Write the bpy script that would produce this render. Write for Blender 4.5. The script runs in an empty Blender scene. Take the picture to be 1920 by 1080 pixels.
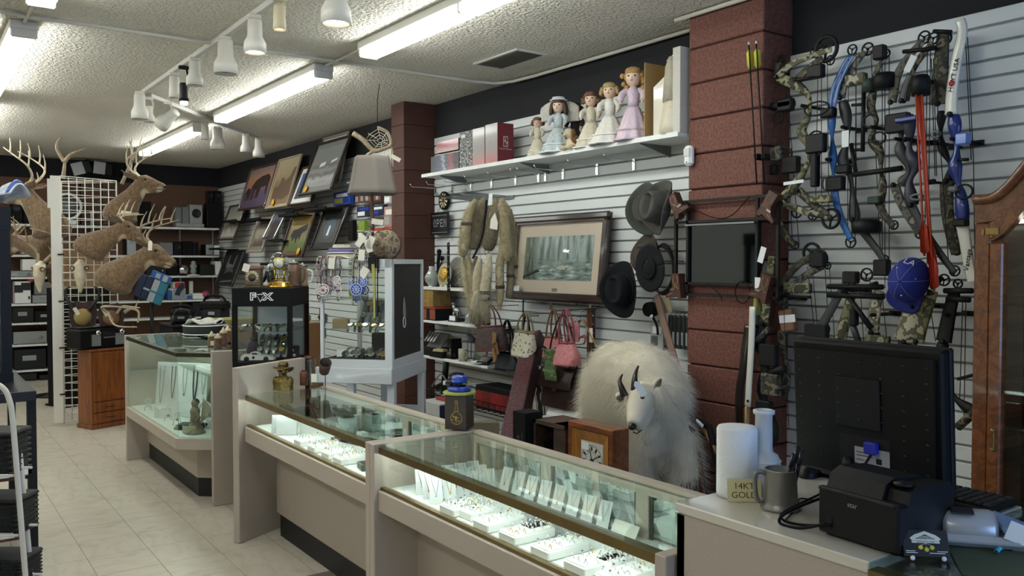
import bpy,math,random
from mathutils import Matrix,Vector,noise
R=random.Random(7)
PI=math.pi
rad=math.radians
scn=bpy.context.scene
COL=scn.collection

# ---------------------------------------------------------------- camera
EYE=Vector((0,0,1.58))
YAW,PITCH,FPX=rad(35.6),rad(1.72),1600.0
cd=bpy.data.cameras.new('camera')
cd.sensor_width=36; cd.lens=36 * FPX / 1920; cd.clip_start=.05; cd.clip_end=100
cam=bpy.data.objects.new('camera',cd); COL.objects.link(cam)
cam.location=EYE; cam.rotation_euler=(PI/2 - PITCH,0,-YAW)
scn.camera=cam
# ---------------------------------------------------------------- world and exposure (daylight behind the shop window)
wd=bpy.data.worlds.new('world'); scn.world=wd; wd.use_nodes=True
bg=wd.node_tree.nodes['Background']
bg.inputs[0].default_value=(.36,.56,1.0,1); bg.inputs[1].default_value=3.2
TUBE=16.0 # lamp strength of the ceiling tubes
CASE=11.0 # lamp strength of the tubes inside the counters
vs=scn.view_settings
vs.view_transform='Standard'; vs.look='None'; vs.exposure=1.0; vs.gamma=1.0
vs.use_curve_mapping=False

# ---------------------------------------------------------------- measuring: a sight line cut with a plane of the room
FW=Vector((math.sin(YAW)*math.cos(PITCH),math.cos(YAW)*math.cos(PITCH),-math.sin(PITCH)))
RT=Vector((math.cos(YAW),-math.sin(YAW),0)); UP=RT.cross(FW)
def sight(x,y): return FW + RT*((x-960)/FPX) - UP*((y-540)/FPX)
def pX(x,y,X): d=sight(x,y); return EYE + d*(X/d.x)
def pY(x,y,Y): d=sight(x,y); return EYE + d*(Y/d.y)
def pZ(x,y,Z): d=sight(x,y); return EYE + d*((Z-1.58)/d.z)
def pD(x,y,z): return EYE + sight(x,y)*z

# ---------------------------------------------------------------- materials
def srgb(h):
    h=h.lstrip('#')
    f=lambda c: c/12.92 if c <= .04045 else ((c+.055)/1.055)**2.4
    return tuple(f(int(h[i:i+2],16)/255) for i in (0,2,4)) + (1,)
MATS={}
def newmat(name):
    m=bpy.data.materials.new(name); m.use_nodes=True
    nt=m.node_tree
    return m,nt,nt.nodes,nt.links,nt.nodes['Principled BSDF']
def mat(name,col,rough=.6,metal=0.,var=0.,vs=12.,bump=0.,bs=60.,coat=0.,trans=0.,emit=0.,stretch=None,sheen=0.,spec=.5):
    if name in MATS: return MATS[name]
    m,nt,N,L,b=newmat(name)
    c=srgb(col); b.inputs['Base Color'].default_value=c
    b.inputs['Roughness'].default_value=rough; b.inputs['Metallic'].default_value=metal
    b.inputs['Specular IOR Level'].default_value=spec
    if coat: b.inputs['Coat Weight'].default_value=coat; b.inputs['Coat Roughness'].default_value=.08
    if sheen: b.inputs['Sheen Weight'].default_value=sheen
    if emit:
        b.inputs['Emission Color'].default_value=c; b.inputs['Emission Strength'].default_value=emit
    if var or bump:
        tc=N.new('ShaderNodeTexCoord'); src=tc.outputs['Object']
        if stretch:
            mp=N.new('ShaderNodeMapping'); mp.inputs['Scale'].default_value=stretch
            L.new(src,mp.inputs[0]); src=mp.outputs[0]
    if var:
        n=N.new('ShaderNodeTexNoise'); n.inputs['Scale'].default_value=vs; n.inputs['Detail'].default_value=5
        L.new(src,n.inputs['Vector'])
        r=N.new('ShaderNodeValToRGB')
        r.color_ramp.elements[0].position=.3; r.color_ramp.elements[1].position=.7
        r.color_ramp.elements[0].color=tuple(max(0,v*(1-var)) for v in c[:3])+(1,)
        r.color_ramp.elements[1].color=tuple(min(1,v*(1+var)) for v in c[:3])+(1,)
        L.new(n.outputs['Fac'],r.inputs[0]); L.new(r.outputs[0],b.inputs['Base Color'])
    if bump:
        n2=N.new('ShaderNodeTexNoise'); n2.inputs['Scale'].default_value=bs; n2.inputs['Detail'].default_value=3
        L.new(src,n2.inputs['Vector'])
        bp=N.new('ShaderNodeBump'); bp.inputs['Strength'].default_value=min(1,bump); bp.inputs['Distance'].default_value=.01
        L.new(n2.outputs['Fac'],bp.inputs['Height']); L.new(bp.outputs[0],b.inputs['Normal'])
    MATS[name]=m
    return m
def multi(name,cols,scale=8.,rough=.7,detail=4.,stretch=(1,1,1),kind='noise',hard=True,bump=0.,metal=0.,coat=0.,dist=0.):
    """several colours broken up by one texture: camouflage, prints, marbling, wood"""
    if name in MATS: return MATS[name]
    m,nt,N,L,b=newmat(name)
    tc=N.new('ShaderNodeTexCoord'); mp=N.new('ShaderNodeMapping'); mp.inputs['Scale'].default_value=stretch
    L.new(tc.outputs['Object'],mp.inputs[0])
    if kind == 'noise':
        t=N.new('ShaderNodeTexNoise'); t.inputs['Detail'].default_value=detail; t.inputs['Distortion'].default_value=dist; out=t.outputs['Fac']
        lo,hi=.3,.7
    elif kind == 'voronoi':
        t=N.new('ShaderNodeTexVoronoi'); out=t.outputs['Color']; lo,hi=.1,.9
    elif kind == 'cell':
        t=N.new('ShaderNodeTexVoronoi'); out=t.outputs['Distance']; lo,hi=.05,.7
    elif kind == 'wave':
        t=N.new('ShaderNodeTexWave'); t.inputs['Distortion'].default_value=dist or 4; t.inputs['Detail'].default_value=detail; out=t.outputs['Fac']; lo,hi=.05,.9
    t.inputs['Scale'].default_value=scale
    L.new(mp.outputs[0],t.inputs['Vector'])
    r=N.new('ShaderNodeValToRGB'); cr=r.color_ramp
    if hard: cr.interpolation='CONSTANT'
    n=len(cols)
    while len(cr.elements) < n: cr.elements.new(.5)
    for i,c in enumerate(cols):
        cr.elements[i].position=lo + (hi-lo)*i/max(1,n-(0 if hard else 1)) if i else (0 if hard else lo)
        cr.elements[i].color=srgb(c)
    L.new(out,r.inputs[0]); L.new(r.outputs[0],b.inputs['Base Color'])
    b.inputs['Roughness'].default_value=rough; b.inputs['Metallic'].default_value=metal
    if coat: b.inputs['Coat Weight'].default_value=coat; b.inputs['Coat Roughness'].default_value=.08
    if bump:
        bp=N.new('ShaderNodeBump'); bp.inputs['Strength'].default_value=bump; bp.inputs['Distance'].default_value=.004
        L.new(out,bp.inputs['Height']); L.new(bp.outputs[0],b.inputs['Normal'])
    MATS[name]=m
    return m
def wood(name,dark,light,scale=3.,axis=2,rough=.45,coat=.2):
    st=[9,9,9]; st[axis]=.8
    return multi(name,[dark,light,dark,light],scale,rough,6.,tuple(st),'noise',False,.08,coat=coat,dist=.6)
def lamp(name,col,s):
    if name in MATS: return MATS[name]
    m,nt,N,L,b=newmat(name); N.remove(b)
    e=N.new('ShaderNodeEmission'); e.inputs[0].default_value=srgb(col); e.inputs[1].default_value=s
    L.new(e.outputs[0],N['Material Output'].inputs[0]); MATS[name]=m
    return m
def glassmat(name,tint='#eef7f3',refl=1.0,rough=.0):
    if name in MATS: return MATS[name]
    m,nt,N,L,b=newmat(name); N.remove(b)
    tr=N.new('ShaderNodeBsdfTransparent'); tr.inputs[0].default_value=srgb(tint)
    gl=N.new('ShaderNodeBsdfGlossy'); gl.inputs['Roughness'].default_value=rough; gl.inputs[0].default_value=(.9,.95,.93,1)
    fr=N.new('ShaderNodeLayerWeight'); fr.inputs[0].default_value=.5
    pw=N.new('ShaderNodeMath'); pw.operation='POWER'; pw.inputs[1].default_value=4.
    mu=N.new('ShaderNodeMath'); mu.operation='MULTIPLY_ADD'; mu.inputs[1].default_value=.9*refl; mu.inputs[2].default_value=.035*refl; mu.use_clamp=True
    mx=N.new('ShaderNodeMixShader')
    L.new(fr.outputs['Facing'],pw.inputs[0]); L.new(pw.outputs[0],mu.inputs[0]); L.new(mu.outputs[0],mx.inputs[0]); L.new(tr.outputs[0],mx.inputs[1]); L.new(gl.outputs[0],mx.inputs[2])
    L.new(mx.outputs[0],N['Material Output'].inputs[0]); MATS[name]=m
    return m

# ---------------------------------------------------------------- mesh builder
class MB:
    def __init__(s): s.v=[]; s.f=[]; s.mi=[]; s.sm=[]; s.M=Matrix.Identity(4); s.cur=0
    def at(s,loc=(0,0,0),rz=0,rx=0,ry=0):
        s.M=Matrix.Translation(loc) @ Matrix.Rotation(rz,4,'Z') @ Matrix.Rotation(ry,4,'Y') @ Matrix.Rotation(rx,4,'X'); return s
    def mx(s,M): s.M=M; return s
    def m(s,i): s.cur=i; return s
    def raw(s,vs,fs,smooth=False):
        o=len(s.v); s.v += [s.M @ Vector(v) for v in vs]
        for f in fs: s.f.append(tuple(o+i for i in f)); s.mi.append(s.cur); s.sm.append(smooth)
        return s
    def box(s,x0,x1,y0,y1,z0,z1,b=0):
        if x0 > x1: x0,x1=x1,x0
        if y0 > y1: y0,y1=y1,y0
        if z0 > z1: z0,z1=z1,z0
        if b <= 0:
            vs=[(x,y,z) for z in (z0,z1) for y in (y0,y1) for x in (x0,x1)]
            return s.raw(vs,[(0,2,3,1),(4,5,7,6),(0,1,5,4),(2,6,7,3),(0,4,6,2),(1,3,7,5)])
        b=min(b,(x1-x0)*.49,(y1-y0)*.49,(z1-z0)*.49)
        vs=[]; idx={}
        for i,x in enumerate((x0,x1)):
            for j,y in enumerate((y0,y1)):
                for k,z in enumerate((z0,z1)):
                    sx,sy,sz=(1,-1)[i]*b,(1,-1)[j]*b,(1,-1)[k]*b
                    for a,p in enumerate(((x,y+sy,z+sz),(x+sx,y,z+sz),(x+sx,y+sy,z))):
                        idx[i,j,k,a]=len(vs); vs.append(p)
        fs=[]
        q=lambda *k: fs.append(tuple(idx[t] for t in k))
        for a in range(3):
            for e in (0,1):
                k=[]
                for (p,r) in ((0,0),(1,0),(1,1),(0,1)):
                    t=[p,r]; t.insert(a,e); k.append((*t,a))
                if (e == 0) != (a == 1): k=k[::-1]
                q(*k)
        for a in range(3):
            o=[x for x in range(3) if x != a]
            for e0 in (0,1):
                for e1 in (0,1):
                    t0=[0,0,0]; t0[o[0]]=e0; t0[o[1]]=e1; t1=t0[:]; t1[a]=1
                    q((*t0,o[0]),(*t1,o[0]),(*t1,o[1]),(*t0,o[1]))
        for i in (0,1):
            for j in (0,1):
                for k in (0,1): q((i,j,k,0),(i,j,k,1),(i,j,k,2))
        return s.raw(vs,fs)
    def cbox(s,c,sz,b=0):
        return s.box(c[0]-sz[0]/2,c[0]+sz[0]/2,c[1]-sz[1]/2,c[1]+sz[1]/2,c[2]-sz[2]/2,c[2]+sz[2]/2,b)
    def prism(s,poly,z0,z1,smooth=False):
        n=len(poly)
        a=sum(poly[i][0]*poly[(i+1) % n][1]-poly[(i+1) % n][0]*poly[i][1] for i in range(n))
        if a < 0: poly=poly[::-1]
        vs=[(x,y,z0) for x,y in poly] + [(x,y,z1) for x,y in poly]
        s.raw(vs,[tuple(range(n))[::-1],tuple(range(n,2*n))])
        o=len(s.v)-2*n
        for i in range(n):
            j=(i+1) % n
            s.f.append((o+i,o+j,o+n+j,o+n+i)); s.mi.append(s.cur); s.sm.append(smooth)
        return s
    def tube(s,pts,r,n=8,cap=True,flat=1.,closed=False,upv=None):
        P=[Vector(p) for p in pts]; k=len(P)
        rs=r if isinstance(r,(list,tuple)) else [r]*k
        T=[]
        for i in range(k):
            a=P[(i-1) % k] if (closed or i) else P[0]; b=P[(i+1) % k] if (closed or i < k-1) else P[-1]
            t=(b-a); T.append(t.normalized() if t.length > 1e-9 else Vector((0,0,1)))
        u=Vector(upv) if upv else (Vector((0,0,1)) if abs(T[0].z) < .9 else Vector((1,0,0)))
        vs=[]
        for i in range(k):
            t=T[i]; u=(u - t*u.dot(t))
            u=u.normalized() if u.length > 1e-6 else t.orthogonal().normalized()
            w=t.cross(u)
            for j in range(n):
                a=2*PI*j/n
                vs.append(P[i] + (u*math.cos(a) + w*math.sin(a)*flat)*rs[i])
        fs=[]
        for i in range(k if closed else k-1):
            i2=(i+1) % k
            for j in range(n): fs.append((i*n+j,i*n+(j+1) % n,i2*n+(j+1) % n,i2*n+j))
        if cap and not closed: fs += [tuple(range(n))[::-1],tuple(range((k-1)*n,k*n))]
        return s.raw(vs,fs,True)
    def lathe(s,prof,n=20,smooth=True):
        vs=[]; fs=[]; k=len(prof)
        for (r,z) in prof:
            for j in range(n): a=2*PI*j/n; vs.append((r*math.cos(a),r*math.sin(a),z))
        for i in range(k-1):
            for j in range(n): fs.append((i*n+j,i*n+(j+1) % n,(i+1)*n+(j+1) % n,(i+1)*n+j))
        fs.append(tuple(range(n))[::-1]); fs.append(tuple(range((k-1)*n,k*n)))
        return s.raw(vs,fs,smooth)
    def ball(s,c,r,n=12,m=8):
        if not isinstance(r,(list,tuple)): r=(r,r,r)
        vs=[(c[0],c[1],c[2]-r[2])]; fs=[]
        for i in range(1,m):
            t=PI*i/m
            for j in range(n):
                a=2*PI*j/n; vs.append((c[0]+r[0]*math.sin(t)*math.cos(a),c[1]+r[1]*math.sin(t)*math.sin(a),c[2]-r[2]*math.cos(t)))
        vs.append((c[0],c[1],c[2]+r[2])); e=len(vs)-1
        for j in range(n): fs.append((0,1+(j+1) % n,1+j)); fs.append((e,e-n+j,e-n+(j+1) % n))
        for i in range(m-2):
            for j in range(n): fs.append((1+i*n+j,1+i*n+(j+1) % n,1+(i+1)*n+(j+1) % n,1+(i+1)*n+j))
        return s.raw(vs,fs,True)
    def sheet(s,fn,nu,nv,thick=0.,closedu=False):
        """surface fn(u,v) u,v in 0..1; thick adds a back side along the normal"""
        vs=[Vector(fn(i/nu,j/nv)) for j in range(nv+1) for i in range(nu+1)]
        fs=[(j*(nu+1)+i,j*(nu+1)+i+1,(j+1)*(nu+1)+i+1,(j+1)*(nu+1)+i) for j in range(nv) for i in range(nu)]
        if thick:
            nr=[Vector((0,0,0)) for _ in vs]
            for f in fs:
                g=(vs[f[2]]-vs[f[0]]).cross(vs[f[3]]-vs[f[1]])
                for i in f: nr[i] += g
            k=len(vs)
            vs=vs + [v - (n.normalized()*thick if n.length > 1e-12 else Vector((0,0,0))) for v,n in zip(vs,nr)]
            fs=fs + [tuple(k+i for i in f[::-1]) for f in fs]
            rim=[i for i in range(nu+1)] + [(j*(nu+1)+nu) for j in range(1,nv+1)] + [nv*(nu+1)+i for i in range(nu-1,-1,-1)] + [j*(nu+1) for j in range(nv-1,0,-1)]
            for a,b in zip(rim,rim[1:]+rim[:1]): fs.append((b,a,k+a,k+b))
        return s.raw(vs,fs,True)
    def mesh(s,name,mats):
        me=bpy.data.meshes.new(name); me.from_pydata(s.v,[],s.f)
        for m in (mats if isinstance(mats,(list,tuple)) else [mats]): me.materials.append(m)
        me.polygons.foreach_set('material_index',s.mi); me.polygons.foreach_set('use_smooth',s.sm)
        me.update(); return me
    def build(s,name,mats,parent=None,label=None):
        o=bpy.data.objects.new(name,s.mesh(name,mats)); COL.objects.link(o)
        if parent is not None: o.parent=parent
        if label: o['label']=label
        return o
def B(*a,b=0): return MB().box(*a,b=b)
def part(name,mb,m,parent,label=None): return mb.build(name,m,parent,label)
def tag(o,label,cat,group=None):
    o['label']=label; o['category']=cat
    if group: o['group']=group
    return o
def thing(name,label,cat,loc=(0,0,0),rz=0,group=None,M=None):
    o=bpy.data.objects.new(name,None); COL.objects.link(o); o.empty_display_size=.05
    if M is not None: o.matrix_world=M
    else: o.location=loc; o.rotation_euler=(0,0,rz)
    return tag(o,label,cat,group)
def single(name,mb,m,label,cat,loc=(0,0,0),rz=0,group=None,M=None):
    o=mb.build(name,m)
    if M is not None: o.matrix_world=M
    else: o.location=loc; o.rotation_euler=(0,0,rz)
    return tag(o,label,cat,group)
def struct(name,mb,m,label=None,parent=None):
    o=mb.build(name,m,parent); o['kind']='structure'
    if label: o['label']=label
    return o
def inst(src,name,loc,parent=None,rz=0):
    o=src.copy(); o.name=name; COL.objects.link(o); o.location=loc; o.rotation_euler=(0,0,rz)
    if parent is not None: o.parent=parent
    return o
def dup(root,M=None,loc=None,rz=0,label=None,group=None):
    r=root.copy(); COL.objects.link(r)
    if M is not None: r.matrix_world=M
    else: r.location=loc; r.rotation_euler=(0,0,rz)
    if label: r['label']=label
    if group: r['group']=group
    for ch in list(root.children):
        c=ch.copy(); COL.objects.link(c); c.parent=r
        for g in list(ch.children):
            d=g.copy(); COL.objects.link(d); d.parent=c
    return r
def wallM(Y,Z,X=3.98,tilt=0.,roll=0.):
    """frame on the right-hand wall: x along the wall to the right, y up, z out into the room"""
    M=Matrix(((0,0,-1,X),(-1,0,0,Y),(0,1,0,Z),(0,0,0,1)))
    return M @ Matrix.Rotation(roll,4,'Z') @ Matrix.Rotation(tilt,4,'X')
def text(body,size,name,m,parent,M,extrude=.0008,align='CENTER',offset=0.,xs=1.):
    cu=bpy.data.curves.new(name,'FONT'); cu.body=body; cu.size=size; cu.extrude=extrude
    cu.align_x=align; cu.align_y='CENTER'; cu.offset=offset; cu.resolution_u=3
    t=bpy.data.objects.new(name,cu); COL.objects.link(t)
    bpy.context.view_layer.update()
    me=bpy.data.meshes.new_from_object(t); bpy.data.objects.remove(t)
    me.materials.clear(); me.materials.append(m)
    me.transform(M @ Matrix.Diagonal((xs,1,1,1)))
    o=bpy.data.objects.new(name,me); COL.objects.link(o); o.parent=parent
    return o

# ---------------------------------------------------------------- common materials
WHITE=mat('white_laminate','#d9dcda',.45,var=.04)
SLAT=mat('slat_white','#ced3d3',.4,var=.03,vs=3)
BEIGE=mat('beige_laminate','#b3a89b',.5,var=.05,vs=160)
BLACK=mat('black_plastic','#0a0a0c',.45,spec=.3)
MATT=mat('matt_black','#0c0c0e',.8,var=.1,spec=.25)
DARKP=mat('dark_grey_plastic','#1b1c1f',.5,spec=.35)
GREYP=mat('grey_plastic','#6d7072',.5)
CHROME=mat('chrome','#d5d7d8',.18,1)
STEEL=mat('steel','#8d9092',.35,1,var=.1)
BRASS=mat('brass','#8d7a4c',.35,1,var=.15)
GOLD=mat('gold','#c9a44e',.25,1)
BRONZE=mat('antique_bronze','#6f5f3a',.38,1,var=.4,vs=60,bump=.3,bs=150)
PAPER=mat('paper_white','#e6e4da',.8)
CARDW=mat('card_white','#dfe3e2',.7)
TAGM=mat('tag_paper','#ddd8c8',.8)
GLASS=glassmat('pane_glass','#fbfdfc',.8)
GLASSG=glassmat('green_pane_glass','#f4faf7',.8)
CLEAR=glassmat('clear_glass','#f2f6f6',1.2)
MIRROR=mat('mirror','#d3dcd8',.02,1)
BLACKPAINT=mat('black_wall_paint','#16171c',.85,var=.15,vs=2)
# ================================================================ SETTING
CEIL=3.02
# floor of 12 inch vinyl tiles
FT=multi('vinyl_tile',['#aaa291','#b9b2a2','#c0b9aa','#b1aa99'],5,.38,8,(1,3,1),'noise',False,.03)
FB=mat('floor_joint','#6b6459',.7)
floor=struct('floor',B(-3.4,4.1,-2.4,13.4,-.1,-.0015),FT,'worn beige vinyl floor')
tl=MB().box(-.1515,.1515,-.1515,.1515,-.0095,0,b=.0012).mesh('tile',FT)
nt_=0
gr=MB().box(.3,1.95,3.9,12.2,-.003,-.0012).build('tile_joint',FB,floor)
for j in range(28):
    for i in range(8):
        x=.78-.1524-.3048*1 + .3048*i; y=4.98+.1524-.3048*3+.3048*j
        px=x - .1
        if x > 1.9 or x < .25: continue
        o=bpy.data.objects.new('tile',tl); COL.objects.link(o); o.parent=floor
        o.location=(x,y,R.uniform(-.0006,.0004)); o.rotation_euler=(0,0,R.choice((0,PI/2,PI,-PI/2)))
# ceiling: sprayed popcorn plaster
def popcorn():
    m,nt,N,L,b=newmat('popcorn_plaster')
    b.inputs['Base Color'].default_value=srgb('#b5b0a3'); b.inputs['Roughness'].default_value=.9
    tc=N.new('ShaderNodeTexCoord')
    n=N.new('ShaderNodeTexNoise'); n.inputs['Scale'].default_value=42; n.inputs['Detail'].default_value=2.5
    n2=N.new('ShaderNodeTexNoise'); n2.inputs['Scale'].default_value=.9; n2.inputs['Detail'].default_value=4
    L.new(tc.outputs['Object'],n.inputs['Vector']); L.new(tc.outputs['Object'],n2.inputs['Vector'])
    r=N.new('ShaderNodeValToRGB'); r.color_ramp.elements[0].position=.42; r.color_ramp.elements[1].position=.6
    L.new(n.outputs['Fac'],r.inputs[0])
    bp=N.new('ShaderNodeBump'); bp.inputs['Strength'].default_value=1; bp.inputs['Distance'].default_value=.013
    L.new(r.outputs[0],bp.inputs['Height']); L.new(bp.outputs[0],b.inputs['Normal'])
    c=N.new('ShaderNodeValToRGB'); c.color_ramp.elements[0].color=srgb('#dcd7ca'); c.color_ramp.elements[1].color=srgb('#e8e3d7')
    L.new(n2.outputs['Fac'],c.inputs[0]); L.new(c.outputs[0],b.inputs['Base Color'])
    return m
ceiling=struct('ceiling',B(-3.4,4.1,-2.4,13.4,CEIL,CEIL+.1),popcorn(),'popcorn plaster ceiling')
# back wall: pegboard below, black above
def pegboard():
    m,nt,N,L,b=newmat('pegboard'); b.inputs['Roughness'].default_value=.7
    tc=N.new('ShaderNodeTexCoord'); vm=N.new('ShaderNodeVectorMath'); vm.operation='SCALE'; vm.inputs['Scale'].default_value=1/.0254
    fr=N.new('ShaderNodeVectorMath'); fr.operation='FRACTION'; sb=N.new('ShaderNodeVectorMath'); sb.operation='SUBTRACT'; sb.inputs[1].default_value=(.5,.5,.5)
    ml=N.new('ShaderNodeVectorMath'); ml.operation='MULTIPLY'; ml.inputs[1].default_value=(1,0,1)
    ln=N.new('ShaderNodeVectorMath'); ln.operation='LENGTH'
    L.new(tc.outputs['Object'],vm.inputs[0]); L.new(vm.outputs[0],fr.inputs[0]); L.new(fr.outputs[0],sb.inputs[0]); L.new(sb.outputs[0],ml.inputs[0]); L.new(ml.outputs[0],ln.inputs[0])
    r=N.new('ShaderNodeValToRGB'); r.color_ramp.elements[0].position=.2; r.color_ramp.elements[1].position=.26
    r.color_ramp.elements[0].color=srgb('#1c110b'); r.color_ramp.elements[1].color=srgb('#6a4c38')
    L.new(ln.outputs['Value'],r.inputs[0]); L.new(r.outputs[0],b.inputs['Base Color'])
    return m
PEG=pegboard()
wall_back=struct('wall_back',B(-3.4,4.1,13.34,13.5,0,CEIL),BLACKPAINT,'back wall painted black above brown pegboard')
for k in range(4):
    x0=-.9+1.22*k
    o=part('pegboard_panel',B(x0+.003,min(x0+1.217,3.98),13.31,13.345,.05,2.735),PEG,wall_back)
wall_right=struct('wall_right',B(4.0,4.15,-2.4,13.4,0,CEIL),BLACKPAINT,'side wall painted black behind white slatwall')
SEC=[(7.03,13.31),(3.47,6.78),(1.70,2.945)]
sm_={}
for a,(y0,y1) in enumerate(SEC):
    me=MB().box(3.98,4.0,y0,y1,-.0325,.0325,b=.003).mesh('slat',SLAT)
    part('slat_groove',B(3.994,4.005,y0,y1,.02,2.71),mat('groove_aluminium','#8a8d8d',.5),wall_right)  # groove strip in darker aluminium grey
    for k in range(35):
        o=bpy.data.objects.new('slat',me); COL.objects.link(o); o.parent=wall_right; o.location=(0,0,2.71-.0325-.0762*k)
wall_left=struct('wall_left',B(-3.5,-3.4,-2.4,13.4,0,CEIL),mat('shop_wall','#d2cdc2',.8))
# shop front behind the photographer: wall with a big window
wf=MB().box(-3.4,.6,-2.5,-2.4,0,CEIL).box(.6,3.6,-2.5,-2.4,0,.7).box(.6,3.6,-2.5,-2.4,2.4,CEIL).box(3.6,4.1,-2.5,-2.4,0,CEIL)
wall_front=struct('wall_front',wf,mat('shop_wall','#d2cdc2',.8))
wn=struct('window_1',MB().box(.6,3.6,-2.46,-2.452,.7,2.4),GLASS)
part('window_frame',MB().box(.6,.66,-2.5,-2.42,.7,2.4).box(3.54,3.6,-2.5,-2.42,.7,2.4).box(2.07,2.13,-2.5,-2.42,.7,2.4).box(.6,3.6,-2.5,-2.42,.7,.76).box(.6,3.6,-2.5,-2.42,2.34,2.4),STEEL,wn)
# block piers
RED=multi('red_block_paint',['#553026','#694034','#764d41'],60,.75,4,(1,1,1),'noise',False,.35)
BRN=mat('brown_block_paint','#4a2a20',.7,var=.12,vs=8,bump=.25,bs=90)
p1=struct('trim_1',B(3.765,4.0,2.955,3.455,0,CEIL),mat('mortar_red','#3d2018',.9),'red painted concrete block pier')
bm_=MB().box(3.75,4.0,2.94,3.47,.004,.1985,b=.006).mesh('block',RED)
for k in range(15):
    o=bpy.data.objects.new('block',bm_); COL.objects.link(o); o.parent=p1; o.location=(0,0,.2032*k-.03 if k else -.003)
p2=struct('trim_2',B(3.685,4.0,6.80,7.01,0,CEIL),mat('mortar_brown','#3f241b',.9),'dark brown painted concrete block pier')
bm2=MB().box(3.67,4.0,6.785,7.025,.0015,.2017,b=.002).mesh('block',BRN)
for k in range(15):
    o=bpy.data.objects.new('block',bm2); COL.objects.link(o); o.parent=p2; o.location=(0,0,.2032*k-.03 if k else -.003)

# ---------------------------------------------------------------- ceiling fixtures
FIX=mat('fixture_white','#c9c8c2',.5)
TUBEM=lamp('fluorescent_tube','#f4f7f2',TUBE)
def tube_light(x,y0,label,ln=2.46):
    t=thing('strip_light',label,'ceiling light',(x,y0,CEIL),0,'fluorescent strip lights on the ceiling')
    part('housing',MB().box(-.075,.075,0,ln,-.055,-.001,b=.006),FIX,t)
    part('reflector',MB().prism([(-.06,-.055),(.06,-.055),(.035,-.067),(-.035,-.067)],-ln,0).mx(Matrix.Identity(4)),FIX,t).matrix_local=Matrix.Rotation(PI/2,4,'X')
    for yy in (.015,ln/2,ln-.015):
        part('lamp_holder',MB().box(-.07,.07,yy-.014,yy+.014,-.105,-.05,b=.008),FIX,t)
    for k in range(2):
        for sx in (-1,1):
            ya=.03+k*ln/2; yb=ln/2-.015+k*(ln/2-.015)
            part('lamp_tube',MB().tube([(sx*.043,ya,-.085),(sx*.043,yb,-.085)],.0185,10),TUBEM,t)
    return t
for x,ys,w in ((2.52,(9.02,5.86,2.69),'in the slatwall row'),(.62,(9.02,5.84,2.66),'in the aisle row'),(-1.35,(8.9,4.2,-.5),'in the added unseen far row')):  # far row stays out of view, added to light the room
    for i,y in enumerate(ys):
        tube_light(x,y,'twin tube strip light %s, %s' % (w,('nearest the back wall','second from the back','third from the back')[i]))
# conduits
CON=mat('conduit_paint','#c4c1b6',.55)
def conduit(name,pts,r,label): return single(name,MB().tube(pts,r,8),CON,label,'conduit')
conduit('ceiling_conduit',[(-3.3,5.60,3.0),(.35,5.60,3.0),(.6,5.67,3.0),(.9,5.66,3.0),(2.6,5.66,3.0),(3.7,5.66,3.0),(3.86,5.62,3.0),(3.93,5.48,3.0),(3.95,5.2,3.0),(3.95,3.5,3.0)],.013,'painted pipe conduit crossing the ceiling and bending along the wall')
conduit('ceiling_conduit',[(3.72,3.55,3.0),(3.72,2.9,3.0),(3.9,2.6,3.0),(3.9,.5,3.0)],.013,'painted pipe conduit passing in front of the red block pier')
for x,w in ((2.52,'between the strip lights near the slatwall'),(.62,'between the strip lights above the aisle')):
    for j,(a,b_) in enumerate(((5.15,5.86),(8.32,9.02))):
        if x > 1 and j: continue
        single('conduit_link',MB().tube([(x,a,3.0),(x,b_,3.0)],.01,6),CON,'short pipe %s, %s pair' % (w,('nearer','farther')[j]),'conduit')
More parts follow.
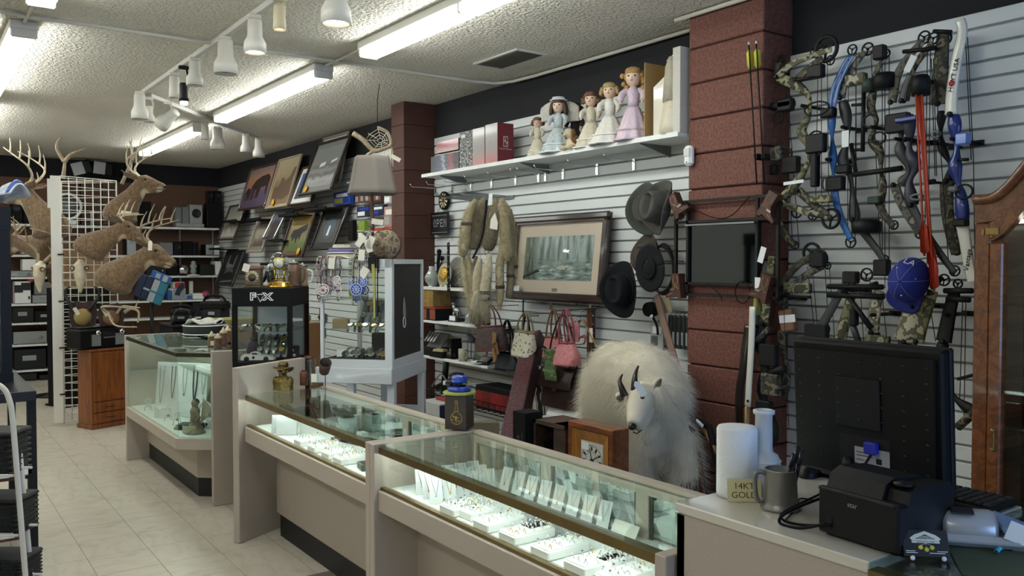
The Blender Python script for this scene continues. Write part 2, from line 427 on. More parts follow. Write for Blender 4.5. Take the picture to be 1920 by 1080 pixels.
# track rails and spot lights
rail=single('light_track',MB().box(1.655,1.69,3.2,7.85,CEIL-.035,CEIL-.001,b=.003),FIX,'long white lighting track with a row of spot lights','light track')
A_,B_=Vector((1.75,7.75,0)),Vector((3.42,9.78,0)); dd=B_-A_
rail2=single('light_track',MB().box(0,dd.length,-.017,.017,-.035,-.001,b=.003),FIX,'white lighting track slanting towards the framed pictures','light track',(A_.x,A_.y,CEIL),math.atan2(dd.y,dd.x))
SPOTW=mat('spot_white','#cfccc2',.45); BULB=lamp('spot_bulb','#fff2dc',9); BULBOFF=mat('bulb_off','#3a3835',.3)
def spot(px,py,z,label,size=1.,body=None,on=False,tilt=(0,0),flare=True,drop=.10):
    p=pZ(px,py,z); t=thing('spot_light',label,'spot light',(p.x,p.y,z),0,'spot lights on the ceiling tracks')
    bm=body or SPOTW
    top=CEIL-.035-z
    part('track_adapter',MB().box(-.035,.035,-.015,.015,top-.025,top,b=.004),bm,t)
    part('stem',MB().tube([(.02,0,top-.02),(.03,0,top*.5+.02),(.035*size,0,.03)],.007,6),bm,t)
    mb=MB(); mb.M=Matrix.Rotation(tilt[0],4,'X') @ Matrix.Rotation(tilt[1],4,'Y')
    s=size
    if flare: prof=[(.004,.09*s),(.036*s,.088*s),(.038*s,.075*s),(.040*s,.0),(.058*s,-.035*s),(.060*s,-.09*s),(.054*s,-.09*s),(.05*s,-.05*s),(.0,-.045*s)]
    else: prof=[(.004,.09*s),(.036*s,.088*s),(.038*s,.075*s),(.040*s,.0),(.042*s,-.035*s),(.043*s,-.075*s),(.038*s,-.075*s),(.036*s,-.03*s),(.0,-.03*s)]
    hd=part('lamp_head',mb.lathe(prof,18),bm,t)
    mb=MB(); mb.M=Matrix.Rotation(tilt[0],4,'X') @ Matrix.Rotation(tilt[1],4,'Y')
    e=-.045*s if flare else (-.07*s if body is BLACK else -.03*s)
    part('bulb',mb.lathe([(.002,e+.002),(.047*s if flare else .034*s,e-.002),(.042*s if flare else .03*s,e-.03*s),(.001,e-.038*s)],16),BULB if on else BULBOFF,t)
    return t
spot(630,2,2.86,'large white spot light, lit, at the near end of the track',1.25,on=True)
spot(524,35,2.87,'small yellowed spot light, lit, with a straight can',.8,mat('spot_cream','#c9bf9f',.5),True,flare=False)
spot(478,68,2.86,'white flared spot light, lit, next to the yellowed one',1.05,on=True)
spot(423,106,2.86,'big white flared spot light, unlit, beside the crossing conduit',1.2)
spot(365,137,2.88,'white boxy spot light between the big unlit one and the black one',.95)
bk=spot(345,175,2.79,'black spot light with a bare glowing bulb',.8,BLACK,True,flare=False)
spot(327,165,2.87,'white straight spot light behind the black one',.95,flare=False)
spot(262,200,2.86,'white flared spot light, unlit, at the far end of the long track',1.15)
spot(280,214,2.84,'small white spot light hanging beside the far end of the long track',.75)
spot(315,222,2.84,'tilted white spot light with a bright open lamp',1.15,on=True,tilt=(.9,.5))
spot(384,249,2.88,'white straight spot light in front of the slanting track',.9,flare=False)
spot(408,260,2.86,'large white flared spot light on the slanting track',1.25)
spot(461,270,2.87,'white flared spot light second from the end of the slanting track',1.0)
spot(485,278,2.87,'white flared spot light at the end of the slanting track',1.1)
# air vent
vt=thing('air_vent','louvred metal air vent in the popcorn ceiling','vent',(3.52,4.95,CEIL),0)
part('vent_frame',MB().box(-.13,.13,-.27,-.25,-.012,-.001).box(-.13,.13,.25,.27,-.012,-.001).box(-.13,-.11,-.25,.25,-.012,-.001).box(.11,.13,-.25,.25,-.012,-.001),FIX,vt)
part('vent_throat_shade',B(-.11,.11,-.25,.25,-.004,-.001),mat('vent_shade','#2c2a27',.9),vt)  # flat dark sheet in place of the shaded duct opening
for k in range(9):
    o=part('louvre',MB().at((-.1+.025*k,0,-.008),ry=1.15).box(-.007,.007,-.25,.25,-.001,.001),mat('louvre_shade','#4b4943',.7),vt)  # dark louvre colour carries the shade of the gaps between

# ================================================================ COUNTERS
GOLDR=mat('bronze_rail','#7d6c46',.35,.9,var=.1)
KICK=mat('black_kick','#1a191a',.6)
DECK=mat('white_deck','#dfe6e2',.6)
CASEL=lamp('case_tube','#f3fff8',CASE)
def counter(label,y0,y1,x0=1.57,x1=2.05,top=.84,sill=.655,leftH=None,doors=3,lights=True):
    t=thing('display_counter',label,'display counter',(x0,y0,0),0,'glass jewellery counters')
    w=x1-x0; L_=y1-y0
    part('end_panel',B(-.03,w,0,.04,0,top+.004,b=.003),BEIGE,t)
    if leftH is None: part('end_panel',B(-.03,w,L_-.04,L_,0,top+.004,b=.003),BEIGE,t)
    part('front_panel',B(.17,.19,.04,L_-.04,.14,sill-.08),BEIGE,t)
    part('kick_board',B(.19,.21,.04,L_-.04,0,.14),KICK,t)
    part('sill',B(-.012,.05,.04,L_-.04,sill-.085,sill,b=.003),BEIGE,t)
    part('sill_track',B(.0,.02,.04,L_-.04,sill,sill+.012),GOLDR,t)
    part('deck',B(.05,w-.02,.04,L_-.04,sill-.03,sill),DECK,t)
    part('back_panel',MB().box(w-.02,w,.04,L_-.04,0,sill),BEIGE,t)
    bk=MB().box(w-.045,w,.04,L_-.04,top-.035,top-.008)
    dw=(L_-.08)/doors
    for k in range(doors+1):
        y=.04+dw*k; bk.box(w-.04,w,max(.04,y-.03),min(L_-.04,y+.03),sill,top-.035)
    part('back_frame',bk,BEIGE,t)
    for k in range(doors):
        d=part('back_door',B(w-.03,w-.022,.07+dw*k,dw*(k+1)+.01,sill+.012,top-.04),MIRROR,t)
        part('door_frame',MB().box(w-.034,w-.028,.07+dw*k,.082+dw*k,sill,top-.04).box(w-.034,w-.028,dw*(k+1)-.002,dw*(k+1)+.01,sill,top-.04),mat('dark_frame','#3a3833',.5),d)
    part('front_glass',B(.004,.010,.04,L_-.04,sill+.004,top-.03),GLASS,t)
    part('top_glass',B(-.002,w-.012,.04,L_-.04,top-.008,top),GLASSG,t)
    part('top_rail',MB().box(-.008,.03,.04,L_-.04,top-.036,top-.009),GOLDR,t)
    part('rear_rail',MB().box(w-.03,w+.005,.04,L_-.04,top-.006,top+.008),BEIGE,t)
    if lights:
        part('case_tube',MB().tube([(.045,.08,top-.045),(.045,L_-.08,top-.045)],.009,8),CASEL,t)
    return t
c2=counter('near jewellery counter full of white ring boxes beside the raised till counter',1.492,3.15)
c1=counter('jewellery counter topped by a brass bust, next to the tall angled panel',3.15,4.80,leftH=1)
# angled end panel of the first counter
pa=part('end_panel',MB().mx(Matrix.Translation((-.05,1.60,0)) @ Matrix.Rotation(rad(29),4,'Z')).box(0,.58,0,.045,0,.99,b=.003),BEIGE,c1)
# raised till counter
tc_=thing('till_counter','raised beige till counter carrying the computer monitor','counter',(1.57,-.4,0))
part('front_panel',B(0,.03,1.36,1.885,0,.955,b=.003),BEIGE,tc_)
part('side_panel',B(0,.62,1.855,1.885,0,.955,b=.003),BEIGE,tc_)
part('worktop',B(-.004,.66,1.36,1.888,.955,.98,b=.003),mat('worktop_beige','#cfcabd',.12,coat=1.),tc_)
part('inner_panel',B(.6,.62,-.4,1.85,0,.955),BEIGE,tc_)
part('glass_top',B(-.004,.66,-.4,1.36,.965,.98),GLASSG,tc_)
part('glass_rail',MB().box(-.006,.03,-.4,1.36,.93,.965),GOLDR,tc_)
part('glass_front',B(.006,.014,-.4,1.36,.66,.93),GLASS,tc_)
part('case_deck',B(.03,.6,-.4,1.36,.63,.655),DECK,tc_)
part('lower_panel',B(.1,.12,-.4,1.36,0,.63),BEIGE,tc_)
part('marble_liner',B(.03,.62,-.4,1.33,.935,.95),multi('marble_paper',['#8e939a','#b9bcc0','#7b848c','#cfd0d0'],9,.6,6,(1,1,1),'noise',False,dist=1.5),tc_)
# corner case with cut glass corner
c0=thing('corner_case','tall beige and glass corner case showing necklaces, with a cut corner','display case',(1.45,5.58,0))
def inset(poly,d):
    n=len(poly); out=[]
    cx=sum(p[0] for p in poly)/n; cy=sum(p[1] for p in poly)/n
    return [(p[0]+(d if p[0] < cx else -d),p[1]+(d if p[1] < cy else -d)) for p in poly]
FPT=[(0,1.75),(0,.20),(.18,.02),(.41,.02),(.41,1.75)]
part('end_panel',B(.17,.42,0,.04,0,1.005,b=.003),BEIGE,c0)
part('end_panel',B(-.01,.41,1.71,1.75,0,1.0,b=.003),BEIGE,c0)
part('sill',MB().prism([(-.012,1.71),(-.012,.195),(.175,.03),(.41,.03),(.41,1.71)],.36,.43),BEIGE,c0)
part('base_panel',MB().prism([(.15,1.71),(.15,.30),(.26,.2),(.39,.2),(.39,1.71)],.13,.36),BEIGE,c0)
part('kick_board',MB().prism([(.16,1.71),(.16,.31),(.27,.21),(.39,.21),(.39,1.71)],0,.13),KICK,c0)
part('deck',MB().prism([(.02,1.70),(.02,.21),(.19,.05),(.39,.05),(.39,1.70)],.43,.436),DECK,c0)
part('front_glass',B(.002,.008,.20,1.71,.436,.965),GLASSG,c0)
part('corner_glass',MB().mx(Matrix.Translation((.003,.197,0)) @ Matrix.Rotation(math.atan2(-.165,.175),4,'Z')).box(0,.235,0,.006,.436,.965),GLASSG,c0)
part('top_glass',MB().prism([(0,1.71),(0,.20),(.18,.03),(.41,.03),(.41,1.71)],.99,1.0),GLASSG,c0)
part('top_rail',MB().box(-.004,.012,.20,1.71,.965,.99).mx(Matrix.Translation((-.003,.2,0)) @ Matrix.Rotation(math.atan2(-.165,.175),4,'Z')).box(0,.24,0,.012,.965,.99),mat('dark_bronze','#4a4436',.4,.8),c0)
part('glass_shelf',B(.2,.385,.06,1.68,.82,.828),GLASSG,c0)
part('back_mirror',B(.39,.61,.05,1.70,.44,.985),MIRROR,c0)
part('case_tube',MB().tube([(.022,.3,.978),(.022,1.68,.978)],.006,8),CASEL,c0)
# ================================================================ BACK SHELVES AND TAXIDERMY
SHZ=[2.09,1.68,1.385,1.03,.777,.49,.15]
sh=thing('storage_shelf','long white metal shelving bolted to the back pegboard wall','shelving',(1.0,13.3,0))
for z in SHZ:
    for (a,b_) in ((0,1.2),(1.2,2.4),(2.4,2.88)):
        part('shelf',MB().box(a+.002,b_-.002,-.36,0,z-.028,z,b=.003),WHITE,sh)
for a in (.0,1.2,2.4,2.88): part('upright',MB().box(a-.012,a+.012,-.02,.005,0,2.3),STEEL,sh)
def shelf_x(px,py): return pY(px,py,12.97).x
def avbox(px0,px1,pyt,z,label,cat='player',face=None,body=None,knobs=0,disp=True,depth=.26,name='video_player',y=12.96,handle=None,group=None,feet=True):
    """electronics box standing on a shelf: measured left and right edge and top"""
    a=pY(px0,500,y); b=pY(px1,500,y); h=pY((px0+px1)/2,pyt,y).z - z
    h=max(.03,h); w=max(.04,b.x-a.x)
    t=thing(name,label,cat,((a.x+b.x)/2,y,z),0,group)
    part('body',MB().box(-w/2,w/2,.004,depth,.006,h,b=.004),body or BLACK,t)
    part('face_plate',MB().box(-w/2+.004,w/2-.004,-.004,.006,.01,h-.005,b=.002),face or DARKP,t)
    if feet: part('foot',MB().box(-w/2+.02,-w/2+.05,.02,.05,0,.008).box(w/2-.05,w/2-.02,.02,.05,0,.008),MATT,t)
    if disp: part('display',B(-w*.25,w*.18,-.006,-.003,h*.45,h*.7),mat('lcd_grey','#8f9a97',.3),t)
    for k in range(knobs):
        part('knob',MB().mx(Matrix.Translation((w*.32-k*.06,-.004,h*.5)) @ Matrix.Rotation(PI/2,4,'X')).lathe([(.02,0),(.019,.014),(.004,.016)],12),STEEL,t)
    return t
def speaker(px0,px1,pyt,z,label,body=None,cone=True,y=12.96,grille=None,name='speaker',zb=None,depth=.16):
    a=pY(px0,500,y); b=pY(px1,500,y); h=pY((px0+px1)/2,pyt,y).z - z; w=b.x-a.x
    t=thing(name,label,'speaker',((a.x+b.x)/2,y,z))
    part('cabinet',MB().box(-w/2,w/2,0,depth,0,h,b=.004),body or BLACK,t)
    part('grille',MB().box(-w/2+.006,w/2-.006,-.006,.001,h*.06,h*.96,b=.003),grille or MATT,t)
    if cone:
        part('cone_ring',MB().mx(Matrix.Translation((0,-.006,h*.62)) @ Matrix.Rotation(PI/2,4,'X')).lathe([(w*.36,0),(w*.35,.008),(w*.26,.008),(w*.22,.001),(w*.05,.001)],20),DARKP,t)
    return t
SILV=mat('silver_plastic','#a9adad',.35,.6)
speaker(330,342,388,2.09,'slim grey satellite speaker beside its twin on the top shelf',GREYP,False,grille=GREYP)
speaker(343,356,388,2.09,'slim grey satellite speaker touching the silver subwoofer',GREYP,False,grille=GREYP)
speaker(357,381,384,2.09,'silver subwoofer with a round black cone on the top shelf',SILV,True,grille=SILV)
speaker(389,418,382,2.09,'large black loudspeaker with plain grille at the end of the top shelf',BLACK,False)
zt=pY(404,382,12.96).z
speaker(390,402,358,zt,'black double cube speaker standing on the large loudspeaker, first one',BLACK,True,depth=.1)
speaker(404.5,417,358,zt,'black double cube speaker standing on the large loudspeaker, wall side',BLACK,True,depth=.1)
avbox(332,384,419,2.092,'flat silver disc player under the grey speakers','player',SILV,SILV,depth=.2,y=12.945)
speaker(264,285,378,2.09,'tall dark tower speaker behind the upper deer head',MATT,False)
speaker(22,44,372,2.09,'black shelf speaker behind the left facing deer',BLACK)
speaker(46,70,378,2.09,'black wide speaker with tiny lights on the top shelf',MATT,False)
avbox(40,80,463,1.68,'thin silver player, upper shelf behind the antlers','player',SILV,SILV,depth=.22)
avbox(300,325,455,1.68,'small grey radio on the second shelf','radio',GREYP,GREYP,disp=False,name='radio')
speaker(327,342,453,1.68,'black square speaker, first of two on the second shelf',BLACK)
speaker(344,362,452,1.68,'black square speaker beside the curved one on the second shelf',BLACK,False)
speaker(363,373,454,1.68,'narrow dark speaker with rounded side on the second shelf',DARKP,False)
avbox(386,400,458,1.68,'small black cube radio framed in silver','radio',SILV,BLACK,name='radio')
avbox(402,412,460,1.68,'tiny white radio near the corner of the second shelf','radio',CARDW,CARDW,disp=False,name='radio')
avbox(238,256,432,1.68,'upright silver stereo tower with white strip','stereo',SILV,BLACK,name='stereo_tower')
# third shelf
def orb(px,py,r,z,label,m,name,cat,y=12.98):
    p=pY(px,py,y)
    t=thing(name,label,cat,(p.x,y,z)); h=p.z-z
    part('ball',MB().ball((0,0,r+.012),r,16,10),m,t)
    part('base',MB().lathe([(r*.7,0),(r*.7,.012),(r*.35,.02),(.004,.03)],14),BLACK,t)
orb(343,503,.075,1.385,'shiny round chrome speaker on the third shelf',CHROME,'globe_speaker','speaker')
p=pY(363,515,12.97)
t=thing('table_lamp_figure','pale glass figure on a round foot on the third shelf','figurine',(p.x,12.97,1.385))
part('foot',MB().lathe([(.09,0),(.09,.012),(.05,.02),(.01,.022)],16),CARDW,t)
part('figure',MB().lathe([(.03,.02),(.05,.06),(.035,.1),(.055,.14),(.03,.18),(.04,.2),(.005,.22)],12),mat('pale_glass','#8d948f',.15,coat=.5),t)
avbox(275,312,498,1.385,'black disc changer with a silver button on the third shelf',knobs=1,disp=False)
speaker(314,332,481,1.385,'black upright speaker beside the chrome globe',BLACK,False)
avbox(375,402,496,1.385,'row of black book shaped media boxes','media box',disp=False,name='media_box')
avbox(404,415,490,1.385,'white cone shaped air freshener on the third shelf','appliance',CARDW,CARDW,disp=False,name='appliance')
avbox(20,72,508,1.385,'long silver tape deck under the white carton','tape deck',SILV,SILV,knobs=2,name='tape_deck')
zt=pY(45,508,12.96).z
avbox(42,68,486,zt,'white cardboard carton on the silver tape deck','box',CARDW,CARDW,disp=False,name='carton',feet=False)
# fourth shelf
t=avbox(27,57,528,1.03,'white carton printed with two small dark screens','box',CARDW,CARDW,disp=False,name='carton',feet=False)
part('print',MB().box(-.1,.0,-.008,-.004,.15,.25).box(-.02,.09,-.009,-.004,.18,.28).box(.06,.08,-.008,-.004,.06,.1),mat('print_dark','#1b1b26',.5),t)
part('print_badge',B(.06,.12,-.008,-.004,.29,.33),mat('print_red','#b02a24',.5),t)
avbox(60,110,553,1.03,'silver grey disc player with round ends on the fourth shelf','player',SILV,SILV,knobs=0)
avbox(64,106,529,pY(85,553,12.96).z,'grey flat screen box lying on the silver player','box',GREYP,GREYP,disp=False,name='carton',feet=False)
BLUEP=mat('print_blue','#2d5c9a',.5,var=.4,vs=25)
t=avbox(323,348,541,1.03,'tall carton with a tool picture standing on the fourth shelf','box',mat('carton_grey','#8f979d',.6),CARDW,disp=False,name='carton',feet=False)
part('print',MB().prism([(-.07,.08),(-.02,.2),(.05,.26),(.07,.17),(.02,.12),(.0,.06)],0,.003).mx(Matrix.Identity(4)),mat('print_navy','#1d2940',.5),t).matrix_local=Matrix.Translation((0,-.006,0)) @ Matrix.Rotation(PI/2,4,'X')
avbox(314,322,545,1.03,'narrow blue carton left leaning by the tool carton','box',BLUEP,BLUEP,disp=False,name='carton',feet=False)
avbox(349,360,553,1.03,'small blue and white carton right beside the tool carton','box',BLUEP,CARDW,disp=False,name='carton',feet=False)
zt=pY(335,541,12.96).z
avbox(327,346,529,zt,'red and white carton lying on the tool carton','box',mat('print_red','#b02a24',.5),CARDW,disp=False,name='carton',feet=False)
avbox(361,382,550,1.03,'white game controller box on the fourth shelf','box',CARDW,CARDW,disp=False,name='carton',feet=False)
orb(386,548,.06,1.03,'shiny pink ball ornament on the fourth shelf',mat('pink_gloss','#9d3f66',.2),'pink_ball','ornament')
avbox(355,362,527,1.03,'white paperback standing behind the controller box','book',PAPER,PAPER,disp=False,name='paperback',depth=.05,y=13.1,feet=False)
avbox(258,300,545,1.03,'dark portable stereo behind the blue blister packs','stereo',disp=False,name='portable_stereo',knobs=2)
# lower shelves
avbox(22,62,576,.777,'black video recorder on the fifth shelf by the glass tower')
avbox(63,108,583,.777,'black flat player with a silver strip on the fifth shelf',face=BLACK)
avbox(360,425,566,.777,'wide black video recorder near the framed pictures',knobs=0)
avbox(22,86,621,.49,'silver stereo receiver with one large round knob','receiver',SILV,BLACK,knobs=1,name='stereo_receiver')
avbox(90,124,619,.49,'grey clock radio with white dial on the sixth shelf','radio',GREYP,GREYP,name='radio')
avbox(24,84,655,.15,'big black amplifier on the lowest shelf','amplifier',knobs=0,name='amplifier')
avbox(88,124,650,.15,'black tower computer lying on the lowest shelf','computer',disp=False,name='computer')
avbox(30,66,700,0,'black subwoofer on the floor under the shelves','speaker',disp=False,name='subwoofer')
avbox(70,124,702,0,'black printer on the floor under the shelves','printer',disp=False,name='printer')
# two flood lamps on top of the shelving
for i,px in enumerate((150,190)):
    p=pY(px,316,13.0)
    t=thing('flood_lamp',('square flood lamp tilted aside above the grid tower','square flood lamp facing out beside the tilted one')[i],'lamp',(p.x,13.0,2.09))
    h=p.z-2.09
    part('stand',MB().tube([(0,0,0),(0,0,h-.05)],.012,8).box(-.1,.1,-.08,.08,0,.015),BLACK,t)
    part('housing',MB().at((0,0,h),ry=(-.3,.1)[i]).box(-.09,.16,0,.14,-.09,.1,b=.02),BLACK,t)
    part('lens',MB().at((0,0,h),ry=(-.3,.1)[i]).box(-.1,.05,-.012,.002,-.08,.09,b=.004),mat('lamp_lens','#a8adad',.3),t)

# ---------------------------------------------------------------- grid tower
GRIDW=mat('grid_white','#d8d6cc',.4)
gA,gB=Vector((1.257,9.21,0)),Vector((1.80,9.45,0))
gd=(gB-gA); gw=gd.length; ga=math.atan2(gd.y,gd.x)
gt=thing('grid_tower','tall white wire grid tower hung with deer heads and plaques','grid display',(gA.x,gA.y,0),ga)
def gridpanel(w,h,M):
    mb=MB().mx(M); s=.0762
    fr=MB().mx(M)
    for x in (0,w): fr.tube([(x,0,.02),(x,0,h)],.0075,6)
    for z in (.03,h): fr.tube([(0,0,z),(w,0,z)],.005,6)
    n=int(w/s)
    hw=MB().mx(M)
    for k in range(1,n): mb.tube([(w*k/n,0,.03),(w*k/n,0,h)],.0036,5)
    k=1
    while .03+k*s < h: hw.tube([(0,.006,.03+k*s),(w,.006,.03+k*s)],.0036,5); k += 1
    part('grid_frame',fr,GRIDW,gt); part('vertical_wires',mb,GRIDW,gt); part('cross_wires',hw,GRIDW,gt)
gridpanel(gw,2.41,Matrix.Identity(4))
gridpanel(gw,2.41,Matrix.Translation((gw,0,0)) @ Matrix.Rotation(rad(115),4,'Z'))
part('side_board',MB().mx(Matrix.Rotation(rad(150),4,'Z')).box(.0,.085,-.006,.006,.03,2.41).box(.02,.11,-.008,.004,2.1,2.38),GRIDW,gt)
for k,z in enumerate((.3,.75,1.2,1.65)): part('clip',MB().box(-.03,.02,-.012,.012,z,z+.012),BLACK,gt)
# carton and fan seen through the grid
cbx=single('carton',MB().box(-.28,.24,0,.3,0,.42,b=.004),mat('cardboard','#8a6f4f',.8,var=.1),'brown cardboard carton behind the wire grid tower','box',(1.7,10.45,1.30),ga)
single('carton_stand',MB().box(-.3,.26,0,.32,.02,1.3,b=.005).box(-.32,.28,-.02,.34,0,.02),MATT,'black stand under the brown carton behind the grid tower','stand',(1.7,10.45,0),ga)
p=pY(128,380,12.9)
t=thing('desk_fan','white round desk fan on the top shelf behind the grid','fan',(p.x,12.98,2.09))
part('base',MB().box(-.1,.1,-.08,.08,0,.06,b=.01),CARDW,t)
part('ring',MB().tube([(math.cos(a)*.17,0,.25+math.sin(a)*.17) for a in [2*PI*k/24 for k in range(24)]],.018,8,closed=True),CARDW,t)
part('blades',MB().mx(Matrix.Translation((0,0,.25)) @ Matrix.Rotation(PI/2,4,'X')).lathe([(.16,-.01),(.05,.01),(.04,.03),(.002,.035)],20),GREYP,t)

# ---------------------------------------------------------------- deer
def furmat(name,base,dark,light,spots):
    m,nt,N,L,b=newmat(name); b.inputs['Roughness'].default_value=.85; b.inputs['Sheen Weight'].default_value=.25
    tc=N.new('ShaderNodeTexCoord')
    n=N.new('ShaderNodeTexNoise'); n.inputs['Scale'].default_value=40; n.inputs['Detail'].default_value=6
    L.new(tc.outputs['Object'],n.inputs['Vector'])
    r=N.new('ShaderNodeValToRGB'); r.color_ramp.elements[0].position=.35; r.color_ramp.elements[1].position=.65
    r.color_ramp.elements[0].color=srgb(dark); r.color_ramp.elements[1].color=srgb(base)
    L.new(n.outputs['Fac'],r.inputs[0]); out=r.outputs[0]
    for (c,rr,col) in spots:
        d=N.new('ShaderNodeVectorMath'); d.operation='DISTANCE'; d.inputs[1].default_value=c
        L.new(tc.outputs['Object'],d.inputs[0])
        mr=N.new('ShaderNodeMapRange'); mr.inputs[1].default_value=rr*.6; mr.inputs[2].default_value=rr; mr.inputs[3].default_value=1; mr.inputs[4].default_value=0
        L.new(d.outputs['Value'],mr.inputs[0])
        mx=N.new('ShaderNodeMix'); mx.data_type='RGBA'; mx.inputs[7].default_value=srgb(col)
        L.new(mr.outputs[0],mx.inputs[0]); L.new(out,mx.inputs[6]); out=mx.outputs[2]
    L.new(out,b.inputs['Base Color'])
    bp=N.new('ShaderNodeBump'); bp.inputs['Strength'].default_value=.5; bp.inputs['Distance'].default_value=.004
    n2=N.new('ShaderNodeTexNoise'); n2.inputs['Scale'].default_value=160
    L.new(tc.outputs['Object'],n2.inputs['Vector']); L.new(n2.outputs['Fac'],bp.inputs['Height']); L.new(bp.outputs[0],b.inputs['Normal'])
    return m
DEER=furmat('deer_fur','#7b6447','#5b4630','#c9b79a',[((.33,0,.135),.075,'#c4b193'),((.50,0,.135),.055,'#b7a68c'),((.395,.05,.275),.022,'#b09a78'),((.395,-.05,.275),.022,'#b09a78'),((.47,0,.26),.05,'#5e4630')])
ANT=mat('antler','#94836a',.5,var=.25,vs=30)
ANTW=mat('antler_pale','#c4b79c',.45,var=.15,vs=30)
BONE=mat('skull_bone','#d0c6ab',.55,var=.12,vs=25)
NOSE=mat('nose_black','#14100e',.3)
def remesh(o,vox,smooth=3):
    m=o.modifiers.new('unite','REMESH'); m.mode='VOXEL'; m.voxel_size=vox; m.use_smooth_shade=True
    s=o.modifiers.new('smooth','SMOOTH'); s.factor=.5; s.iterations=smooth
def curve(pts,n=10):
    """smooth curve through points"""
    P=[Vector(p) for p in pts]; out=[]
    for i in range(len(P)-1):
        a,b,c,d=P[max(0,i-1)],P[i],P[i+1],P[min(len(P)-1,i+2)]
        for k in range(n):
            t=k/n
            out.append(.5*((2*b)+(c-a)*t+(2*a-5*b+4*c-d)*t*t+(3*b-a-3*c+d)*t**3))
    out.append(P[-1]); return out
def taper(k,a,b): return [a+(b-a)*i/(k-1) for i in range(k)]
def antler(mb,base,s,side,tines=3,fwd=1.,rise=1.,spread=1.):
    bx,by,bz=base
    c=curve([(bx,by,bz),(bx-.06*s,by+side*.06*s*spread,bz+.10*s*rise),(bx-.03*s,by+side*.17*s*spread,bz+.20*s*rise),(bx+.12*s*fwd,by+side*.19*s*spread,bz+.27*s*rise),(bx+.24*s*fwd,by+side*.12*s*spread,bz+.31*s*rise)],6)
    mb.tube(c,taper(len(c),.017*s,.005*s),7)
    for k,(i,h) in enumerate(((5,.08),(11,.17),(15,.2),(19,.15))[:tines]):
        q=c[i]; e=[q,q+Vector((.015*s,-side*.005*s,h*.5*s)),q+Vector((.05*s if k else .03*s,-side*.02*s,h*s))]
        cc=curve(e,4); mb.tube(cc,taper(len(cc),.012*s,.003*s),6)
    return mb
def deer_mesh():
    mb=MB()
    c=curve([(-.03,0,-.12),(.02,0,-.02),(.12,0,.07),(.22,0,.15),(.30,0,.225)],5)
    mb.tube(c,[.06,.13,.17,.182,.188,.182,.175,.165,.155,.147,.14,.13,.122,.115,.108,.102,.098,.094,.09,.086,.08],16,flat=.86,upv=(0,0,1))
    c=[(.27,0,.245),(.32,0,.258),(.37,0,.252),(.42,0,.225),(.47,0,.195),(.52,0,.168),(.55,0,.155)]
    mb.tube(c,[.06,.082,.084,.068,.053,.044,.034],14,flat=.78,upv=(0,0,1))
    c=[(.33,0,.18),(.40,0,.162),(.46,0,.142),(.515,0,.126)]
    mb.tube(c,[.05,.042,.034,.022],10)
    for s in (-1,1):
        mb.ball((.385,s*.045,.285),(.035,.022,.022))
    return mb
deer_me=None
def deer(label,loc,rz,sc=1.,pitch=0.,ant=ANT,tines=4,spread=1.,rise=1.,fwd=1.,name='deer_head_mount'):
    global deer_me
    M=Matrix.Translation(loc) @ Matrix.Rotation(rz,4,'Z') @ Matrix.Rotation(pitch,4,'Y') @ Matrix.Diagonal((sc,sc,sc,1))
    t=thing(name,label,'deer head',M=M,group='mounted deer heads on the grid tower')
    if deer_me is None: deer_me=deer_mesh().mesh('body',DEER)
    b=bpy.data.objects.new('body',deer_me); COL.objects.link(b); b.parent=t; remesh(b,.011,4)
    for s in (-1,1):
        part('ear',MB().sheet(lambda u,v,s=s: (.30-.10*v+(u-.5)*.105*math.sin(PI*min(1,v*1.05+.08)),s*(.055+.10*v+.02*(1-4*(u-.5)**2)),.30+.11*v),6,8,.006),DEER,t)
        part('eye',MB().ball((.392,s*.060,.275),(.018,.012,.015),10,8),NOSE,t)
        part('antler',antler(MB(),(.32,s*.03,.325),[.82,.9][tines > 3],s,tines,fwd,rise,spread),ant,t)
    part('nose',MB().ball((.556,0,.155),(.017,.026,.02),10,8),NOSE,t)
    part('mouth',MB().tube([(.55,-.024,.128),(.50,-.036,.138),(.46,-.036,.15)],.004,5).tube([(.55,.024,.128),(.50,.036,.138),(.46,.036,.15)],.004,5),NOSE,t)
    return t
def pricetag(parent,loc,rz=0,ry=0,w=.035,h=.07,m=None):
    M=Matrix.Translation(loc) @ Matrix.Rotation(rz,4,'Z') @ Matrix.Rotation(ry,4,'Y')
    part('price_tag',MB().mx(M).prism([(-w/2,-h),(w/2,-h),(w/2,-.012),(w/4,0),(-w/4,0),(-w/2,-.012)],-.0006,.0006).mx(M),m or TAGM,parent).data.transform(Matrix.Identity(4))
FR=-YAW
SZ=.98
d1=deer('left facing buck head mount with tall pale antlers',pD(100,425,8.55),FR+PI+.1,1.02,-.25,ANTW,4,1.05,1.1,1.1)
d2=deer('buck head mount highest on the tower, with a large antler rack',pD(222,398,8.72),FR+.1,.92,-.25,ANTW,4,.95,1.0,1.1)
d3=deer('buck head mount in the middle with tag hanging from its antlers',pD(168,462,8.2),FR+.22,.86,.12,ANTW,3,.8,.42,.9)
d4=deer('lowest buck head mount with a wide antler rack',pD(212,520,8.02),FR+.12,1.0,.05,ANT,4,1.,.9,1.)
for d in (d3,d4):
    tg=MB(); tg.mx(Matrix.Translation((.36,-.13,.42 if d is d3 else .36)) @ Matrix.Rotation(PI/2,4,'X')).prism([(-.05,-.018),(.05,-.018),(.06,0),(.05,.018),(-.05,.018)] if d is d3 else [(-.018,-.09),(.018,-.09),(.018,-.01),(0,.005),(-.018,-.01)],0,.0015)
    part('price_tag',tg,TAGM,d)
d5=deer('deer head mount turned away behind the glass tower',pD(88,462,8.9),FR+PI-.1,.9,.5,ANT,4,1.1,.6,1.)
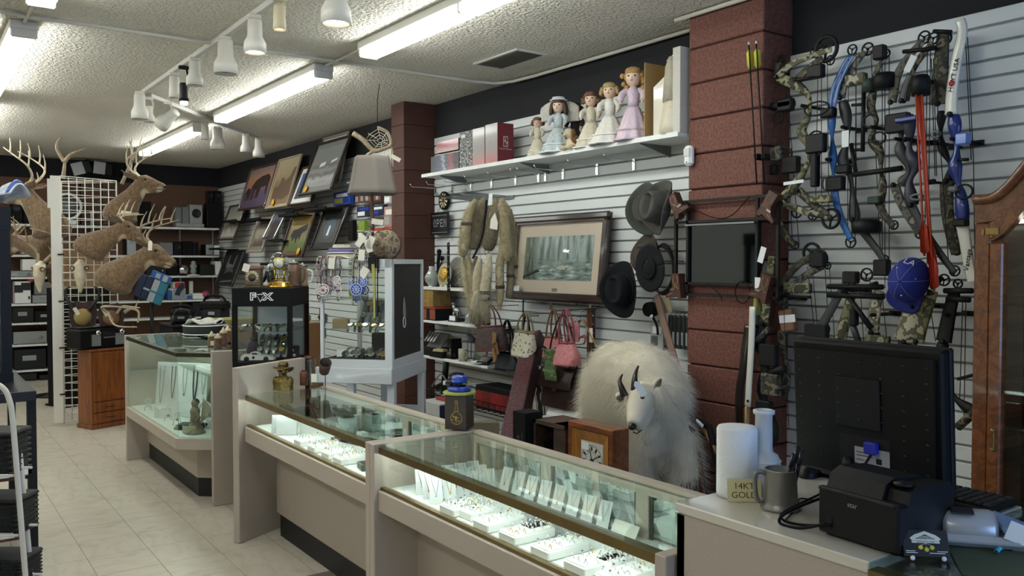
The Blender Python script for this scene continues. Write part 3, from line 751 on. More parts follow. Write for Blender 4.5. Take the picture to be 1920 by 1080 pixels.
# tall forked antler standing on the grid tower, and a second on the upper deer side
def fork(label,px,py,z,pts,r0,m):
    base=pD(px,py,z)
    mb=MB()
    for P in pts:
        c=curve([pD(a,b,z)-base for a,b in P],6); mb.tube(c,taper(len(c),r0,r0*.3),7)
    return single('shed_antler',mb,m,label,'antler',base)
fork('tall forked shed antler standing on top of the grid tower',118,335,8.4,[[(118,335),(121,310),(121,300)],[(121,303),(112,290),(106,277),(108,266),(115,258)],[(121,303),(130,292),(144,284),(158,279)]],.022,ANT)
fork('long brown shed antler leaning beside the upper buck',228,345,9.0,[[(228,345),(240,318),(246,300),(248,280),(243,264)],[(246,300),(256,284),(258,276)]],.02,ANT)
# skulls
def skull(label,loc,rz,sc,ants=True):
    M=Matrix.Translation(loc) @ Matrix.Rotation(rz,4,'Z') @ Matrix.Diagonal((sc,sc,sc,1))
    t=thing('skull_mount',label,'skull',M=M)
    mb=MB()
    mb.tube([(0,.02,.06),(0,-.01,.02),(0,-.02,-.06),(0,-.02,-.14),(0,-.015,-.2)],[.03,.062,.058,.034,.012],12,flat=.8)
    mb.ball((.045,-.03,.0),(.022,.02,.03)); mb.ball((-.045,-.03,.0),(.022,.02,.03))
    remesh(part('cranium',mb,BONE,t),.008,2)
    for s in (-1,1):
        part('eye_socket',MB().mx(Matrix.Translation((s*.05,-.045,.0)) @ Matrix.Rotation(PI/2,4,'X') @ Matrix.Rotation(s*.5,4,'Y')).lathe([(.022,-.004),(.023,.004),(.017,.006),(.01,.002)],12),mat('bone_dark','#6e5f4a',.8),t)
        if ants: part('antler',antler(MB().mx(Matrix.Rotation(-PI/2,4,'Z')),(0,s*.03,.06),.9,s,3,1.3),ANT,t)
    return t
skull('white antlered skull hanging left of the wire grid',pD(77,505,8.45),FR-.2,1.15)
skull('yellowed skull plate hung on the wire grid without antlers',pD(151,503,8.3),FR+.3,1.2,False)
single('dried_fungus',MB().ball((0,0,0),(.06,.05,.1)).ball((.03,-.03,-.07),(.05,.04,.06)).ball((-.02,-.03,.06),(.05,.04,.05)).ball((.02,-.02,-.15),(.05,.04,.06)),mat('burl','#4d3c2e',.9,var=.4,vs=40,bump=1,bs=50),'rough brown burl hanging beside the antlered skull','burl',pD(100,515,8.5))
# plaques
PLQ=wood('plaque_wood','#2c1811','#47281b',2.5,1,.4)
def plaque(label,px,py,z,horns,cap,s=1.):
    M=Matrix.Translation(pD(px,py,z)) @ Matrix.Rotation(FR+.35,4,'Z') @ Matrix.Rotation(PI/2,4,'X') @ Matrix.Diagonal((s,s,s,1))
    t=thing('horn_plaque',label,'plaque',M=M)
    sh_=[(-.11,.13),(-.06,.16),(0,.14),(.06,.16),(.11,.13),(.13,.04),(.11,-.08),(.06,-.14),(0,-.18),(-.06,-.14),(-.11,-.08),(-.13,.04)]
    part('shield',MB().prism(sh_,0,.022),PLQ,t)
    part('cap',MB().ball((.0,.0,.03),(.082,.085,.05),16,10),cap,t)
    mb=MB(); horns(mb); part('horns',mb,HORN if cap is CAPY else ANTW,t)
    part('price_tag',MB().at((-.05,.06,.08),rz=.5).box(-.018,.018,-.04,.04,0,.002),TAGM,t)
    return t
HORN=mat('black_horn','#1c1613',.4); CAPY=mat('cap_suede','#a08a55',.8,var=.1); CAPT=mat('cap_leather','#7a5b3c',.7,var=.15)
def h1(mb):
    for s in (-1,1):
        c=curve([(s*.06,.07,.05),(s*.11,.14,.06),(s*.15,.22,.05),(s*.14,.28,.05),(s*.10,.30,.05)],6); mb.tube(c,taper(len(c),.022,.006),8)
def h2(mb):
    for s,o in ((-1,0),(1,.03)):
        c=curve([(s*.04+.02,.05,.06),(s*.08+o,.12,.12),(s*.06+.10,.13,.2),(s*.05+.24,.11,.22)],6); mb.tube(c,taper(len(c),.016,.006),8)
    c=curve([(.02,-.03,.07),(-.02,.06,.1),(.05,-.07,.16),(.26,-.09,.2)],6); mb.tube(c,taper(len(c),.014,.006),8)
    c=curve([(.13,.06,.05),(.2,.1,.08),(.27,.06,.1),(.26,-.05,.1)],6); mb.tube(c,taper(len(c),.018,.01),8)
    mb.tube([(.23,.09,.09),(.27,.19,.1)],[.012,.004],6)
plaque('brown shield plaque with short black curved horns on tan suede',156,594,8.3,h1,CAPY,.98)
plaque('brown shield plaque with pale antlers and a leather cap',209,596,8.3,h2,CAPT,.92)

# ---------------------------------------------------------------- wooden drawer tower and radio
ORW=wood('orange_oak','#6d3c1b','#8f5427',2.2,2,.4)
dr=Vector((1.44,8.82,0)); ra=math.atan2(.13,.33)
t=thing('drawer_cabinet','narrow orange wood cabinet with drawers under the black radio','cabinet',dr,ra)
part('body',MB().box(0,.36,0,.23,.04,.735,b=.004),ORW,t)
part('top',MB().box(-.012,.372,-.012,.24,.735,.755,b=.004),ORW,t)
part('plinth',MB().box(-.01,.37,-.01,.24,0,.04,b=.004),ORW,t)
for (z0,z1) in ((.055,.145),(.155,.245)):
    d=part('drawer',MB().box(.015,.345,-.012,.01,z0,z1,b=.004),ORW,t); part('finger_pull',MB().at((.18,-.013,(z0+z1)/2)).box(-.05,.05,-.003,.002,-.004,.004),mat('pull_dark','#3d2110',.6),d)
part('door',MB().box(.015,.345,-.012,.01,.26,.72,b=.004),ORW,t)
t=thing('table_radio','black retro table radio with two chrome knobs','radio',(1.39,8.84,.755),ra)
part('body',MB().box(-.06,.42,0,.22,0,.2,b=.02),BLACK,t)
for x in (.13,.37):
    part('speaker_grille',MB().box(x-.06,x+.03,-.006,.002,.03,.14),SILV,t)
    part('knob',MB().mx(Matrix.Translation((x+.0,-.004,.155)) @ Matrix.Rotation(PI/2,4,'X')).lathe([(.026,0),(.025,.02),(.005,.024)],14),CHROME,t)
for k in range(7):
    part('button',MB().box(.19+.018*k,.2+.018*k,-.006,.002,.1,.112),SILV,t)
part('dial',B(.18,.31,-.004,.002,.12,.165),DARKP,t); part('lid',MB().box(-.05,.41,.01,.21,.2,.215,b=.008),BLACK,t)
part('label_strip',B(.12,.18,.04,.06,.2155,.217),CARDW,t)

# ---------------------------------------------------------------- black bags, blue packs behind the corner case
st=single('black_stand',MB().box(0,.6,0,.5,.03,.99,b=.005).box(-.01,.61,-.01,.51,.99,1.01,b=.003).box(.02,.58,.02,.48,0,.03),MATT,'black low cabinet behind the corner case holding black bags','cabinet',(1.98,8.0,0))
def bag(label,loc,sz,rz=0,m=None,name='camera_bag'):
    t=thing(name,label,'bag',loc,rz); w,d,h=sz
    part('body',MB().box(-w/2,w/2,-d/2,d/2,0,h,b=min(sz)*.22),m or mat('black_nylon','#15161a',.8,var=.2,vs=40),t)
    part('flap',MB().box(-w/2-.004,w/2+.004,-d/2-.006,d/2,h*.6,h+.006,b=.02),m or MATT,t)
    part('strap',MB().tube(curve([(-w/2,0,h*.8),(-w*.3,-.02,h*1.25),(w*.3,-.02,h*1.25),(w/2,0,h*.8)],5),.012,6),MATT,t)
    part('buckle',B(-.03,.03,-d/2-.012,-d/2-.004,h*.4,h*.55),SILV,t)
    return t
bag('black camera bag with silver clip nearest the wooden cabinet',(2.12,8.22,1.01),(.2,.16,.13),-.4)
bag('black zip camera bag lying behind the round drum bag',(2.40,8.15,1.01),(.24,.16,.2),-.7)
t=thing('head_set','pair of dark grey headphones among the black bags','headphones',(2.08,8.08,1.01),-.3)
part('band',MB().tube([(math.cos(a)*.08,0,.05+math.sin(a)*.09) for a in [PI*k/12 for k in range(13)]],.009,6),DARKP,t)
for s in (-1,1): part('ear_cup',MB().ball((s*.075,0,.045),(.025,.045,.045)),DARKP,t)
# hanging blue phone packs
BL=[mat('pack_blue','#2a62a8',.4),mat('pack_navy','#22304f',.4),mat('pack_white','#a9b4bd',.4),mat('pack_teal','#2f7f95',.4)]
M=Matrix.Translation(pD(284,538,8.9)) @ Matrix.Rotation(FR,4,'Z') @ Matrix.Rotation(rad(-68),4,'X') @ Matrix.Rotation(0,4,'Z')
M=Matrix.Translation(pD(284,538,8.9)) @ Matrix.Rotation(FR,4,'Z') @ Matrix.Rotation(PI/2,4,'X') @ Matrix.Rotation(rad(-22),4,'Z')
t=thing('blister_pack_bundle','tilted bundle of blue and white blister packs hanging by the shelves','packaging',M=M)
for i in range(4):
    part('pack',MB().box(-.15+.075*i,-.08+.075*i,-.15,.09,-.04,.0,b=.003),BL[i % 4 if i else 1],t)
    part('pack_band',MB().box(-.15+.075*i,-.08+.075*i,-.05,-.03,-.001,.003),BL[(i+1) % 4],t)
part('top_pack',MB().box(-.05,.16,.095,.17,-.03,.004,b=.003),BL[0],t); part('top_print',MB().box(.08,.13,.1,.165,.003,.006).box(.0,.05,.11,.16,.003,.006),BL[2],t)
part('hang_strip',MB().box(.05,.07,.16,.32,-.02,-.016),DARKP,t)
single('blister_stand',MB().tube([(0,0,.02),(0,0,1.36)],.02,8).box(-.18,.18,-.18,.18,0,.02),BLACK,'black pole stand holding the blue blister packs','stand',Vector((1,1,0))*pD(284,538,8.955))
# long green and yellow box lying behind
single('ski_box',MB().box(0,.95,-.12,.12,0,.06,b=.01),mat('olive_box','#7d7a3c',.5,var=.2),'long olive and tan box lying behind the steins','box',(2.22,7.7,1.02),.15)
single('back_cabinet',MB().box(0,.95,-.2,.2,.02,1.02,b=.004).box(-.01,.96,-.21,.21,0,.02),mat('tan_cabinet','#7a5a38',.6,var=.1),'low tan cabinet under the long olive box','cabinet',(2.23,7.55,0),.15)
# dark stool disc on the floor behind the tower
single('floor_stand_base',MB().lathe([(.2,0),(.2,.015),(.03,.035),(.02,.3),(.02,.9),(.001,.9)],20),BLACK,'black round floor stand base beside the grid tower','stand',pZ(97,742,0))

# ---------------------------------------------------------------- far-left glass tower, table, wire rack
TBZ=.943
t=thing('black_table','black metal table at the aisle edge carrying a glass tower','table',(.517,4.83,0),0)
part('table_top',MB().box(-1.0,.02,-.02,1.0,TBZ-.05,TBZ,b=.003),mat('black_table','#1d1d1e',.35,spec=.3),t)
for x in (-.97,-.02):
    for y in (0,.96): part('leg',B(x,x+.04,y,y+.04,0,TBZ-.05),BLACK,t)
part('lower_shelf',B(-.97,.0,.02,.98,.5,.52),mat('maroon_shelf','#4a1f20',.6),t)
part('lower_shelf',B(-.97,.0,.02,.98,.2,.22),mat('maroon_shelf','#4a1f20',.6),t)
q=pZ(24,716,TBZ)
t=thing('glass_tower','black framed glass display tower standing on the black table','display case',(q.x,q.y,TBZ),0)
Hh=.93
part('frame',MB().box(-.05,0,0,.05,0,Hh).box(-.45,-.40,0,.05,0,Hh).box(-.05,0,.4,.45,0,Hh).box(-.45,-.4,.4,.45,0,Hh).box(-.46,.004,-.004,.46,Hh-.12,Hh).box(-.46,.004,-.004,.46,0,.05),BLACK,t)
part('pane',B(-.4,-.05,.015,.02,.05,Hh-.12),GLASS,t); part('pane',B(-.02,-.015,.05,.4,.05,Hh-.12),GLASS,t)
part('back_board',B(-.4,-.05,.42,.43,.05,Hh-.12),CARDW,t)
part('shelf',B(-.4,-.05,.03,.4,.4,.406),GLASS,t)
BAGM=mat('plastic_bag','#b9c2d0',.25,coat=.6,var=.15,vs=30)
t=thing('plastic_bag','crumpled clear bag with a blue stripe on the glass tower','bag',(q.x+.01,q.y+.1,TBZ+Hh),FR)
part('bag',MB().sheet(lambda u,v: (-.3+.36*u,-.1+.2*v,.005+.05*math.sin(PI*v)*(1+.5*math.sin(9*u))+.07*u),14,8,.01),BAGM,t)
part('stripe',MB().sheet(lambda u,v: (.035+.02*u,-.1+.2*v,.012+.05*math.sin(PI*v)*(1+.5*math.sin(9*(.83+.2*u)))+.065+.012*u),4,8,.003),mat('bag_blue','#3d5fb0',.4),t)
part('contents',MB().ball((-.16,-.06,.05),(.05,.03,.03)),mat('green_print','#3f8f4d',.5),t)
# white wire rack with baskets
RW=mat('rack_white','#d6d2c6',.4)
t=thing('wire_rack','white wire rack with black woven baskets beside the aisle','rack',(0,0,0))
z0=3.0
P_=[pD(a,b,z0) for a,b in ((-40,722),(-12,718),(8,730),(18,752),(24,790),(38,960),(56,1180),(70,1320))]
part('side_rail',MB().tube(curve(P_,5),.0095,8),RW,t)
P_=[pD(a,b,z0+.12) for a,b in ((33,803),(47,950),(62,1120),(76,1290))]
part('side_rail',MB().tube(curve(P_,5),.0085,8),RW,t)
for k,(a,b) in enumerate(((24,892),(34,1004),(44,1100))):
    q0=pD(a,b,z0); part('shelf_wire',MB().tube([q0,q0-RT*.5],.005,6).tube([q0+Vector((FW.x,FW.y,0))*.12,q0-RT*.5+Vector((FW.x,FW.y,0))*.12],.005,6).box(q0.x-.3,q0.x-.01,q0.y,q0.y+.2,q0.z-.006,q0.z-.003),RW,t)
t_=multi('wicker_black',['#0d0d0e','#27282a','#0f0f10'],60,.6,2,(1,1,3),'wave',False,.6,dist=2)
for k,(a,b0,b1) in enumerate(((17,812,898),(31,937,1012),(38,1050,1108))):
    q1=pD(a,b1,z0+.04); q0=pD(a,b0,z0+.04); h=q0.z-q1.z
    t=thing('woven_basket',('black woven basket on the top rack shelf','black woven basket on the middle rack shelf','black woven basket low on the wire rack')[k],'basket',(q1.x,q1.y,q1.z),FR)
    part('basket',MB().box(-.3,0,0,.14,0,h,b=.02),t_,t)
    for j in range(7): part('weave_band',MB().box(-.302,.003,-.004,.144,.012+j*(h-.02)/7,.012+j*(h-.02)/7+.009,b=.003),t_,t)
    part('rim',MB().box(-.305,.006,-.006,.146,h-.014,h+.002,b=.006),t_,t)
for k,(a,b,z,w,h,m,lab) in enumerate(((64,818,.521,.16,.07,CARDW,'white carton end sticking out of the black table shelf'),(62,860,.521,.05,.14,GREYP,'grey spray bottle on the middle shelf of the black table'),(66,965,.221,.09,.1,mat('goods_yellow','#b5ad3a',.5),'yellow packet low on the black table shelf'))):
    t=thing('shelf_goods',lab,'goods',(.46,4.87+.12*k,z)); part('body',MB().box(-w,.06,-.04,.04,0,h,b=.008),m,t); part('top_edge',MB().box(-w*.6,.02,-.02,.02,h,h+.02,b=.004),DARKP,t)
# ================================================================ FRAMED PICTURES ON THE SIDE WALL
def printmat(name,stops,nscale=6.,amt=.25,rough=.45,horiz=False,dist=1.,coat=.3):
    """flat printed picture: bands of colour from bottom to top stirred by noise"""
    if name in MATS: return MATS[name]
    m,nt,N,L,b=newmat(name); b.inputs['Roughness'].default_value=rough
    b.inputs['Coat Weight'].default_value=coat; b.inputs['Coat Roughness'].default_value=.1
    tc=N.new('ShaderNodeTexCoord'); sp=N.new('ShaderNodeSeparateXYZ'); L.new(tc.outputs['Generated'],sp.inputs[0])
    n=N.new('ShaderNodeTexNoise'); n.inputs['Scale'].default_value=nscale; n.inputs['Detail'].default_value=5; n.inputs['Distortion'].default_value=dist
    L.new(tc.outputs['Generated'],n.inputs['Vector'])
    s=N.new('ShaderNodeMath'); s.operation='SUBTRACT'; s.inputs[1].default_value=.5; L.new(n.outputs['Fac'],s.inputs[0])
    k=N.new('ShaderNodeMath'); k.operation='MULTIPLY_ADD'; k.inputs[1].default_value=amt*2; L.new(s.outputs[0],k.inputs[0]); L.new(sp.outputs[0 if horiz else 1],k.inputs[2])
    r=N.new('ShaderNodeValToRGB'); cr=r.color_ramp
    while len(cr.elements) < len(stops): cr.elements.new(.5)
    for e,(p,c) in zip(cr.elements,stops): e.position=p; e.color=srgb(c)
    L.new(k.outputs[0],r.inputs[0]); L.new(r.outputs[0],b.inputs['Base Color'])
    MATS[name]=m; return m
FRB=wood('frame_brown','#2a1711','#43271b',3,0,.4); FRD=wood('frame_dark','#1d1310','#2e1d17',3,0,.35)
FRS=mat('frame_silver','#a6a8a6',.3,.9); FRG=mat('frame_greige','#8a8478',.6,var=.15,vs=50); FRK=mat('frame_black','#18181a',.4)
def framed(t,w,h,fw,fm,mw,mm,pm,fd=.03,shapes=(),glass=False,split=True):
    """frame, mount board and print in the plane z=0..fd; origin bottom centre"""
    fr=MB()
    for (x0,x1,y0,y1) in ((-w/2,w/2,0,fw),(-w/2,w/2,h-fw,h),(-w/2,-w/2+fw,fw,h-fw),(w/2-fw,w/2,fw,h-fw)):
        fr.box(x0,x1,y0,y1,0,fd,b=min(fw,fd)*.3)
    part('frame',fr,fm,t)
    part('backing',B(-w/2+.004,w/2-.004,.004,h-.004,.001,.006),mat('backing_board','#4a4036',.9),t)
    if mw: part('mount_board',B(-w/2+fw*.8,w/2-fw*.8,fw*.8,h-fw*.8,.006,.0095),mm,t)
    a=fw+mw
    part('print',B(-w/2+a,w/2-a,a,h-a,.0095,.012),pm,t)
    pw,ph=w-2*a,h-2*a
    for i,(poly,m) in enumerate(shapes):
        part('print_shape',MB().prism([(x*pw,a+(y+.5)*ph) for x,y in poly],.0121+.0002*i,.0124+.0002*i),m,t)
    if glass: part('glass',B(-w/2+fw*.8,w/2-fw*.8,fw*.8,h-fw*.8,fd*.6,fd*.6+.003),GLASS,t)
def leanpic(px0,px1,pyb,pyt,label,fw,fm,mw,mm,pm,Xb=3.74,Xt=3.93,shapes=(),fd=.03,sticker=False,name='framed_picture'):
    a=pX(px0,pyb,Xb); b=pX(px1,pyb-1,Xb); mid=(px0+px1)/2
    tp=pX(mid+ (pyb-pyt)*.2,pyt,Xt)
    w=a.y-b.y; dz=tp.z-a.z; h=math.hypot(dz,Xt-Xb)
    M=Matrix.Translation((Xb,(a.y+b.y)/2,a.z)) @ wallM(0,0,0) @ Matrix.Rotation(-math.atan2(Xt-Xb,dz),4,'X')
    t=thing(name,label,'picture',M=M)
    framed(t,w,h,fw,fm,mw,mm,pm,fd,shapes)
    if sticker: part('sticker',MB().at((sticker*w*.3,.07,fd)).lathe([(.045,0),(.045,.003),(.001,.003)],18),mat('sticker_yellow','#d9a51f',.6),t)
    return t
TAN=mat('mount_tan','#a1957c',.8); CREAM=mat('mount_cream','#c9bfae',.8); GREYM=mat('mount_grey','#7e7f7a',.8); WM=mat('mount_white','#d5d6d2',.8); BRM=mat('mount_brown','#5d4a3a',.8)
SIL=mat('print_silhouette','#2a1a17',.5)
ele=[(-.18,-.3),(-.16,.02),(-.2,-.05),(-.22,-.25),(-.26,-.28),(-.25,.05),(-.15,.2),(.05,.28),(.3,.3),(.4,.2),(.4,-.2),(.33,-.22),(.3,.0),(.12,-.02),(.1,-.26),(.0,-.28),(-.02,-.05),(-.08,-.05),(-.1,-.3)]
ele2=[(-.44,-.3),(-.44,-.08),(-.38,.02),(-.28,.0),(-.26,-.1),(-.29,-.32),(-.34,-.3),(-.35,-.16),(-.39,-.16),(-.4,-.32)]
leanpic(448,498,397,313,'brown framed print of elephants before an orange sunset',.03,FRB,.0,TAN,printmat('pr_elephant',[(.1,'#4d4258'),(.4,'#5c4a60'),(.55,'#8d6458'),(.75,'#9c6f52'),(.95,'#7c6668')],5,.12),shapes=((ele,SIL),(ele2,SIL)))
loco=[(-.45,-.35),(-.42,-.1),(-.2,-.08),(-.15,.12),(.0,.1),(.05,.02),(.25,.1),(.35,.3),(.48,.34),(.48,.2),(.4,-.02),(.45,-.3),(.2,-.4)]
leanpic(500,541,393,297,'tall tan framed print of a sepia steam tractor',.018,TAN,.03,TAN,printmat('pr_sepia',[(.1,'#7c6448'),(.4,'#6f5539'),(.6,'#8c7a5c'),(.9,'#a09274')],6,.15),shapes=((loco,mat('print_sepia','#55402b',.5)),),sticker=-.6)
leanpic(542,585,388,313,'brown framed blue tree print with a wide white mount',.028,FRB,.06,WM,printmat('pr_blue',[(.15,'#33373a'),(.35,'#2b3a4c'),(.5,'#32548c'),(.9,'#2c4f93')],8,.2))
leanpic(592,640,352,252,'large frame with pale board standing behind the goose print',.03,FRG,0,TAN,WM,Xb=3.84,Xt=3.955)
leanpic(562,622,369,267,'big grey framed print of geese on a snowy pond',.03,FRD,.055,GREYM,printmat('pr_geese',[(.08,'#8d8f8d'),(.2,'#a4a6a4'),(.3,'#595a58'),(.42,'#8d8e8c'),(.5,'#63635f'),(.6,'#7d7f7e'),(.95,'#85888a')],7,.14),Xb=3.66,Xt=3.90,shapes=(([(-.2,.0),(0,.03),(.02,.12),(-.18,.1)],CARDW),([(.2,.05),(.4,.1),(.42,.16),(.22,.12)],CARDW)),sticker=-1.)
leanpic(410,440,452,386,'brown framed print of a pale heron on the back end of the wall',.025,FRB,.03,GREYM,printmat('pr_heron',[(.1,'#b5b2a6'),(.4,'#6d665a'),(.6,'#a9a798'),(.9,'#8f8f86')],5,.3))
leanpic(464,492,475,402,'pale grey weathered frame around a small courtyard print',.04,FRG,.05,mat('mount_greige','#7d7466',.8),printmat('pr_court',[(.1,'#5d5045'),(.5,'#a29a8c'),(.9,'#6f675b')],6,.3))
leanpic(494,516,450,396,'silver framed dark storm print hung above the pale frame',.02,FRS,.0,GREYM,printmat('pr_storm',[(.1,'#3a3337'),(.3,'#54433f'),(.55,'#31343c'),(.8,'#6b6d75')],6,.3))
bis=[(-.4,-.12),(-.3,.08),(-.1,.1),(.1,.16),(.42,.22),(.44,.05),(.2,-.02),(.15,-.22),(.05,-.1),(-.02,-.3),(-.12,-.12),(-.25,-.25),(-.3,-.1)]
leanpic(526,569,484,392,'brown framed print of dark bison on green grass',.028,FRB,.05,BRM,printmat('pr_bison',[(.1,'#5c6a3f'),(.35,'#7a7f55'),(.5,'#77745a'),(.7,'#a3905d'),(.92,'#b59c62')],9,.12),shapes=((bis,mat('print_bison','#241f1a',.5)),),sticker=1.)
leanpic(583,627,470,390,'dark frame with an oval portrait of a pale figure',.025,FRD,.06,mat('mount_char','#2c2b29',.8),mat('print_char','#232422',.5),shapes=(([(math.cos(a)*.3,math.sin(a)*.36) for a in [2*PI*k/20 for k in range(20)]],mat('print_oval','#2f4450',.5)),([(-.06,-.25),(.06,-.25),(.05,.05),(0,.12),(-.05,.05)],CARDW)))
leanpic(405,437,536,470,'black frame with pale antlers drawn on black',.025,FRK,.0,GREYM,mat('print_black','#17181a',.5),shapes=(([(-.3,.1),(-.25,.4),(-.2,.4),(-.2,.15),(.1,.1),(.15,.4),(.2,.4),(.18,.02),(-.25,.0)],GREYP),([(-.3,-.2),(0,-.1),(.3,-.15),(.1,.05),(-.2,0)],mat('print_grey2','#4e4f50',.6)),([(-.35,-.45),(.35,-.4),(.35,-.35),(-.35,-.4)],GREYP)),sticker=0)
# black display arms that carry the pictures
for i,(y,z,ln) in enumerate(((11.9,2.155,.6),(10.9,2.14,.5),(9.7,2.14,.6),(8.9,2.17,.6),(10.4,1.56,.5),(9.1,1.585,.6),(8.2,1.65,.5),(12.6,1.78,.5),(10.1,1.85,.4))):
    single('picture_ledge',MB().box(3.70,3.985,y-ln/2,y+ln/2,z-.018,z-.006,b=.002).box(3.70,3.715,y-ln/2,y+ln/2,z-.006,z+.012),MATT,('black picture ledge under the elephant print','black picture ledge under the sepia print','black picture ledge under the blue tree print','black picture ledge under the goose print','black picture ledge under the courtyard print','black picture ledge under the bison print','black picture ledge under the oval portrait','black picture ledge under the heron print','short black picture ledge under the storm print')[i],'ledge')
# packets on the slatwall behind the lamp
def packet(px0,px1,py0,py1,X,label,cols,d=.05,name='blister_pack',cat='packaging',hang=True):
    a=pX(px0,py1,X); b=pX(px1,py0,X); w=a.y-b.y; h=b.z-a.z
    if h < 0: h=pX(px0,py0,X).z-a.z
    t=thing(name,label,cat,M=wallM((a.y+b.y)/2,a.z,X))
    part('card',MB().box(-w/2,w/2,0,h,-d,0,b=.003),cols[0],t)
    if len(cols) > 1: part('print',MB().box(-w*.42,w*.1,h*.12,h*.5,0,.002),cols[1],t)
    if len(cols) > 2: part('print',MB().box(-w*.3,w*.4,h*.6,h*.85,0,.0025),cols[2],t)
    if hang: part('hook',MB().tube([(0,h-.01,.004),(0,h+.012,-.02),(0,h+.012,-(3.985-X))],.003,5),STEEL,t)
    return t
PB=mat('pack_royal','#20409a',.35); PY_=mat('pack_olive','#8c8a45',.4); PN=mat('pack_dark','#1b2340',.3); PG=mat('pack_grey','#9fa3a3',.35); PR=mat('pack_maroon','#6d3a34',.4); PO=mat('pack_orange','#b8452a',.4)
packet(625,655,357,386,3.86,'blue packet with olive lure picture below the lamp shade',[PB,PY_,CARDW])
for i in range(5): packet(666+9.5*i,674.5+9.5*i,357-i,381-i,3.86,('red and clear lure packet, %s in the row under the lamp shade' % ('first','second','third','fourth','fifth')[i]),[PR,PG,CARDW if i % 2 else PN])
packet(669,694,385,408,3.85,'dark blue packet with white lettering beside the lamp stem',[PN,CARDW,PB])
packet(696,719,384,405,3.85,'dark blue packet with a white squiggle near the brown pier',[PN,PB,CARDW])
packet(720,737,355,383,3.85,'clear silver packet hung next to the brown pier',[PG,CARDW])
packet(720,737,386,426,3.85,'pink and grey packet below the clear one by the pier',[mat('pack_pink','#a07a72',.5),PG,CARDW])
packet(708,737,322,350,3.86,'white and blue shiny packet under the antler web',[CARDW,PB,PN])
packet(652,661,412,452,3.86,'slim black sheath hanging on the slatwall behind the lamp',[MATT])
packet(671,683,413,452,3.86,'slim lime green packet hanging behind the lamp stem',[mat('pack_lime','#7f9a3a',.45),CARDW])
packet(698,737,425,440,3.84,'orange and white carton top beside the pier',[PO,CARDW],.1)
sh=single('slat_shelf',MB().box(3.72,3.985,7.15,8.1,0,.015,b=.002),mat('clear_shelf','#9aa0a0',.2,coat=.4),'clear acrylic slatwall shelf under the red helmet','shelf',(0,0,2.385))
p=pX(680,296,3.86)
t=thing('cycle_helmet','red and white cycle helmet on the clear shelf by the pier','helmet',(3.86,7.95,2.40),.3)
part('shell',MB().sheet(lambda u,v: (.1*math.sin(PI*.5*v)*math.cos(2*PI*u),.15*math.sin(PI*.5*v)*math.sin(2*PI*u),.02+.13*math.cos(PI*.5*v)),18,8,.012),mat('helmet_red','#b0222e',.3,coat=.4),t)
part('band',MB().tube([(.103*math.cos(a),.153*math.sin(a),.03) for a in [2*PI*k/20 for k in range(20)]],.014,8,closed=True),CARDW,t)
for s in (-1,0,1): part('vent',MB().tube([(-.09,s*.06,.09),(-.02,s*.06,.148),(.05,s*.06,.13)],.012,6),BLACK,t)
# antler dream catcher hung in front of the pier
WEB=mat('sinew','#c9c3b0',.7)
bz=6.9
base=pD(712,258,bz)
t=thing('antler_dream_catcher','bent antler dream catcher with a string web and beaded tassels','dream catcher',base)
L1=[pD(a,b,bz)-base for a,b in ((662,250),(680,262),(700,282),(716,280),(732,273),(733,262),(726,247),(708,238))]
c=curve(L1,6); part('antler_hoop',MB().tube(c,taper(len(c),.022,.01),8),ANT,t)
L2=[pD(a,b,bz)-base for a,b in ((688,291),(700,284),(716,280),(732,274),(738,288))]
c=curve(L2,6); part('antler_bar',MB().tube(c,taper(len(c),.014,.009),8),ANT,t)
cen=pD(714,264,bz)-base
mb=MB(); ring0=[L1[i] for i in (1,2,3,4,5,6,7)] + [pD(690,250,bz)-base]
for k in range(4):
    f=.2+.22*k
    rg=[cen+(q-cen)*f for q in ring0]; mb.tube(rg,.0022,4,closed=True)
for q in ring0: mb.tube([cen+(q-cen)*.15,q],.0022,4)
part('web',mb,WEB,t)
mb=MB()
for k in range(7):
    a=pD(720+k*2.6,278,bz)-base; mb.tube([a,a+Vector((.01*R.uniform(-1,1),0,-R.uniform(.12,.22)))],.004,5)
part('tassel',mb,TAGM,t)
part('price_tag',MB().at(pD(736,291,bz)-base,rz=FR,ry=.5).box(-.01,.075,-.001,.001,-.025,.008),TAGM,t)
part('hang_cord',MB().tube([L1[-1],L1[-1]+Vector((.0,0,.22)),(0,0,CEIL-base.z-.002)],.003,5),MATT,t)

# ================================================================ BLACK TOWER CASE WITH WATCHES
FT_=Matrix.Translation((1.67,5.33,0)) @ Matrix.Rotation(FR,4,'Z')
t=thing('watch_tower','black framed tower case of watches with white lettering on its header','display case',M=FT_)
W_,D_=.372,.46
part('header',MB().box(0,W_,0,D_,1.305,1.42,b=.003),MATT,t)
part('base',MB().box(0,W_,0,D_,0,.957,b=.003),MATT,t)
for x in (0,W_-.028):
    for y in (0,D_-.028): part('post',B(x,x+.028,y,y+.028,.957,1.305),MATT,t)
part('front_pane',B(.028,W_-.028,.006,.011,.957,1.305),GLASS,t)
part('side_pane',B(W_-.011,W_-.006,.028,D_-.028,.957,1.305),GLASS,t); part('side_pane',B(.006,.011,.028,D_-.028,.957,1.305),GLASS,t)
part('back_board',B(.028,W_-.028,D_-.02,D_-.01,.957,1.305),mat('case_back','#d5dad8',.5),t)
part('glass_shelf',B(.014,W_-.014,.03,D_-.03,1.145,1.152),GLASSG,t)
part('lock',MB().mx(Matrix.Translation((W_-.05,.004,1.07)) @ Matrix.Rotation(PI/2,4,'X')).lathe([(.009,0),(.009,.008),(.002,.01)],12),CHROME,t)
HD=Matrix.Translation((W_*.48,-.0015,1.365)) @ Matrix.Rotation(PI/2,4,'X')
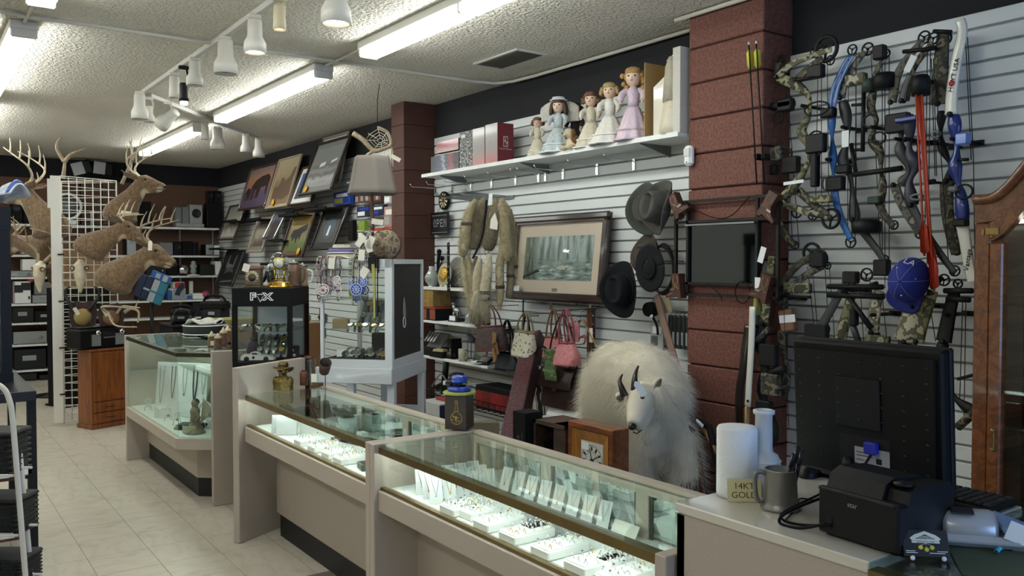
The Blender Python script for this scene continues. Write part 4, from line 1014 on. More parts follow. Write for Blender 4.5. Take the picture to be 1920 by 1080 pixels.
for nm,off,m,ex in (('logo_outline',.0045,mat('logo_white','#e8e8e4',.5),.0006),('logo_letter',-.0005,MATT,.0012)):
    for ch,x in (('F',-.046),('X',.046)): text(ch,.06,nm,m,t,HD @ Matrix.Translation((x,0,0)),ex,offset=off,xs=1.25)
fox=[(-.03,.02),(-.014,.014),(0,.018),(.014,.014),(.03,.02),(.026,.006),(.014,.0),(.01,-.012),(0,-.03),(-.01,-.012),(-.014,.0),(-.026,.006)]
part('logo_outline',MB().mx(HD).prism([(x*1.12,y*1.12) for x,y in fox],0,.0007),mat('logo_white','#e8e8e4',.5),t)
part('logo_mark',MB().mx(HD).prism([(x*.86,y*.86) for x,y in fox],.0007,.0012),MATT,t)
# watches
WSTEEL=mat('watch_steel','#9a9c98',.25,1); WDIAL=mat('watch_dial','#1a1c20',.2); WBAND=mat('watch_band','#1c1b1a',.6); WGOLD=mat('watch_gold','#a88d4a',.3,1)
def watch_proto(strap,dial,case,name='wrist_watch'):
    """lying watch, band curled underneath; face up"""
    t=thing(name,'wristwatch','watch')
    part('case',MB().lathe([(.015,0),(.019,.002),(.0195,.008),(.017,.0105),(.015,.0105)],16),case,t)
    part('dial',MB().lathe([(.0155,.0085),(.0155,.0095),(.0005,.0095)],16),dial,t)
    part('crown',MB().cbox((.021,0,.006),(.005,.004,.004)),case,t)
    for s in (-1,1):
        c=[(0,s*.017,.006),(0,s*.03,.004),(0,s*.045,-.006),(0,s*.05,-.018)]
        mb=MB()
        for i in range(3):
            a,b=Vector(c[i]),Vector(c[i+1]); n=2
            for k in range(n):
                p=a.lerp(b,(k+.5)/n); ang=math.atan2((b-a).z,(b-a).y)
                mb.at(p,rx=ang).cbox((0,0,0),(.017,(b-a).length/n*.9,.0035),b=.0012)
        part('strap',mb,strap,t)
    part('hands',MB().box(-.0008,.0008,0,.011,.0096,.0101).box(0,.007,-.0008,.0008,.0096,.0101),CARDW,t)
    return t
wp=[watch_proto(WSTEEL,WDIAL,WSTEEL),watch_proto(WBAND,WDIAL,WSTEEL),watch_proto(WBAND,CARDW,WGOLD),watch_proto(WSTEEL,CARDW,WSTEEL)]
wused=[0]*4
def watch(k,M,label,group):
    if not wused[k]:
        wused[k]=1; o=wp[k]; o.matrix_world=M; o['label']=label; o['group']=group
        return o
    return dup(wp[k],M,label=label,group=group)
STY=['steel bracelet watch with dark dial','black strap watch with dark dial','gold cased watch with white dial','steel bracelet watch with pale dial']
def pad(M,w,l,label,m=None):
    t=thing('watch_pad',label,'display pad',M=M)
    part('board',MB().box(-w/2,w/2,0,l,-.012,0,b=.002),m or mat('pad_grey','#8b908f',.8),t)
    n=4
    for k in range(n): part('channel',B(-w/2+.02+k*w/n,-w/2+.02+k*w/n+w/n*.45,.02,l-.02,0,.006),mat('pad_dark','#4b4e4f',.8),t)
    part('prop',MB().box(-w/2+.01,w/2-.01,l-.03,l-.02,-.012-l*.7,-.012),m or mat('pad_grey','#8b908f',.8),t)
    return t
def padM(root,x,y,z,tilt): return root @ Matrix.Translation((x,y,z)) @ Matrix.Rotation(tilt,4,'X')
K=0
for k in range(11):
    M=FT_ @ Matrix.Translation((.05+.027*k,.10+.05*(k % 3)+R.uniform(-.01,.01),1.152+.02)) @ Matrix.Rotation(R.uniform(-.9,.9),4,'Z') @ Matrix.Rotation(.25,4,'X')
    j=k % 4; watch(j,M,STY[j]+' lying on the glass shelf of the black tower','watches on the shelf of the black tower')
pm_=padM(FT_,.2,.14,.975,rad(52)); pad(pm_,.2,.17,'grey tilted watch pad inside the black tower case')
for k in range(8):
    j=(k*3+1) % 4
    M=pm_ @ Matrix.Translation((-.07+.046*(k % 4),.045+.075*(k//4),.02)); watch(j,M,STY[j]+' on the tilted pad in the black tower','watches on the pad of the black tower')
# toy race car
t=thing('toy_car','white toy race car with round number badge in the black tower','toy car',M=FT_ @ Matrix.Translation((.14,.07,.957)) @ Matrix.Rotation(.05,4,'Z'))
cs=[(-.1,.008),(-.1,.03),(-.085,.045),(-.05,.04),(-.035,.058),(.0,.058),(.015,.04),(.06,.034),(.1,.022),(.105,.01)]
part('body',MB().mx(Matrix.Rotation(PI/2,4,'X')).prism(cs,-.035,.035),mat('toy_white','#d6d6d0',.3,coat=.4),t)
for x in (-.062,.058):
    for s in (-1,1): part('wheel',MB().mx(Matrix.Translation((x,s*.034,.016)) @ Matrix.Rotation(PI/2*s,4,'X')).lathe([(.016,-.006),(.016,.006),(.009,.006),(.008,.003),(.001,.003)],14),BLACK,t)
part('badge',MB().mx(Matrix.Translation((-.02,-.0362,.026)) @ Matrix.Rotation(PI/2,4,'X')).lathe([(.009,0),(.009,.001),(.001,.001)],12),MATT,t)
part('windscreen',MB().mx(Matrix.Rotation(PI/2,4,'X')).prism([(-.033,.045),(-.028,.056),(-.002,.056),(.01,.043)],-.0358,.0358),DARKP,t)
single('purple_pouch',MB().ball((0,0,.06),(.045,.04,.06)).tube([(0,0,.11),(0,0,.14)],[.012,.022],8),mat('pouch','#3d2c3a',.8,var=.3,vs=40),'dark purple drawstring pouch in the black tower','pouch',FT_ @ Vector((.08,.17,.957)))
single('gift_box',MB().box(-.05,.05,-.03,.03,0,.06,b=.003).box(-.052,.052,-.032,.032,.06,.075,b=.003),mat('box_charcoal','#33363a',.5),'dark square watch box at the right pane of the black tower','box',FT_ @ Vector((.29,.3,.957)),FR+.4)
# things on the black tower
t=thing('mantel_clock','small square brass mantel clock with tag on the black tower','clock',M=FT_ @ Matrix.Translation((.105,.12,1.42)) @ Matrix.Rotation(-.1,4,'Z'))
CLW=mat('clock_bronze','#6f6250',.45,.5,var=.2,vs=40)
part('case',MB().box(-.05,.05,-.03,.03,.012,.115,b=.005),CLW,t); part('foot',MB().box(-.058,.058,-.036,.036,0,.012,b=.003),CLW,t)
part('cornice',MB().box(-.056,.056,-.035,.035,.115,.14,b=.006),mat('clock_rose','#7d5a4c',.5),t)
dm=Matrix.Translation((0,-.031,.065)) @ Matrix.Rotation(PI/2,4,'X')
part('dial',MB().mx(dm).lathe([(.042,0),(.042,.002),(.001,.002)],24),mat('clock_face','#b7ab8d',.5),t)
part('dial_center',MB().mx(dm).lathe([(.026,.002),(.026,.003),(.001,.003)],24),mat('clock_dark','#3b352b',.5),t)
mb=MB()
for k in range(12): a=2*PI*k/12; mb.mx(dm @ Matrix.Rotation(a,4,'Z')).box(-.0015,.0015,.029,.039,.002,.003)
part('numerals',mb,BLACK,t); part('hands',MB().mx(dm @ Matrix.Rotation(.6,4,'Z')).box(-.001,.001,0,.03,.0032,.004).mx(dm @ Matrix.Rotation(-1.6,4,'Z')).box(-.001,.001,0,.02,.0032,.004),GOLD,t)
part('price_tag',MB().at((-.035,-.037,.13),ry=.3).box(-.022,.022,-.001,.001,-.03,.02),TAGM,t)
t=thing('dome_clock','brass anniversary clock under a glass dome on the black tower','clock',M=FT_ @ Matrix.Translation((.255,.16,1.42)))
part('base',MB().lathe([(.085,0),(.085,.008),(.075,.014),(.07,.03),(.06,.036),(.001,.036)],28),GOLD,t)
part('dome',MB().lathe([(.062,.036),(.062,.15),(.056,.185),(.04,.21),(.02,.222),(.001,.225)],28),CLEAR,t)
part('pillars',MB().tube([(-.03,0,.036),(-.03,0,.12)],.005,8).tube([(.03,0,.036),(.03,0,.12)],.005,8).box(-.04,.04,-.012,.012,.118,.126),GOLD,t)
part('dial',MB().mx(Matrix.Translation((0,-.012,.155)) @ Matrix.Rotation(PI/2,4,'X')).lathe([(.038,-.006),(.038,.004),(.03,.005),(.001,.005)],24),GOLD,t)
part('dial_face',MB().mx(Matrix.Translation((0,-.0175,.155)) @ Matrix.Rotation(PI/2,4,'X')).lathe([(.028,0),(.028,.001),(.001,.001)],24),PAPER,t)
part('pendulum',MB().tube([(0,0,.12),(0,0,.07)],.002,5).ball((0,0,.06),.01).ball((.02,0,.06),.009).ball((-.02,0,.06),.009),GOLD,t)
t=thing('eagle_figurine','white headed black bird figurine beside the mantel clock','figurine',M=FT_ @ Matrix.Translation((.185,.25,1.42)))
part('body',MB().ball((0,0,.06),(.035,.04,.06)).tube([(-.03,0,.1),(-.06,0,.03)],[.02,.006],8),DARKP,t); part('head',MB().ball((0,-.03,.13),(.025,.032,.024)),CARDW,t); part('beak',MB().tube([(0,-.055,.13),(0,-.075,.118)],[.008,.002],6),BLACK,t)
for i,(x,y,h,r,m,lab) in enumerate(((.30,.34,.15,.04,mat('stein_brown','#6b5240',.45,var=.3,vs=40),'brown decorated stein behind the dome clock'),(.345,.40,.13,.035,mat('stein_tan','#8f7d66',.5,var=.2),'tan stein with pale handle at the back of the black tower'))):
    t=thing('beer_stein',lab,'stein',M=FT_ @ Matrix.Translation((x,y,1.42)))
    part('mug',MB().lathe([(r,0),(r*1.05,.01),(r*.95,.02),(r,h*.6),(r*.9,h),(r*.75,h),(r*.7,h-.01),(.001,h-.01)],20),m,t)
    part('lid',MB().lathe([(r*.95,h),(r*.9,h+.012),(r*.3,h+.02),(.001,h+.03)],18),mat('pewter','#8d8c88',.4,.8),t)
    part('handle',MB().tube(curve([(r*.9,0,h*.85),(r*1.8,0,h*.75),(r*1.7,0,h*.3),(r,0,h*.2)],5),.007,8),CARDW if i else m,t)
# ================================================================ WHITE CASE ON ITS TABLE
WW,WD=.471,.62
WT=Matrix.Translation((2.43,4.65,0)) @ Matrix.Rotation(FR-rad(12),4,'Z') @ Matrix.Translation((-WW,0,0))
GLW=mat('gloss_white','#cfd3d4',.3,coat=.3)
t=thing('white_table','white metal table carrying the white glass case','table',M=WT)
part('table_frame',MB().box(-.03,WW,-.012,WD+.06,.8325,.93,b=.004),GLW,t)
for x in (.16,WW-.045):
    for y in (.03,WD): part('leg',B(x,x+.045,y,y+.045,0,.8325),GLW,t)
part('stretcher',MB().box(.16,WW,WD+.01,WD+.035,.55,.6),GLW,t)
t=thing('white_case','white framed glass case of watches with a black side panel','display case',M=WT @ Matrix.Translation((0,0,.93)))
H_=.67; f=.04
fr=MB().box(0,WW,0,f,0,.05,b=.002).box(WW-f-.008,WW,0,f,.05,H_,b=.002).box(0,.02,0,.02,.05,H_).box(0,WW,0,.03,H_-.055,H_,b=.002)
fr.box(WW-.03,WW,f,WD,H_-.03,H_).box(WW-.03,WW,f,WD,0,.05).box(WW-.03,WW,WD-.03,WD,.05,H_-.03).box(0,.03,f,WD,0,.05).box(0,.025,WD-.025,WD,.05,H_).box(0,WW-.03,WD-.03,WD,0,.05)
part('frame',fr,GLW,t)
part('side_panel',B(WW-.02,WW-.012,f,WD-.03,.05,H_-.03),mat('black_panel','#1d1f20',.6),t)
part('floor',B(.02,WW-.03,.03,WD-.03,.035,.052),mat('black_velvet','#121213',.9),t)
part('front_pane',B(.02,WW-f,.012,.017,.05,H_-.055),GLASS,t); part('back_pane',B(.02,WW-.03,WD-.02,WD-.015,.05,H_),GLASS,t)
part('glass_shelf',B(.02,WW-.03,.04,WD-.04,.225,.232),GLASSG,t); part('glass_shelf',B(.02,WW-.03,.04,WD-.04,.415,.422),GLASSG,t)
part('lock',MB().mx(Matrix.Translation((WW+.001,WD-.08,.14)) @ Matrix.Rotation(PI/2,4,'Y')).lathe([(.009,0),(.009,.01),(.002,.012)],12),CHROME,t)
WC=WT @ Matrix.Translation((0,0,.93))
pm_=padM(WC,.27,.22,.25,rad(50)); pad(pm_,.26,.22,'grey tilted watch pad on the upper shelf of the white case')
for k in range(6):
    j=(k*3+1) % 4; M=pm_ @ Matrix.Translation((-.08+.07*(k % 3)+.02*(k//3),.06+.09*(k//3),.02)); watch(j,M,STY[j]+' on the tilted pad in the white case','watches on the pad of the white case')
for k in range(9):
    j=k % 4; M=WC @ Matrix.Translation((.16+.026*k,.10+.03*(k % 2),.252)) @ Matrix.Rotation(R.uniform(-.6,.6),4,'Z') @ Matrix.Rotation(.5,4,'X'); watch(j,M,STY[j]+' along the front of the middle shelf, white case','watches on the middle shelf of the white case')
for k in range(7):
    j=(0,1,0,3,1,0,2)[k]; M=WC @ Matrix.Translation((.13+.042*k,.09+.035*(k % 2),.075)) @ Matrix.Rotation(R.uniform(-.4,.4),4,'Z') @ Matrix.Rotation(.8,4,'X') @ Matrix.Diagonal((1.25,1.25,1.25,1)); watch(j,M,'large '+STY[j]+' on the black floor of the white case','large watches on the floor of the white case')
single('watch_box',MB().box(-.07,.07,-.02,.02,0,.15,b=.003).box(-.07,.07,-.1,-.02,0,.03,b=.003),MATT,'open black watch box standing in the white case','box',WC @ Vector((.33,.22,.052)),FR)
single('watch_box',MB().at((0,0,.022),rx=.35).box(-.05,.05,-.05,.05,-.005,.005,b=.002),CARDW,'white tilted card with one watch in the white case','box',WC @ Vector((.11,.12,.055)),FR+.2)
single('wood_box',MB().box(-.05,.05,-.03,.03,0,.06,b=.003).box(-.052,.052,-.032,.032,.018,.02).box(-.052,.052,-.032,.032,.04,.042),mat('pine_box','#a48d63',.6,var=.1,vs=20),'small pale pine box on the middle shelf of the white case','box',WC @ Vector((.07,.16,.232)),FR)
# feather on the black side panel
t=thing('feather_pendant','grey feather dream pendant hanging on the black side panel','pendant',M=WC @ Matrix.Translation((WW-.006,.24,.33)) @ Matrix.Rotation(PI/2,4,'Z') @ Matrix.Rotation(PI/2,4,'X'))
part('feather',MB().prism([(0,.1),(.02,.05),(.03,-.02),(.02,-.025),(0,-.02),(-.02,-.02),(-.025,.0),(-.02,.05)],-.0004,.002),mat('feather_grey','#8d8e8c',.8),t)
part('bead_ring',MB().tube([(.022*math.cos(a),-.06+.035*math.sin(a),.001) for a in [2*PI*k/18 for k in range(18)]],.003,5,closed=True),CARDW,t)
# things on top: hats, drum, lanyards
TOPZ=.93+H_
def hatpile(label,x,y,z,m,band,rx,ry,h=.05):
    t=thing('beaded_hatband',label,'hat band',M=WT @ Matrix.Translation((x,y,z)))
    part('coil',MB().tube([(rx*math.cos(a),ry*math.sin(a),h/2) for a in [2*PI*k/24 for k in range(24)]],h/2,8,closed=True,flat=.7),m,t)
    part('trim',MB().tube([(rx*1.1*math.cos(a),ry*1.1*math.sin(a),h*.3) for a in [2*PI*k/24 for k in range(24)]],.006,6,closed=True),band,t)
    return t
LACE=multi('lace',['#8f8a70','#c2bc9f','#a7a184'],60,.8,2,kind='cell',hard=False,bump=.4)
PURP=multi('purple_weave',['#4b3c78','#8f82b5','#54448a'],40,.7,1,(1,1,2),'wave',False,dist=1)
hatpile('wide coil of pale braided bands on the white case',.10,.13,TOPZ,LACE,TAGM,.095,.08,.03)
hatpile('purple woven headband lying on the pale braided bands',.085,.13,TOPZ+.031,PURP,CARDW,.075,.06,.034)
hatpile('tan braided band topping the purple headband',.09,.13,TOPZ+.068,LACE,TAGM,.05,.045,.024)
t=thing('hand_drum','round brown hide hand drum patterned in tan on the white case','drum',M=WT @ Matrix.Translation((.36,.2,TOPZ+.092)) @ Matrix.Rotation(PI/2,4,'X') @ Matrix.Rotation(.2,4,'Z'))
part('skin',MB().lathe([(.09,-.03),(.098,0),(.09,.03),(.001,.034)],28),multi('hide_print',['#463a2f','#75654f','#8d7d65','#51453a'],22,.7,4,kind='noise',hard=True),t)
part('rim',MB().tube([(.098*math.cos(a),.098*math.sin(a),0) for a in [2*PI*k/28 for k in range(28)]],.006,6,closed=True),mat('drum_rim','#3c3128',.6),t)
t=thing('rock_specimen','rough brown rock lump at the foot of the lamp','rock',M=WT @ Matrix.Translation((.21,.3,TOPZ)))
mb=MB().ball((0,0,.05),(.06,.05,.055)).ball((.03,-.02,.03),(.04,.04,.03)); remesh(part('rock',mb,mat('rock','#43362c',.9,var=.5,vs=40,bump=1,bs=40),t),.012,0)
for i,(x,y,rz) in enumerate(((.17,.06,.3),(.215,.08,-.4))):
    single('paper_tag',MB().at((0,0,.012),rx=.25).box(-.035,.035,-.03,.03,-.001,.001),TAGM,('cream price card leaning by the purple headband','cream price card lying beside the lanyards')[i],'tag',(WT @ Matrix.Translation((x,y,TOPZ))).translation,rz)
BEADS=[multi('beads_red',['#d8d2cc','#b5394a','#d8d2cc','#2b2430'],70,.4,1,kind='cell',hard=True),multi('beads_mauve',['#8f6d80','#3b2a38','#c9bcc0'],70,.4,1,kind='cell'),multi('beads_blue',['#2b4ba0','#c9cfd8','#27408a','#141a30'],70,.4,1,kind='cell'),multi('beads_grey',['#8e8a88','#2d2a2c','#b9b5b2'],70,.4,1,kind='cell'),multi('beads_green',['#98a83f','#2a3a66','#c9cfb0'],70,.4,1,kind='cell'),multi('beads_brown',['#4c3a32','#8f7a66','#241d1a'],70,.4,1,kind='cell')]
def medallion(label,x,drop,r,m,ring,thong,sag=.03,oval=1.,tg=None,dx=0,z=0,lean=0):
    """necklace hung over the case front: two strings, round beaded disc"""
    t=thing('beaded_necklace',label,'necklace',M=WT @ Matrix.Translation((x,-.012-z,TOPZ)))
    mb=MB()
    for s in (-1,1):
        mb.tube(curve([(s*.006+dx,.05,.012),(s*.012+dx,.0,.008),(s*.02+dx*.5,-.006,-.06),(s*r*.5,-.008,-drop+r)],5),.0045,6)
    part('string',mb,thong,t)
    dm=Matrix.Translation((0,-.011,-drop)) @ Matrix.Rotation(PI/2,4,'X') @ Matrix.Diagonal((1,oval,1,1))
    part('disc',MB().mx(dm).lathe([(r,0),(r,.004),(.001,.005)],24),m,t)
    part('edge',MB().mx(dm).tube([(r*math.cos(a),r*math.sin(a),.003) for a in [2*PI*k/24 for k in range(24)]],.0035,5,closed=True),ring,t)
    pet=MB()
    for k in range(10): pet.mx(dm @ Matrix.Rotation(2*PI*k/10,4,'Z')).prism([(0,r*.25),(r*.14,r*.55),(0,r*.85),(-r*.14,r*.55)],.0045,.006)
    part('star',pet,ring,t); part('center',MB().mx(dm).lathe([(r*.24,.004),(r*.22,.0065),(.001,.0065)],12),mat('bead_red','#b3283c',.35) if 'red' in label else ring,t)
    fr_=MB()
    for k in range(7): fr_.tube([((k-3)*r*.22,-.012,-drop-r*oval*.9),((k-3)*r*.18,-.012,-drop-r*oval*.9-.05+.006*abs(k-3))],.002,5)
    part('fringe',fr_,m,t)
    if tg: part('price_tag',MB().at((tg[0],-.018,tg[1]),ry=tg[2]).box(-.02,.02,-.001,.001,-.06,.008),TAGM,t)
    return t
WRING=mat('bead_white','#d8d5d2',.4); MRING=mat('bead_mauve','#8b6478',.4); BRING=mat('bead_lblue','#a9b6d6',.4)
medallion('beaded necklace with a red flower on a white round medallion',.038,.19,.036,BEADS[3],WRING,BEADS[5],tg=None,z=.012)
medallion('beaded necklace with a plum medallion behind the red flower one',.062,.175,.034,BEADS[1],MRING,BEADS[1])
medallion('beaded necklace with a small white oval medallion at the case edge',.006,.185,.022,BEADS[0],WRING,BEADS[0],oval=1.4)
medallion('beaded necklace with a pink and white oval medallion under a large tag',.128,.135,.025,BEADS[1],WRING,BEADS[5],oval=1.2,tg=(-.03,-.0,.1),z=.008)
medallion('beaded necklace with a pale arrow shaped medallion',.13,.185,.02,BEADS[3],WRING,BEADS[3],oval=1.5)
medallion('beaded necklace with a blue and white square medallion',.222,.15,.022,BEADS[2],BRING,BEADS[4],oval=1.3,z=.004)
medallion('beaded necklace with a large blue star medallion',.255,.185,.036,mat('bead_royal','#24429a',.35),BRING,BEADS[5],z=.014)
medallion('beaded necklace with a lime and navy medallion',.232,.21,.03,BEADS[4],mat('bead_lime','#a8b84a',.4),BEADS[4])
medallion('beaded necklace with a deep blue medallion under a cream card',.292,.135,.03,mat('bead_azure','#2a5fb8',.35),BRING,BEADS[3],z=.006,tg=(.0,.05,.1))
medallion('beaded necklace with a black and silver star medallion',.305,.19,.032,mat('bead_black','#1b1b20',.35),mat('bead_silver','#a9a9ac',.4),BEADS[3])
t=thing('leather_lanyard','bundle of black leather cords with dangling ends on the white case','lanyard',M=WT @ Matrix.Translation((.36,-.015,TOPZ)))
for k in range(9): part('cord',MB().tube(curve([(-.03+.008*k,.06,.01),(-.03+.008*k,0,.008),(-.03+.008*k,-.006,-.03),(-.03+.008*k,-.006,-.055-.015*(k % 3)-(.28 if k in (5,7) else 0))],4),.0035,5),MATT,t)
part('ribbon',MB().box(.0,.012,-.01,-.008,-.36,-.05).box(-.01,.008,-.012,-.01,-.12,-.03),mat('ribbon_lime','#a39f58',.6),t)
part('price_tag',MB().at((-.05,-.02,-.07),ry=.6).box(-.025,.025,-.001,.001,-.045,.02),TAGM,t)
t=thing('bead_strands','tall bunch of black and white bead strands with cream tags','necklace',M=WT @ Matrix.Translation((.275,.05,TOPZ)))
mb=MB()
for k in range(8):
    a=.025*math.cos(k); mb.tube(curve([(-.05+.012*k,-.04,.0),(-.03+.010*k,-.02,.08),(.0+.006*k,.0,.17)],4),.006,6)
part('strand',mb,multi('bead_bw',['#1d1c1c','#a8a598','#2c2a28'],70,.4,1,kind='cell'),t)
part('stand',MB().tube([(0,.01,0),(0,.01,.17)],.006,6).box(-.05,.05,0,.05,0,.006).tube([(-.05,.01,.17),(.06,.01,.17)],.006,6),STEEL,t)
mb=MB()
for (x,z,a) in ((-.0,.12,.7),(.04,.09,-.3),(.06,.11,.4)): mb.at((x,-.045,z),ry=a).box(-.02,.02,-.001,.001,-.05,.03)
part('price_tag',mb,TAGM,t)
# lamp with square shade
t=thing('table_lamp','table lamp with a pleated grey taupe hexagonal shade','lamp',M=WT @ Matrix.Translation((.19,.40,TOPZ)))
part('stem',MB().lathe([(.001,.0),(.055,.0),(.05,.02),(.02,.035),(.014,.06),(.012,.2),(.018,.21),(.012,.225),(.012,.36),(.02,.37),(.01,.39),(.008,.55),(.001,.55)],14),wood('lamp_wood','#4a3220','#6d4b2e',3,2),t)
part('shade',MB().sheet(lambda u,v: ((.168-.053*v**.8)*(1-.05*abs(math.sin(3*2*PI*u/1.0))*0)*math.cos(2*PI*u)*(1/ max(.866,math.cos(((2*PI*u) % (PI/3))-PI/6)))*.92,(.168-.053*v**.8)*math.sin(2*PI*u)*(1/max(.866,math.cos(((2*PI*u) % (PI/3))-PI/6)))*.92,.43+.245*v),36,8,.003),mat('shade_taupe','#7d756d',.85,var=.06,vs=120,stretch=(6,6,.3)),t)
part('price_tag',MB().at((.02,-.05,.25),ry=.15).box(-.005,.075,-.001,.001,-.018,.018),TAGM,t)
# loose goods seen under the table and the Texas plaque on the slatwall
tex=[(-.05,.09),(.01,.09),(.01,.05),(.09,.035),(.1,-.02),(.05,-.05),(.03,-.1),(.0,-.09),(-.02,-.05),(-.05,-.03),(-.1,.0),(-.05,.02)]
a=pX(602,595,3.95); t=thing('state_plaque','dark brown cut-out wooden plaque on the slatwall','plaque',M=wallM(a.y,a.z,3.975)); part('plaque',MB().prism([(x*1.2,y*1.2) for x,y in tex],0,.02),PLQ,t); part('star',MB().prism([(.03*math.cos(a)*(1 if k % 2 else .4),.03*math.sin(a)*(1 if k % 2 else .4)) for k,a in enumerate([2*PI*j/10 for j in range(10)])],.02,.024),mat('star_tan','#a3653a',.5),t)
a=pX(603,633,3.95); t=thing('small_photo','little framed snapshot on the slatwall under the wooden plaque','picture',M=wallM(a.y,a.z,3.975)); framed(t,.13,.11,.012,FRD,0,TAN,printmat('pr_snap',[(.1,'#4c4038'),(.5,'#8d7a66'),(.9,'#b0a58f')],6,.3),.015)
cart=single('flat_carton',MB().box(-.5,.5,-.04,.04,0,.42,b=.003),mat('kraft_grey','#77715f',.8),'large flat grey carton leaning under the white table','box',(3.1,5.35,0),FR+.1)
# ================================================================ LONG TOP SHELF WITH BOXES AND DOLLS
SHT=2.335
t=thing('doll_shelf','long white wall shelf carrying dolls and cartons','shelf',(3.98,3.485,SHT))
part('board',MB().box(-.30,0,0,3.0,-.02,0,b=.002),WHITE,t)
part('front_lip',MB().box(-.302,-.296,0,3.0,-.022,.006),WHITE,t)
for y in (.35,1.6,2.75): part('bracket',MB().prism([(0,-.02),(-.26,-.02),(-.26,-.028),(0,-.09)],-.006,.006).mx(Matrix.Identity(4)),STEEL,t).matrix_local=Matrix.Translation((0,y,0)) @ Matrix.Rotation(PI/2,4,'X')
hk=None
for k,px in enumerate((806,817,848,882,921,966,1009,1022,1055,1119,1188)):
    y=pX(px,300,3.97).y
    o=MB().box(-.012,.012,-.06,.02,0,.012,b=.002).tube([(0,0,.01),(0,.004,.12),(0,.004,.26),(0,.03,.275)],.0035,6)
    if hk is None: hk=o.mesh('slat_hook',CHROME)
    h=bpy.data.objects.new('slat_hook',hk); COL.objects.link(h); h.matrix_world=wallM(y,SHT-.085,3.98)
    tag(h,'chrome slatwall peg hook under the doll shelf','hook','empty peg hooks under the doll shelf')
def shelfbox(px0,px1,px2,pyb,pyt,X,label,face,side,name='carton',extra=None,z=SHT):
    """carton: px0..px1 its face to the shop, px1..px2 its end face"""
    a=pX(px0,pyb,X); b=pX(px1,pyb,X)
    ang=YAW+math.atan((px2-960)/FPX); d=max(.04,b.y*math.tan(ang)-X)
    h=pX(px1,pyt,X).z - z; w=a.y-b.y
    t=thing(name,label,'box',M=wallM((a.y+b.y)/2,z,X))
    part('carton',MB().box(-w/2,w/2,0,h,-d,0,b=.002),side,t)
    part('face_print',B(-w/2+.002,w/2-.002,.002,h-.002,0,.0015),face,t)
    if extra: extra(t,w,h,d)
    return t
SILVP=multi('carton_silver_print',['#55514f','#a7a4a2','#7d7876','#cfcdc9'],30,.5,6,(1,.6,1),'noise',False,dist=2)
BWPR=multi('carton_bw_print',['#17181a','#8d8d8b','#2b2c2e','#c6c6c2'],26,.5,6,kind='noise',hard=True)
SPK=printmat('pr_decanter',[(.05,'#b3605c'),(.25,'#9c7d7a'),(.45,'#8b8684'),(.9,'#9b9896')],14,.3)
MAR=mat('carton_maroon','#6a1f2b',.5)
shelfbox(808,861,866,319,284,3.74,'dark carton printed with tools lying at the shelf end',printmat('pr_tools',[(.1,'#2a2d38'),(.35,'#4d556b'),(.45,'#9aa3b5'),(.55,'#3a3f4e'),(.7,'#8c4a4c'),(.9,'#2a2c36')],5,.2,horiz=True),MATT)
zz=pX(835,284,3.74).z
shelfbox(819,860,866,284,258,3.76,'pink and red carton lying on the dark tool carton',printmat('pr_pink',[(.1,'#c2a7a5'),(.5,'#a5565c'),(.75,'#8d3a44'),(.95,'#a8656a')],7,.2),MATT,z=zz)
shelfbox(862,886,889,312,244,3.74,'black and white carton printed with glassware',BWPR,MATT,extra=lambda t,w,h,d: part('price_label',B(-w*.35,-w*.05,h*.85,h*.93,.0015,.003),CARDW,t))
shelfbox(886,909,911,309,237,3.73,'silver decanter carton next to the black and white one',SPK,MAR)
def lg(t,w,h,d):
    M=Matrix.Translation((w/2,0,-d/2)) @ Matrix.Rotation(PI/2,4,'Y')
    part('emblem',MB().mx(M).box(-.022,.022,h*.42,h*.68,0,.0012),mat('emblem_silver','#b9aaa6',.5),t)
    part('emblem',MB().mx(M).box(-.017,.0,h*.44,h*.54,.0012,.002).box(.003,.017,h*.55,h*.66,.0012,.002).box(-.014,-.004,h*.58,h*.66,.0012,.002).box(.004,.014,h*.44,h*.5,.0012,.002),MAR,t)
    text('Thomas Webster',.017,'lettering',mat('emblem_silver','#b9aaa6',.5),t,M @ Matrix.Translation((0,h*.37,.0012)),.0005)
shelfbox(910,933,963,306,229,3.72,'silver decanter carton with a plain maroon end panel',SPK,MAR,extra=lg)
